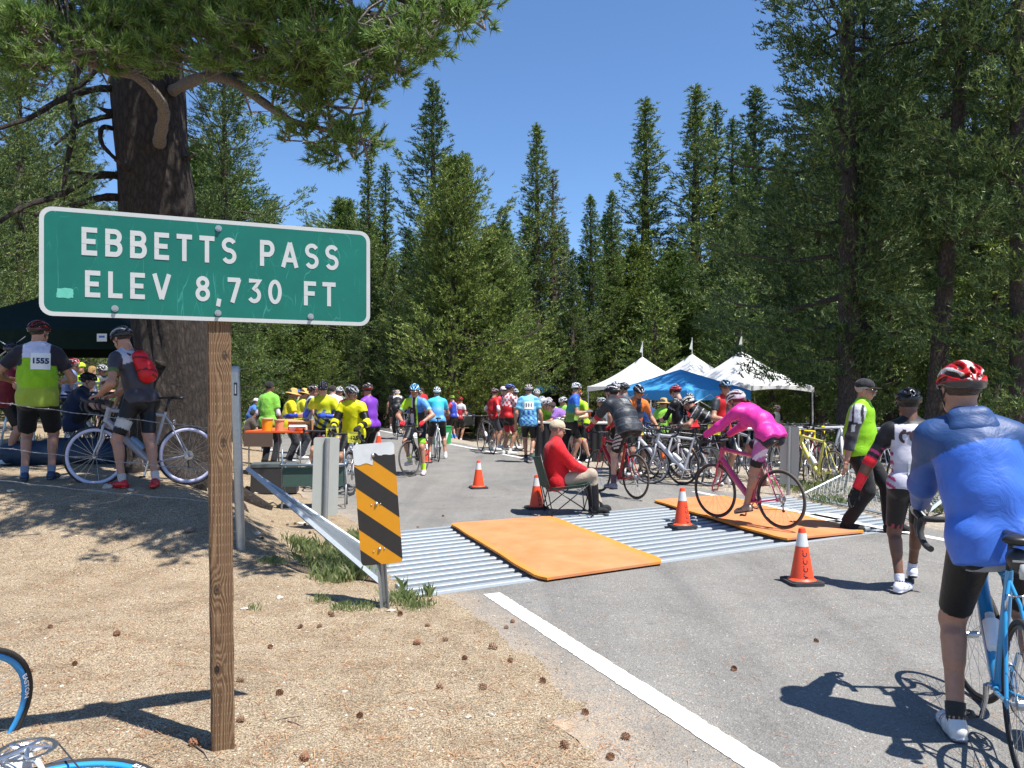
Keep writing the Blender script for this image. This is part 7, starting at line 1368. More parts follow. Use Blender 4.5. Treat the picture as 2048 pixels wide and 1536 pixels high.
# F6 seated man in red
p6 = CH.copy(); p6.z = 0.0
J = pose_joints(1.74, (0, -.10, .44), lean=-6, curve=22, feet=[(-.12, .46, .10), (.10, .36, .10)], hands=[(-.10, .26, .56), (.10, .28, .55)], elbow=((-1, -.6, -.5), (1, -.6, -.5)), knee=((-.2, .6, 1), (.2, .6, 1)))
def s6(I): c = np.tile(A_(lin('a89a88')), (I['n'], 1)); return c
def f6x(root, J, G, garment, arm, torso, leg, seg, hc, hM):
    garment('boot_shaft', lambda f: [f.cap(seg(('kn', i), ('an', i), .28), J['an', i] - np.array([0, 0, .02]), .078, .070, k=.02, cut0=0) for i in (0, 1)], col_const('15161a'), M_SHELL, .006, f_=24); garment('collar', lambda f: f.cap(J['chest'] + J['d2'] * .02, J['neck'] + J['d2'] * .035, .075, .068, k=.01, cut1=1., cut0=0), col_const('a81018'), M_CLOTH, .001)
RT6 = person(p6, R(-90 + 8), J, 'elderly man in red jacket and beige cap sitting in the folding chair', H=1.74, skin='m', top=('jacket', 'c21420', M_CLOTH, 2.), bottom=('trousers', s6, M_CLOTH), hair=('short', '7a746c'), hat=('cap', 'b8ac92'), near=True, head=(-4, -10), shoes=('101114', '0a0a0a', 1), extra=f6x, hcurl=(.45, .45), gj=.026, fat=.2)
# F7 front facing rider
B7 = Vector((-1.92, 14.95, .004)); h7 = R(180 - 10)
b7 = bicycle(B7 - Vector((math.sin(-h7) * .985, math.cos(h7) * .985, 0)), h7, 'black road bicycle under the lime sleeved rider facing us', '1a1a1c', rimcol='151515', tyre=M_TYREG, steer=-.35, bottles=(), group='bicycles')
def j7(I):
    v, u, z, w = I['v'], I['u'], I['z'], I['w']; c = np.tile(A_(lin('26262a')), (I['n'], 1)); fr_ = w > .0; c[fr_ & (u > .02) & (u < .12)] = lin('c8c8d0'); c[(np.abs(u) > .05) & (z > .2) & (u > 0)] = lin('b0e020'); c[(u < -.03) & (z > .08)] = lin('3a7ac8'); c[fr_ & (u < -.02) & (u > -.05)] = lin('9ad020'); a = I['arm']; c[a & (u > 0)] = lin('b0e020'); c[a & (u < 0)] = lin('5a9ae0'); c[a & (I['t'] > .5)] = lin('a8d8c0'); c[(z < .02) & (u > .1)] = lin('26262a'); return c
J = straddle(1.80, hands=[(-.2, .80, 1.02), (.2, .80, 1.02)], lean=12, hip=(.02, .44, .93), feet=[(-.17, .62, .09), (.14, .52, .26)], elbow=((-.8, -.6, 0), (.8, -.6, 0)))
RT7 = person(b7.location, h7, J, 'rider facing us with blue helmet and lime sleeve astride a black bicycle', H=1.82, skin='m', top=('jersey', j7, M_LYCRA, .62), bottom=('shorts', des('16181e', (lambda I: np.char.startswith(I['part'], 'l') & (I['t'] > .66) & (I['v'][:, 0] < 0), '8ad020')), M_LYCRA), helmet=('2f86b8', 'c8e0ea', '1a2a34'), near=True, head=(8, -10), glasses='d08a10', gloves='d01828', socks='b8f020T', shoes=('d8d8dc', 'b02040'), handdir=HANDF, hcurl=(1.7, 1.7), handc=1.7, h=.013)
decal(RT7[0], RT7[2]['top'], RT7[1], 'BEI', .06, .13, 1, .13, M_INK, rot=-90, bold=.012)
# F8 big man with lime back
p8 = onground(-5.42, 9.1)
def j8(I): u, z, w = I['u'], I['z'], I['w']; c = np.tile(A_(lin('86b81c')), (I['n'], 1)); c[(z > .20) & (w < .06)] = lin('c8c8dc'); c[(np.abs(u) > .13) & (z > .12)] = lin('24222c'); c[I['arm']] = lin('24222c'); c[I['arm'] & (I['t'] > .68)] = lin('d0d0d0'); c[(z < -.1)] = lin('94a838'); return c
J = stand(1.86, .12, hands=[(-.30, .34, 1.12), (.20, .32, 1.12)], lean=1, fat=0) if False else pose_joints(1.88, (0, 0, .965), lean=1, curve=8, feet=[(-.13, 0, .09), (.13, .05, .09)], hands=[(-.34, .26, 1.16), (.22, .32, 1.14)], elbow=((-.8, -1, -.4), (.8, -1, -.4)), sw=.110)
RT8 = person(p8, R(22), J, 'tall man with lime and white back numbered 1555 at the left', H=1.88, skin='m', top=('shirt', j8, M_CLOTH, .62), bottom=('loose', '0b0b0d', M_CLOTH), helmet=('6a1014', '161616', '161616'), head=(-38, -2), near=True, fat=.35, socks='7a8498', shoes=('2c3c58', '1a2436'))
bib(RT8, '1555', .05, .16, card=(.19, .19), size=.085, mt=mat('bib_navy', (.01, .02, .08), .5), yaw=0)
# F9 man with the red backpack and his silver bicycle
B9 = onground(-3.66, 9.0); B9f = onground(-4.64, 8.85); B9.z = (B9.z + B9f.z) / 2; h9 = math.atan2(B9.x - B9f.x, -(B9.y - B9f.y)); h9 = math.atan2(-(B9f.x - B9.x), (B9f.y - B9.y))
bicycle(B9, h9, 'silver road bicycle with white rims against the great trunk', '9a9aa4', rimcol='c0c0d8', bottles=('7a9ab8', '8aa0b0'), deep=.02, group='bicycles', roll=.0, fork='b8b8be')
def j9(I): u, z = I['u'], I['z']; c = np.tile(A_(lin('3a3840')), (I['n'], 1)); c[(z > .2) & (np.abs(u) > .04)] = lin('b8b8c4'); c[I['arm']] = lin('3c3a42'); c[I['arm'] & (I['t'] > .45)] = lin('56683a'); return c
J = straddle(1.84, hands=[(-.17, .88, 1.02), (.20, .84, 1.02)], lean=14, hip=(-.03, .50, .935), feet=[(-.26, .62, .09), (-.24, .28, .09)], elbow=((-.8, -.5, -.2), (.8, -.5, -.2)), hipyaw=-30, yaw=-34)
def f9x(root, J, G, garment, arm, torso, leg, seg, hc, hM):
    c0 = J['waist'] + J['d2'] * .13; fw = J['fw'] if J['fw'] @ np.array([-.5, .8, 0]) > 0 else -J['fw']; sx = J['sx']; b2 = -fw * .17
    def rf(I): c = np.tile(A_(lin('c8141e')), (I['n'], 1)); c[np.sin(I['z'] * 46 + I['u'] * 22) > .9] = lin('5a0a10'); return c
    garment('backpack', lambda f: (f.cap(c0 + b2 - J['d2'] * .12, c0 + b2 + J['d2'] * .11, .085, .07, k=.03, fl=[(sx, 1.25)]), f.cap(c0 + b2 * 1.25 - J['d2'] * .1, c0 + b2 * 1.25 + J['d2'] * .0, .07, .06, k=.04, fl=[(sx, 1.15)])), rf, M_SHELL, .005, f_=26)
    m_ = MB()
    for s in (-1, 1): m_.tube([Vector(c0 + b2 * .7 + sx * s * .07 + J['d2'] * .14), Vector(J['chest'] + sx * s * .085 + J['d2'] * .045), Vector(J['chest'] + sx * s * .10 + fw * .10 - J['d2'] * .05), Vector(J['waist'] + sx * s * .12 + fw * .02), Vector(c0 + b2 * .8 + sx * s * .08 - J['d2'] * .16)], .014, 6)
    m_.build('backpack_strap', mat('dark_strap', (.04, .035, .04), .7), root, True)
RT9 = person(B9, h9, J, 'man with bright red backpack holding his bicycle by the great trunk', H=1.84, skin='m', top=('jersey', j9, M_LYCRA, .6), bottom=('shorts', des('0e0d10', (lambda I: (np.char.startswith(I['part'], 'l')) & (I['t'] > .5) & (I['t'] < .72) & (I['v'][:, 0] < -.02) & (I['part'] == 'l0'), 'b8b8b4')), M_LYCRA), helmet=('22242a', '9a9ea6', '141416'), near=True, head=(-28, -22), socks='b8b4b0', shoes=('c01420', '6a0a10'), extra=f9x, hcurl=(1.7, 1.7), handc=1.7, handdir=HANDF, footdir=((.35, 1, 0), (-.9, -.1, 0)), fat=.1)

# --- the middle distance. px, distance, heading, height, look
def quick(px, d, face, H, label, top, bottom=BLKS, pose='stand', z=None, group='people at the rest stop', **k):
    p = atpx(px, d); p.z = max(p.z, .004) if abs(p.z) < .03 else p.z
    if z is not None: p.z = z
    if not isinstance(pose, dict) and isinstance(pose, str):
        if pose == 'stand': sd_ = random.uniform(-5, 5); J = stand(H, side=sd_, yaw=random.uniform(-14, 14), hands=[(-.24, random.uniform(0, .14), .82), random.choice([(.24, .05, .82), (.19, .30, 1.12)])], lean=random.uniform(1, 7))
        elif pose == 'walk': J = stand(H, .08, step=.22, lean=5)
        elif pose == 'busy': J = stand(H, .11, hands=[(-.17, .34, 1.12), (.16, .36, 1.08)], lean=6, elbow=((-.8, -.6, -.5), (.8, -.6, -.5)))
        elif pose == 'bend': q = H / 1.78; J = pose_joints(H, (0, -.08, .90 * q), lean=42, curve=30, feet=[(-.11, 0, .09), (.11, .04, .09)], hands=[(-.16, .58, .92 * q), (.17, .56, .93 * q)], elbow=((-.8, -.4, -.3), (.8, -.4, -.3)))
        elif pose == 'hips': J = stand(H, .13, hands=[(-.20, .06, .98), (.20, .06, .98)], elbow=((-1, -.4, 0), (1, -.4, 0)))
        elif pose == 'ride': J = ride(H)
        elif pose == 'straddle': J = straddle(H)
        elif pose == 'sit': q = H / 1.78; J = pose_joints(H, (0, 0, .45 * q), lean=8, curve=26, feet=[(-.12, .42, .09), (.12, .44, .09)], hands=[(-.12, .36, .58), (.12, .36, .58)], elbow=((-.8, -.4, -.4), (.8, -.4, -.4)), knee=((-.2, .6, 1), (.2, .6, 1)))
        elif pose == 'ground': q = H / 1.78; J = pose_joints(H, (0, 0, .12), lean=10, curve=40, feet=[(-.15, .62, .08), (.12, .52, .08)], hands=[(-.10, .52, .36), (.14, .50, .34)], elbow=((-.8, -.4, -.2), (.8, -.4, -.2)), knee=((-.25, .3, 1), (.2, .3, 1)))
    else: J = pose
    k.setdefault('glasses', random.choice([None, '222222'])); k.setdefault('fat', random.uniform(-.12, .28)); k.setdefault('head', (random.uniform(-38, 38), random.uniform(-16, 4))); k.setdefault('skin', random.choice('lmm')); h = .02 if d < 16 else .028
    return person(p, R(face), J, label, H=H, top=top, bottom=bottom, group=group, h=h, near=False, **k)
def bk(px, d, face, label, fr, **k):
    p = atpx(px, d); p.z = max(p.z, .004) if abs(p.z) < .03 else p.z; k.setdefault('group', 'bicycles'); return bicycle(p, R(face), label, fr, **k)
SH = lambda c: ('shirt', c, M_CLOTH, .7); JE = lambda c: ('jersey', c, M_LYCRA, .6)
q = 1.0
RTg = quick(538, 16.4, -14, 1.80, 'man in light green shirt and dark trousers at the food table', ('shirt', '7cc244', M_CLOTH, .7), ('trousers', '1a1c22', M_CLOTH), hair=('short', '0c0a0a'), head=(-20, -6), arms='c8c0c8', shoes=('3a3a3a', '202020', 1), skin='d')
quick(577, 17.6, -70, 1.70, 'volunteer in yellow shirt under a wide straw hat', SH('d8cc10'), ('trousers', '2a2c34', M_CLOTH), 'busy', hat=('straw', 'c89c58'), helmet=None, head=(-10, -12))
quick(600, 18.8, -60, 1.70, 'volunteer in yellow shirt whose straw hat is partly hidden', SH('c8c81c'), ('trousers', '30343c', M_CLOTH), 'busy', hat=('straw', 'd0a860'))
quick(594, 20.5, -40, 1.68, 'woman in green shirt with bright blue helmet behind the table', SH('70b840'), pose='busy', helmet=('2858c8', '5080d8', '2858c8'), hair=('pony', '1a1210'), fem=1)
quick(503, 25, -70, 1.68, 'person in blue shirt and white cap seated far left of the table', SH('3a70c0'), ('trousers', '4a4a50', M_CLOTH), 'sit', hat=('cap', 'd8d0d4'), z=.22)
quick(497, 21, -60, 1.6, 'dark haired person crouching behind the man in green shirt', SH('4a4038'), ('trousers', '504838', M_CLOTH), 'sit', hair=('short', '100c0a'), z=.0)
quick(618, 17.0, -80, 1.78, 'cyclist in dark grey and white jersey with red black helmet behind the table', JE(des('5a5e66', (lambda I: I['u'] > .03, 'a8acb4'), (lambda I: I['arm'], '2a2c34'))), pose='busy', helmet=('1c1c1e', 'b8b0b0', '8a2024'), head=(-10, 0))
yl = des('c8cc18', (lambda I: (np.sin(I['u'] * 40 + I['z'] * 22) > .45) & (I['z'] < .14), '4a6a90'), (lambda I: (I['z'] < .08) & (np.sin(I['u'] * 31 - I['z'] * 45) > .2), '1c2430'), (lambda I: I['arm'] & (I['t'] > .5), '5a6a70'))
bk(668, 13.9, 176, 'dark red bicycle carrying the yellow card 3093', '5a1824', rimcol='202020', bottles=(), steer=.1)
J = straddle(1.84, hands=[(-.06, .62, 1.16), (.62, .28, 1.14)], lean=8, hip=(0, .38, .92), elbow=((-.8, -.3, -.4), (.5, -.3, -.7)))
quick(657, 15.0, 182, 1.86, 'big man in yellow patterned jersey with blue arm warmers at the table', JE(yl), pose=J, helmet=('181a22', '2a3044', '101014'), head=(12, -24), arms='2a48b8', gloves='2848b0', fat=.35, hcurl=(1.7, .45), skin='l')
def card(px, d, z, txt, face, lbl):
    p = atpx(px, d); t = empty('number_card', (p.x, p.y, z), R(face), label=lbl, cat='race card', group='yellow race number cards on handlebars'); MB().prism(rrect(.20, .165, .012, 3), -.002, .002, tofn=lambda v: Vector((v.x, -v.z + .02 * (v.x / .1) ** 2, v.y))).build('card', M_CARDY, t)
    V3, F3 = text_mesh(txt, .085, .0035); me = bpy.data.meshes.new('number'); me.from_pydata([(v[0], -.004 + .02 * (v[0] / .1) ** 2, v[1] - .012) for v in V3], [], F3); link('number', me, M_INK, t); MB().box((0, -.0035 + .0, .062), (.13, .001, .012)).build('printed_line', M_INKG, t)
card(664, 12.9, .935, '3093', 4, 'yellow card 3093 on the handlebar by the food table'); card(708, 12.15, .90, '125', 3, 'yellow card 125 on the bicycle of the yellow rain jacket')
bk(716, 13.2, 184, 'white and black bicycle under the yellow rain jacket', 'c8c8d0', rimcol='282828', bottles=(), steer=-.25)
J = straddle(1.78, hands=[(-.22, .74, 1.02), (.20, .76, 1.02)], lean=10, hip=(.0, .30, .90))
quick(712, 13.9, 184 - 360 + 0, 1.74, 'rider in bright yellow rain jacket with grey helmet', ('jacket', des('d8d408', (lambda I: (np.abs(I['w']) < .03) & (np.abs(I['u']) > .10) & (I['z'] < .1), '14140c')), M_SHELL, 2.), pose=J, helmet=('4a4e54', 'b8bcc0', '24262a'), head=(60, -8), gloves='141414', hcurl=(1.7, 1.7), handc=1.7, h_=None) if False else person(atpx(716, 13.75), R(176), J, 'rider in bright yellow rain jacket with grey helmet', H=1.76, skin='m', top=('jacket', des('d8d408', (lambda I: (I['arm']) & (I['t'] > .35) & (I['t'] < .8) & (I['w'] > .05), '14140c')), M_SHELL, 2.), bottom=BLKS, helmet=('4a4e54', 'b8bcc0', '24262a'), head=(62, -8), gloves='141414', hcurl=(1.7, 1.7), handc=1.7, near=True, h=.014, group='people at the rest stop')
quick(742, 15.6, 60, 1.80, 'person in purple jersey and black red helmet holding a purple bottle', JE(des('7838b0', (lambda I: I['arm'] & (I['t'] > .5), 'c8d020'))), pose='busy', helmet=('1c1c1e', 'c0b0b0', '8a1c20'), gloves='6838a0')
quick(682, 20.5, 160, 1.76, 'person with white spotted helmet behind the yellow jersey', JE('5a6a50'), helmet=('d0d0d0', '8a8a8a', 'd8d8d8')); quick(697, 19, 170, 1.70, 'person in red and orange jersey with white helmet in the left crowd', JE(des('c02838', (lambda I: I['z'] < .12, 'd87020'))), helmet=('d8d0d0', '9a8a8a', 'd8d8d8'))
quick(668, 19.5, 20, 1.80, 'person in plain white shirt behind the yellow jerseys', SH('d0c8cc'), helmet=None)
B_ = atpx(795, 26.4); bicycle(B_, R(8), 'road bicycle of the woman in black riding away', '8a8a90', group='bicycles', bottles=()); person(B_, R(8), ride(1.72, 40, 28), 'woman in black with blond hair riding away down the road', H=1.72, skin='l', top=('jersey', des('17171a', (lambda I: I['z'] > .18, 'c8c0c0'), (lambda I: I['arm'], '1c1c20')), M_LYCRA, 1.9), bottom=('trousers', '0c0c0e', M_LYCRA), helmet=('c8c8cc', '6a6a70', 'd0d0d0'), hair=('long', 'c8a060'), head=(0, -8), h=.021, fem=1, handc=1.7, hcurl=(1.7, 1.7), group='people at the rest stop')
quick(802, 29, -100, 1.74, 'person in orange and black jersey with grey helmet far down the road', JE(des('c85020', (lambda I: I['z'] < .1, '1a1a1c'))), helmet=('a8a8ac', '5a5a60'), pose='straddle'); bk(805, 29.5, -160, 'bicycle of the person in orange far down the road', '606468')
quick(823, 28, -80, 1.80, 'person in royal blue shirt standing by a bicycle', SH('2050b8'), pose='busy', helmet=('3a3f58', '8088a0')); quick(842, 31, 30, 1.80, 'person in red shirt behind the front cyclist', SH('c8202a'), helmet=None); quick(786, 33, 0, 1.75, 'person in dark jersey far down the road', JE('2c2c30'), helmet=('3a3a3c', '707074'))
B_ = atpx(877, 18.2); bicycle(B_, R(10), 'bicycle of the person in turquoise behind the front cyclist', 'c8c8cc', group='bicycles', bottles=()); person(B_ + Vector((.0, .2, 0)), R(10), straddle(1.80), 'person in turquoise jersey with white helmet behind the front cyclist', H=1.80, top=('jersey', des('3cb8d0', (lambda I: I['z'] < .1, '5aa0e0')), M_LYCRA, .6), bottom=BLKS, helmet=('d8dcdc', '90b8c8', 'd0d0d0'), h=.018, group='people at the rest stop')
quick(908, 30.5, 60, 1.76, 'person in blue and white jersey with lime helmet by the far verge', JE(des('3048b0', (lambda I: I['u'] > .05, 'c8c8d8'), (lambda I: I['arm'], 'c83848'))), helmet=('98c030', '6a9020'), socks='3888d8T', shoes=('c87838', '7a4018'), pose='busy'); quick(917, 31.5, -30, 1.84, 'person in red helmet behind the lime helmet', JE(des('c8c8cc', (lambda I: I['z'] < .15, 'b02838'))), helmet=('c02030', 'a01020'))
# polka dot group
bk(985, 20.3, 20, 'black road bicycle in front of the polka dot jersey', '4a4048', rimcol='888890')
quick(986, 21.5, -60, 1.72, 'person in red jersey with white sleeve and hand on hip', JE(des('c01c20', (lambda I: (np.sin(I['z'] * 60) > .6) & (np.abs(I['u']) < .07) & (I['w'] > 0), 'd8a020'))), ('shorts', '3a3a40', M_LYCRA), 'hips', helmet=('30282c', 'c8b8bc', '8a2030'), arms='c8c8d0')
def jp(I):
    v = I['v']; c = np.tile(A_(lin('d8d0d0')), (I['n'], 1)); c[(np.sin(v[:, 2] * 44 + v[:, 0] * 5) * np.sin(v[:, 0] * 48 + v[:, 1] * 30) > .12)] = lin('c81c24'); c[(I['z'] < .05)] = lin('c01820'); return c
RTp = quick(1014, 20.2, -48, 1.84, 'tall person in red polka dot jersey with blue helmet', JE(jp), ('shorts', des('14100f', (lambda I: I['t'] > .45, 'a01828')), M_LYCRA), 'busy', helmet=('2a3c80', '8090c8', '1c2850'), glasses=None, fat=.2)
quick(1003, 22.4, -130, 1.78, 'person in white red cap behind the polka dot jersey', JE('c83040'), hat=('cap', 'd8c8c8')); quick(1036, 22.0, 120, 1.72, 'person in grey jersey with pale helmet right of the polka dots', JE('8a949c'), helmet=('c8ccd0', '90989c')); bk(1040, 21.5, 30, 'bicycle right of the polka dot jersey', '70b050')
RTw = quick(1057, 17.9, -6, 1.80, 'man in light blue patterned jersey walking away across the edge line', SH(des('86c8dc', (lambda I: (np.sin(I['u'] * 60 + np.sin(I['z'] * 70) * 2) * np.sin(I['z'] * 80) > .0) & (I['z'] < .02), '2858b0'), (lambda I: (np.abs(I['u']) > .13) & (np.sin(I['z'] * 50) > -.3), '4a90c0'))), pose=stand(1.80, .07, step=.16, lean=4, hands=[(-.29, .0, .84), (.30, .0, .84)]), helmet=('c8c0c4', '5a4a50', 'a09498'), fat=.3, socks='282828', shoes=('6a6a70', '202022'))
bib(RTw, '111', .02, .13, card=(.2, .17), size=.11)
for i, (px, d, fc, H_, lb, cl, hm_, ps) in enumerate([(1092, 19.8, 170, 1.70, 'green shirted volunteer with white cap bending over the serving table', '8ac83c', None, 'bend'), (1118, 19.5, 120, 1.66, 'green shirted volunteer with white helmet bending over the table', '90d040', ('d0ccd4', '8a8a94'), 'bend'), (1070, 21.4, -150, 1.70, 'person with white helmet behind the serving table', '7a8a9a', ('d8d8dc', 'a0a0a8'), 'busy'),
    (1084, 22.6, 180, 1.66, 'person with pale helmet deep in the crowd by the serving table', 'b8c0c8', ('c8ccd4', '7888a8'), 'stand'), (1101, 22.9, 90, 1.72, 'person with white pink helmet behind the two bending volunteers', '586878', ('d8ccd4', 'a08a98'), 'stand'), (1129, 21.5, 150, 1.64, 'person with lime sleeves reaching behind the blue green jersey', '8cc850', ('c8ccd0', '808890'), 'busy')]):
    quick(px, d, fc, H_, lb, SH(cl), pose=ps, helmet=hm_, hat=('cap', 'd8d8d8') if hm_ is None else None)
quick(1131, 19.0, 90, 1.60, 'person in purple shirt at the right end of the serving table', SH('8a60b0'), pose='bend', hair=('short', '4a3a30'))
quick(1143, 17.6, -84, 1.84, 'tall man in blue green jersey and white helmet standing in profile', JE(des('2a60c0', (lambda I: I['z'] < .16, '3a8a90'), (lambda I: I['z'] < -.02, '7a9a40'))), pose=stand(1.84, .1, hands=[(-.24, .16, .86), (.25, .14, .84)]), helmet=('c8ccd0', '8a9298', 'b8bcc0'), hair=('short', '1a120e'), gloves='5a5e64', near_=None) if False else quick(1143, 17.6, -84, 1.84, 'tall man in blue green jersey and white helmet standing in profile', JE(des('2a60c0', (lambda I: I['z'] < .16, '3a8a90'), (lambda I: I['z'] < -.02, '7a9a40'))), helmet=('c8ccd0', '8a9298', 'b8bcc0'), hair=('short', '1a120e'), gloves='5a5e64')
quick(1188, 18.5, 140, 1.72, 'person in lime and orange with red yellow helmet behind the black jacket', JE(des('a8d828', (lambda I: I['u'] > 0, 'd86018'))), helmet=('c82018', 'd8a820', 'c8c8c8'), pose='straddle'); bk(1186, 18.4, 150, 'bicycle behind the rider in black jacket', '7a1c24', bottles=('c8d018',))
quick(1206, 20.6, 90, 1.70, 'person in grey shirt in the crowd left of the blue canopy', SH('6a7078'), helmet=('b8bcc0', '70767c')); quick(1166, 21.3, -160, 1.70, 'person in orange jersey in the crowd behind the profile man', JE('c85a1c'), helmet=None, hair=('short', '3a2a1c')); quick(1228, 23.2, 180, 1.74, 'person in pale shirt beneath the left edge of the blue canopy', SH('a8a49c'), helmet=('8a8e94', 'c8c8cc'))
quick(1239, 15.4, 30, 1.84, 'person with big white and grey helmet just behind the black jacket', JE('3a4048'), helmet=('c8ccd0', '6a7078', 'a8acb0')); quick(1254, 16.2, 70, 1.82, 'person with dark grey helmet behind the orange jersey', JE('50585e'), helmet=('2c3036', '8a9098', '1c1c1e'))
bk(1299, 14.5, 205, 'silver and red bicycle with orange bottles and the card 173', 'b0a8a8', bottles=('f06a10', 'f06a10'), rimcol='303030', steer=.3, fork='a8a0a4')
quick(1268, 14.9, 198, 1.78, 'man in orange and dark blue jersey with glasses holding his bicycle', JE(des('2c3444', (lambda I: (np.abs(I['u']) > .05) & (I['z'] > .14), 'e0742c'), (lambda I: I['z'] < .02, 'd86a28'), (lambda I: I['arm'], 'e0803c'))), pose=stand(1.78, .12, hands=[(-.30, .32, .98), (.2, .30, 1.0)], lean=14), helmet=('1a1a1e', 'c8ccd0', '141416'), head=(6, -22), glasses='c05a14', socks='18181a', hcurl=(1.7, 1.7), handc=1.7)
card(1277, 13.9, .93, '173', 6, 'yellow card 173 beside the orange bottles'); card(1428, 12.9, .98, '1310', -20, 'yellow card half hidden behind the pink sleeve')
quick(1297, 20.5, 10, 1.80, 'person in blue shirt under the blue canopy', SH('1c4078'), hair=('short', '1a1410')); quick(1322, 18.6, -50, 1.62, 'volunteer in green shirt and straw hat under the blue canopy', SH('8ac840'), ('trousers', '3a3c40', M_CLOTH), 'busy', hat=('straw', 'b89a68')); quick(1282, 22.5, 180, 1.72, 'person in the shade at the back of the blue canopy', SH('38404a'), helmet=('8a8a8e', '505054')); quick(1352, 22.0, 170, 1.75, 'person in dark shirt in the shade under the canopy peak', SH('402c2c'))
# black star jersey with silver bicycle
Bs = atpx(1376, 14.6); bk(1372, 14.4, 98, 'silver bicycle with red bar tape held by the star jersey rider', 'c8ccd0', tape='a01820', rimcol='202020', deep=.02)
RTs = quick(1362, 15.2, 52, 1.76, 'rider in black jersey with white star and crossing lines', JE(des('141216', (lambda I: (np.abs(np.abs(I['u']) - .02 - .45 * np.abs(I['z'] - .16)) < .007) & (I['w'] < 0), 'b8b8bc'), (lambda I: I['arm'] & (np.abs(np.sin(I['t'] * 5)) > .98), 'a8a8ac'))), ('shorts', '141216', M_LYCRA), pose=stand(1.76, .09, hands=[(-.16, .46, 1.02), (.26, .02, .98)], lean=8), helmet=('a81c2c', 'c8b0b4', '6a141c'), head=(-10, -20), socks='141414T', shoes=('a8a8b0', '404048'), arms='141216')
star = [[(0, 0)] + [(r_ * math.cos(a + o_), r_ * math.sin(a + o_)) for r_, o_ in ((.02, -.25), (.06, 0), (.02, .25))] for a in np.arange(0, 6.28, .7854)]
decal(RTs[0], RTs[2]['top'], RTs[1], None, 0, .16, -1, poly=star, mt=M_INKW, name='star'); bib(RTs, '21', .02, -.06, card=(.15, .14), size=.09)
quick(1383, 17.6, 30, 1.70, 'person in red jersey with silver helmet behind the star jersey', JE('c8202c'), helmet=('b0b4b8', '70747a')); bk(1395, 16.3, 100, 'black bicycle in the rack behind the star jersey rider', '24262a', rimcol='505054'); bk(1336, 16.0, 80, 'grey bicycle left of the star jersey rider', '808488')
quick(1418, 15.0, 78, 1.78, 'rider in black jersey with white black helmet bending towards his handlebar', JE(des('1a1a1e', (lambda I: np.abs(np.sin(I['z'] * 26)) > .985, 'b8b8bc'))), pose='bend', helmet=('d0ccc4', '2a2a2a', 'c8c8c8'), head=(0, -30)); bk(1432, 14.7, 95, 'black bicycle in front of the bending rider', '1c1c20', rimcol='b8b8c0', tape='181818')
bk(1418, 13.4, 70, 'silver bicycle against the pipe rack left of the pink bicycle', 'b0b4ba', rimcol='909498')
quick(1443, 13.7, -152, 1.84, 'cyclist in open red vest and blue helmet facing us behind the pink rider', JE(des('c81c20', (lambda I: (np.abs(I['u']) < .045) & (I['w'] > 0), '3a2c30'), (lambda I: I['arm'], '2c3036'))), pose='busy', helmet=('2c5a80', '9ab0c0', '1c2c3a'), head=(-20, 0), glasses='2a2a2a', gloves='1a1a1c')
quick(1551, 27.2, 178, 1.72, 'person in white jersey with black sleeves near the right tent leg', JE(des('c8ccd0', (lambda I: I['arm'], '18181a'), (lambda I: (np.abs(I['u']) > .1) & (I['z'] > .1), '18181a'))), helmet=('d0c8cc', 'a03848', 'c8c8c8')); 
quick(1500, 24, 150, 1.75, 'person in dark shirt behind the pink rider', SH('2a3038'), helmet=('505458', '303438'))
# left under the canopy
quick(12, 11.2, -60, 1.76, 'person in dark red shirt cut by the left edge under the canopy', SH('6a1c26'), pose='busy', helmet=('1a2430', '3a4450')); quick(262, 11.4, 100, 1.80, 'person in red jersey standing behind the backpack man', JE(des('8a1420', (lambda I: I['z'] < .06, '16161a'))), helmet=('1a1a1c', '2a2a2c'), head=(30, -10))
quick(148, 11.9, -66, 1.74, 'person in navy shirt sitting on the ground under the canopy', SH('1c2c4c'), ('trousers', '12161e', M_CLOTH), 'ground', helmet=('1c2230', '2c3448'), z=float(gh(-6, 11.9)) + .42)
quick(137, 16.8, -70, 1.76, 'person in blue grey jersey and red helmet leaning at the left racks', JE('7a88b0'), pose='bend' if False else 'busy', helmet=('b01c2c', 'd0c0c8', '8a8898')); quick(162, 18, -160, 1.70, 'person in lime jersey and cap at the left racks', JE('b0d820'), hat=('cap', 'b8d830')); quick(203, 17.4, -100, 1.66, 'person in grey and lime jersey with pale helmet at the left racks', JE(des('4a4c50', (lambda I: I['arm'], 'b8d828'))), helmet=('a8a8ac', '707478')); quick(182, 19.5, 0, 1.72, 'person in pale shirt far behind the left racks', SH('a8a0ac'), hair=('long', 'b08a50'), fem=1)
for i, (px, d, fc, fr, lb) in enumerate([(125, 15.6, -15, 'c8c8cc', 'white bicycle hanging on the left rack nearest the tall man'), (152, 15.4, 12, '2a2c30', 'black bicycle second on the left rack'), (176, 15.6, -8, '8aa028', 'olive bicycle third on the left rack'), (200, 15.3, 15, '3a4a78', 'dark blue bicycle fourth on the left rack'), (222, 15.5, -12, '6a2028', 'maroon bicycle at the right end of the left rack')]): bk(px, d, fc, lb, fr, roll=.05 * (-1) ** i)
bk(232, 12.6, 70, 'dark bicycle behind the canopy pole', '202226', rimcol='303236')
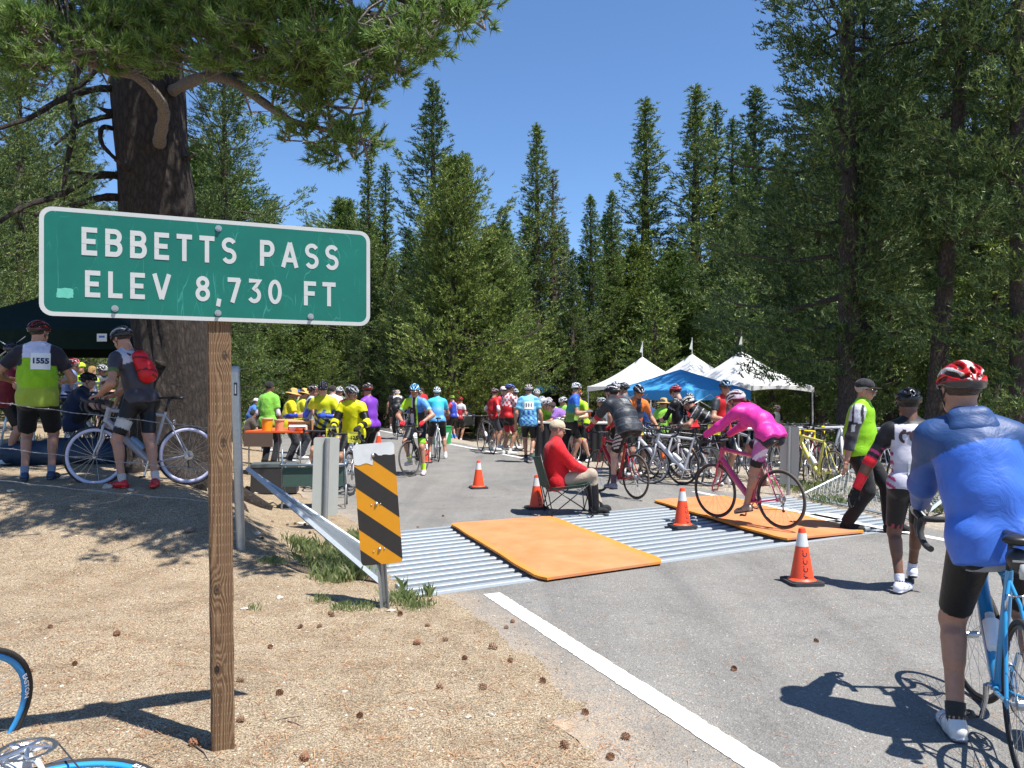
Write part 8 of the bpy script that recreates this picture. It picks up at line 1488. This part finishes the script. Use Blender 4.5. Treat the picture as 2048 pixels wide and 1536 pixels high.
# right racks
bk(1612, 13.6, -28, 'white bicycle with yellow handlebar tape behind the grey marker', 'd8d8d0', tape='d8c010', rimcol='a8a8a0', steer=.2); bk(1668, 12.5, 14, 'pale yellow bicycle nearest the mesh wing panel', 'd0c860', tape='d8c010', rimcol='b8b090', steer=-.5, tyre=M_TYREG); bk(1640, 13.9, 8, 'dark red bicycle between the yellow handlebars', '7a1420', rimcol='404040')
for i, (px, d, fc, fr, lb) in enumerate([(1580, 14.8, -10, '2a3a78', 'dark blue bicycle far in the right rack'), (1660, 14.9, 12, '2c2e32', 'black bicycle far in the right rack behind the dark red one'), (1694, 14.2, -14, 'b8bcc0', 'silver bicycle left of the man in the green vest'), (1560, 14.0, 10, '6a6e74', 'grey bicycle left of the grey marker'), (1780, 13.4, 10, 'a8acb4', 'silver bicycle seen between the two walking men'), (1472, 14.3, -10, '3a3c44', 'dark bicycle behind the pink front wheel'), (1508, 14.1, 12, '9a9ea4', 'grey bicycle behind the pink saddle')]): bk(px, d, fc, lb, fr, roll=.04 * (-1) ** i)
bk(1893, 10.6, 8, 'dark bicycle seen between the walker and the blue jacket', '3c2c34', rimcol='5a4a50')
# near left: bicycle lying on the sand
fw_ = Vector((-.78, .62, .02)).normalized(); xx_ = Vector((.12, -.1, .98)); xx_ = (xx_ - fw_ * xx_.dot(fw_)).normalized(); zz_ = xx_.cross(fw_); M_ = Matrix((xx_, fw_, zz_)).transposed(); ra = Vector((-1.51, 2.63, .225))
b_l = bicycle(ra - M_ @ RA, 0, 'white bicycle with blue rims lying on the sand in the lower left corner', 'e0e4e8', rimcol='2f8fd0', deep=.008, bottles=(), rot=M_.to_quaternion(), steer=1.3, group='bicycles')
wh = [c for c in b_l.children if c.name.startswith('wheel')]
def rim_text(wheel, txt, a_mid, col):
    V3, F3 = text_mesh(txt, .026, .0006, width=1.5)
    for s in (-1, 1):
        vs = [(s * .0132, (WR - .035 + y) * math.cos(a_mid - s * x / WR), (WR - .035 + y) * math.sin(a_mid - s * x / WR)) for x, y, _ in V3]; me = bpy.data.meshes.new('rim_lettering'); me.from_pydata(vs, [], F3); link('rim_lettering', me, col, wheel)
for w__ in wh:
    for a in (.0, 1.57, 3.14, 4.71): rim_text(w__, 'EASTON', a, M_INKW)
# ------------------------------------------------------------------ what lies on the ground
rs = np.random.RandomState(99)
ICO = np.array([(0, 0, 1)] + [(.894 * math.cos(a), .894 * math.sin(a), .447) for a in np.arange(5) * 1.2566] + [(.894 * math.cos(a + .628), .894 * math.sin(a + .628), -.447) for a in np.arange(5) * 1.2566] + [(0, 0, -1)])
ICF = [(0, 1 + i, 1 + (i + 1) % 5) for i in range(5)] + [(1 + i, 6 + i, 1 + (i + 1) % 5) for i in range(5)] + [(1 + (i + 1) % 5, 6 + i, 6 + (i + 1) % 5) for i in range(5)] + [(11, 6 + (i + 1) % 5, 6 + i) for i in range(5)]; ICF = np.array(ICF)
M_PEB = bpy.data.materials.new('pebbles'); n, b, L = nodes(M_PEB); g = N(n, 'ShaderNodeNewGeometry'); r = ramp(n, [(0, (.12, .085, .06)), (.3, (.30, .24, .17)), (.65, (.42, .36, .27)), (.92, (.48, .44, .36)), (1, (.62, .60, .55))]); L.new(g.outputs['Random Per Island'], r.inputs[0]); L.new(r.outputs[0], b.inputs['Base Color']); b.inputs['Roughness'].default_value = .85
def scatter(name, pts, smin, smax, m_, flat=.6):
    K = len(pts); sz = smin * (smax / smin) ** (rs.uniform(0, 1, K) ** 2.2); a = rs.uniform(0, 6.28, K); V = ICO[None] * (1 + rs.normal(0, .14, (K, 12, 1))) * (sz[:, None, None]) * np.stack([rs.uniform(.7, 1.3, K), rs.uniform(.7, 1.2, K), np.full(K, flat)], -1)[:, None]
    c, s = np.cos(a)[:, None], np.sin(a)[:, None]; V = np.stack([V[..., 0] * c - V[..., 1] * s, V[..., 0] * s + V[..., 1] * c, V[..., 2]], -1) + pts[:, None]; F = (ICF[None] + 12 * np.arange(K)[:, None, None]).reshape(-1, 3)
    return link(name, mesh(name, V.reshape(-1, 3), F, smooth=False), m_, kind='stuff')
TR_ = BVHTree.FromPolygons([v.co for v in bpy.data.objects['ground'].data.vertices], [tuple(p.vertices) for p in bpy.data.objects['ground'].data.polygons if abs(p.center[0]) < 16 and -1 < p.center[1] < 26])
def gz(x, y): h_ = TR_.ray_cast(Vector((x, y, 6)), Vector((0, 0, -1)))[0]; return h_.z if h_ is not None else float(gh(x, y))
def samp(K, lo, hi, cond):
    out = []
    while len(out) < K:
        d = lo + (hi - lo) * rs.uniform(0, 1) ** 1.25; px = rs.uniform(-60, 2110); x = (px - CX) / FPX * d
        if cond(x, d): out.append((x, d, gz(x, d)))
    return np.array(out)
left = lambda x, y: sL(x, y) > .42 and not inpoly(np.array([x]), np.array([y]), (GA, GB, GC, GD), -.05)[0]
edge = lambda x, y: -.6 < sL(x, y) < .55 and not inpoly(np.array([x]), np.array([y]), (GA, GB, GC, GD), -.1)[0]
right_ = lambda x, y: sR(x, y) > .35 and not inpoly(np.array([x]), np.array([y]), (GA, GB, GC, GD), -.05)[0]
scatter('pebbles', samp(7000, 2.5, 8, left), .002, .010, M_PEB); scatter('dark_crumbs', samp(2500, 2.5, 8, left), .002, .0065, mat('bark_crumbs', (.09, .05, .03), .9, 0, .5, 30), .8); scatter('grit_on_road_edge', samp(1500, 2.6, 10, edge) + np.array([0, 0, .008]), .002, .007, M_PEB); scatter('shoulder_gravel', samp(2500, 7.5, 16, right_), .006, .026, M_PEB)
# fallen needles and bark crumbs
def litter(name, K, lo, hi, cond, m_, l0, l1, w_, dz=.004, bunch=1):
    p = samp(K, lo, hi, cond); p = np.repeat(p, bunch, 0) + rs.normal(0, .025, (K * bunch, 3)) * (bunch > 1) * [1, 1, 0]; a = rs.uniform(0, 6.28, len(p)); l = rs.uniform(l0, l1, len(p)); d = np.stack([np.cos(a), np.sin(a), rs.normal(0, .12, len(p))], -1) * l[:, None]; s = np.stack([-np.sin(a), np.cos(a), 0 * a], -1) * w_
    p[:, 2] += dz + np.abs(d[:, 2]) * .5; V = np.stack([p - d / 2 - s, p - d / 2 + s, p + d / 2 + s, p + d / 2 - s], 1).reshape(-1, 3); return link(name, mesh(name, V, np.arange(len(V)).reshape(-1, 4), smooth=False), m_, kind='stuff')
M_LIT = bpy.data.materials.new('fallen_needles'); n, b, L = nodes(M_LIT); g = N(n, 'ShaderNodeNewGeometry'); r = ramp(n, [(0, (.20, .075, .03)), (.5, (.42, .19, .08)), (1, (.50, .34, .17))]); L.new(g.outputs['Random Per Island'], r.inputs[0]); L.new(r.outputs[0], b.inputs['Base Color']); b.inputs['Roughness'].default_value = .8
litter('fallen_needles', 2600, 2.5, 11, left, M_LIT, .03, .07, .0011, bunch=3); litter('fallen_needles', 260, 2.6, 9, lambda x, y: -5 < sL(x, y) < .4 and not inpoly(np.array([x]), np.array([y]), (GA, GB, GC, GD), -.1)[0], M_LIT, .03, .06, .0012, .010, bunch=2)
# pine cones
M_CONEP = mat('pine_cone_scale', (.24, .115, .06), .7, 0, .5, 50)
mb = MB(); 
for i in range(46):
    t = i / 46; a = i * 2.4; r_ = .021 * math.sin(math.pi * (.12 + .83 * t)) ** .7; c = Vector((r_ * math.cos(a) * .4, r_ * math.sin(a) * .4, -.03 + .062 * t)); o_ = Vector((math.cos(a), math.sin(a), .35)).normalized(); s = Vector((-math.sin(a), math.cos(a), 0)) * .006
    e = c + o_ * r_ * 1.0; mb.add([c - s * .5, c + s * .5, e + s * 1.1, e - s * 1.1, e + Vector((0, 0, .004))], [(0, 1, 2, 3), (3, 2, 4)])
CONE_ = mb.mesh('pine_cone'); CONE_.materials.append(M_CONEP)
FIX = [(987, 1305, 1.25), (1468, 1342, .9), (1632, 1286, .8), (680, 1252, 1), (665, 1228, .8), (600, 1100 + 150, .8), (540, 1290, .8), (233, 1274, 1), (233, 1288, .7), (480, 1370, .9), (390, 1490, 1.1), (610, 1520, 1.), (660, 1224, .8), (770, 1226, 1.3), (800, 1230, 1), (856, 1255, .8), (890, 1288, .9), (640, 1250, .8), (760, 1285, .7), (835, 1292, 1.1), (1012, 1260, .7), (1025, 1248, .8), (965, 1385, 1.), (1110, 1405, 1.1), (1020, 1330, .8), (1085, 1370, .9), (1170, 1430, .9), (1250, 1480, 1.), (1040, 1450, 1), (930, 1330, .8), (880, 1380, .9), (720, 1440, .8), (560, 1400, .9), (300, 1345, .7), (150, 1330, .7), (100, 1260, .7), (60, 1340, .6), (525, 1075, .8), (565, 1060, .9), (590, 1046, .9), (610, 1052, .9), (632, 1060, .8), (655, 1075, .8), (600, 1062, .9), (575, 1048, .8), (545, 1042, .8), (620, 1070, .8), (640, 1048, .8), (585, 1070, .7), (835, 1056, .7), (886, 1034, .8), (1062, 1030, .8), (1180, 1075, .7), (1310, 1420, .9), (1220, 1520, .9), (1130, 1500, 1), (480, 1450, .8), (200, 1060, .7), (120, 1090, .7), (330, 1100, .7)]
CW = [(a, b) for a, b in ((640, 'by the striped marker'), (9999, ''))]
def near_what(px, py): return ('beside the wooden post' if 380 < px < 560 and py > 1250 else 'left of the wooden post' if px < 420 else 'near the striped marker' if px < 900 and py > 1200 else 'behind the slanting brace' if py < 1100 and px < 700 else 'beside the white edge line' if px < 1350 and py > 1200 else 'out on the asphalt')
for i, (px, py, s_) in enumerate([q for k, q in enumerate(FIX) if k % 5 != 3]):
    p = hit(px, py); o_ = link('pine_cone', CONE_, None); o_.location = (p.x, p.y, max(gz(p.x, p.y), float(gh(p.x, p.y)) if sL(p.x, p.y) < .5 else -9) + .014 * s_); o_.scale = (s_ * .72,) * 3; o_.rotation_euler = (rs.uniform(1.1, 1.9), rs.uniform(-.4, .4), rs.uniform(0, 6.28))
    tag(o_, '%s pine cone %s%s' % (('small brown', 'tiny reddish')[s_ < .85], near_what(px, py), (', left part', ', middle part', ', right part')[int(px / 97) % 3]), 'pine cone', 'pine cones on the ground')
# stones
M_STN = mat('pale_stone', (.46, .42, .36), .85, 0, .25, 30, .5, 60); M_STD = mat('grey_stone', (.20, .17, .15), .85, 0, .3, 30, .5, 60)
def stone(px, py, r_, m_, lb, flat=.55):
    p = hit(px, py); bm = bpy.data.meshes.new('stone'); f = Field((-.16, -.16, -.1), (.16, .16, .14), .014); rr = np.random.RandomState(int(px)); 
    for k in range(5): v = rr.uniform(-.06, .06, 3) * [1, 1, .5]; f.cap(v, v + rr.uniform(-.04, .04, 3), .05, .04, k=.01)
    for k in range(6): nn_ = rr.normal(0, 1, 3); nn_ /= np.linalg.norm(nn_); X, Y, Z = np.meshgrid(*f.ax, indexing='ij'); f.F = np.maximum(f.F, (X * nn_[0] + Y * nn_[1] + Z * nn_[2] - .075).astype(np.float32))
    V, Q = f.mesh(); o_ = link('stone', mesh('stone', V * [1, 1, flat], Q, smooth=False), m_, label=lb, cat='stone', group='stones on the sandy ground'); o_.location = (p.x, p.y, gz(p.x, p.y) + .2 * r_); o_.scale = (r_ / .1,) * 3; o_.rotation_euler = (0, 0, px)
for px, py, r_, m_, lb in [(559, 1192, .032, M_STN, 'flat white stone on the sand between the post and the marker'), (515, 1066, .05, M_STN, 'pale stone right of the round steel post'), (468, 1040, .05, M_STN, 'pale pinkish stone just left of the steel post'), (605, 1048, .06, M_STN, 'yellowish stone behind the diagonal brace'), (655, 1050, .05, M_STN, 'pale stone at the foot of the grey marker back'), (512, 985, .05, M_STN, 'light stone near the tree roots'),
    (215, 978, .07, M_STN, 'large pale stone beneath the red shoe'), (130, 960, .055, M_STN, 'pale stone between the tall man and the front wheel'), (20, 985, .05, M_STN, 'white stone at the left edge by the shade'), (262, 984, .045, M_STN, 'small pale stone right of the red shoe'), (378, 1062, .07, M_STD, 'weathered grey stub left of the wooden post'), (605, 1128, .10, M_STD, 'dark lumpy rock at the lip of the grassy ditch'), (533, 1116, .07, M_STD, 'grey rock on the edge of the ditch'), (635, 1146, .06, M_STD, 'brown clod at the near end of the ditch'), (655, 1152, .05, M_STD, 'last clod before the striped marker'),
    (490, 1218 - 3, .03, M_STN, 'tiny pale stone right of the wooden post') , (495 + 290, 1222, .035, M_STN, 'white stone at the foot of the striped marker'), (935, 1437, .02, M_STN, 'white pebble left of the edge line'), (985, 1437, .02, M_STN, 'pale pebble nearer the edge line'), (1240, 1272, .015, M_STN, 'tiny white stone on the asphalt'), (820, 1420, .02, M_STN, 'pale pebble on the lower sand'), (690, 1390, .018, M_STN, 'pale pebble right of the post shadow'), (335, 930, .06, M_STD, 'grey rock under the bottom bracket of the silver bicycle')]: stone(px, py, r_, m_, lb)
# sticks
M_STK = mat('dry_stick', (.26, .20, .15), .85, 0, .3, 40)
for px, py, l_, a, r_, lb in [(405, 1507, .16, -.9, .004, 'thin stick by the foot of the wooden post'), (575, 1440, .12, .5, .003, 'thin twig right of the wooden post'), (615, 1118, .22, -.45, .016, 'short weathered log piece in the ditch grass'), (520, 1088, .3, -.12, .006, 'long thin stick right of the steel post'), (460, 1140 - 52, .16, -.2, .004, 'twig behind the wooden post'), (60, 1075, .2, .3, .005, 'twig in the left shade'), (590, 1452, .1, -.6, .003, 'crooked twig right of the post shadow')]:
    p = hit(px, py); z_ = gz(p.x, p.y); m_ = MB(); d = Vector((math.cos(a), math.sin(a), 0)); m_.tube([Vector((0, 0, r_)) - d * l_ / 2, Vector((0, 0, r_ * 1.6)) + Vector((-d.y, d.x, 0)) * l_ * .05, Vector((0, 0, r_)) + d * l_ / 2], [r_, r_ * .9, r_ * .5], 6); o_ = m_.build('stick', M_STK, None, True, label=lb, cat='stick', group='sticks on the ground'); o_.location = (p.x, p.y, z_)
# grass
M_GRS = foliage_mat('grass_blades', (.16, .22, .07), (.32, .40, .15), (.52, .52, .28), .4)
def grass(name, spots, lb=None):
    Vs = []
    for px, py, n_, h_, sp in spots:
        p = hit(px, py); pts = np.stack([p.x + rs.normal(0, sp, n_), p.y + rs.normal(0, sp, n_)], -1); pts = np.array([(x, y, gz(x, y)) for x, y in pts]); pts = pts[pts[:, 2] > -.2]; K = len(pts); a = rs.uniform(0, 6.28, K); ln = rs.uniform(.4, 1.1, K) * h_; be = rs.uniform(.1, .7, K)
        o_ = np.stack([np.cos(a), np.sin(a), 0 * a], -1); s = np.stack([-np.sin(a), np.cos(a), 0 * a], -1) * .0022; up_ = np.array([0, 0, 1.]); m1 = pts + o_ * (ln * be * .3)[:, None] + up_ * (ln * .6)[:, None]; e = pts + o_ * (ln * be)[:, None] + up_ * (ln * (1 - .25 * be))[:, None]
        Vs.append(np.stack([pts - s, pts + s, m1 + s * .8, e, m1 - s * .8], 1).reshape(-1, 3))
    V = np.concatenate(Vs); return link(name, mesh(name, V, np.arange(len(V)).reshape(-1, 5), smooth=False), M_GRS, kind='stuff')
grass('grass', [(690, 1165, 420, .16, .10), (655, 1135, 420, .16, .11), (625, 1105, 300, .14, .09), (700, 1120, 420, .17, .12), (725, 1090, 420, .17, .13), (705, 1150, 320, .16, .09), (600, 1090, 160, .12, .08), (545, 1125, 110, .08, .06), (800, 1205, 260, .09, .07), (835, 1215, 160, .07, .06), (855, 1195, 60, .12, .03), (690, 1212, 120, .06, .05), (640, 1200, 70, .06, .04), (735, 1215, 90, .06, .05), (508, 1216, 30, .05, .03), (820, 1188, 70, .2, .04), (740, 1140, 220, .15, .08), (650, 1170, 130, .10, .07)])
grass('grass_beyond', [(px, py, 160, .16, .16) for px, py in ((1610, 985), (1640, 975), (1660, 960), (1625, 1005), (1690, 1010), (1720, 990), (1760, 1000), (1800, 1000), (1850, 1020), (1900, 1010), (1880, 985), (1780, 970), (1840, 990), (1580, 975), (1930, 1030), (1980, 1040))] + [(px, py, 90, .12, .2) for px, py in ((30, 900), (60, 880), (150, 850), (480, 870))])
rsg = np.random.RandomState(4); grass('forest_edge_grass', [(px, 830 + rsg.uniform(0, 22), 60, .25, .5) for px in list(range(1480, 2040, 30)) + list(range(930, 1180, 30))])

# every label singles out one thing: alike neighbours are told apart by their distance
seen = {}
for o_ in bpy.data.objects:
    if o_.parent is None and o_.get('label'): seen.setdefault(o_['label'], []).append(o_)
for lb, os_ in seen.items():
    if len(os_) > 1:
        os_.sort(key=lambda o: o.location.y)
        for i, o_ in enumerate(os_): o_['label'] = lb + ', ' + ('nearer' if i == 0 and len(os_) == 2 else 'farther' if len(os_) == 2 else ('nearest', 'second nearest', 'third nearest', 'fourth nearest', 'fifth nearest')[min(i, 4)])
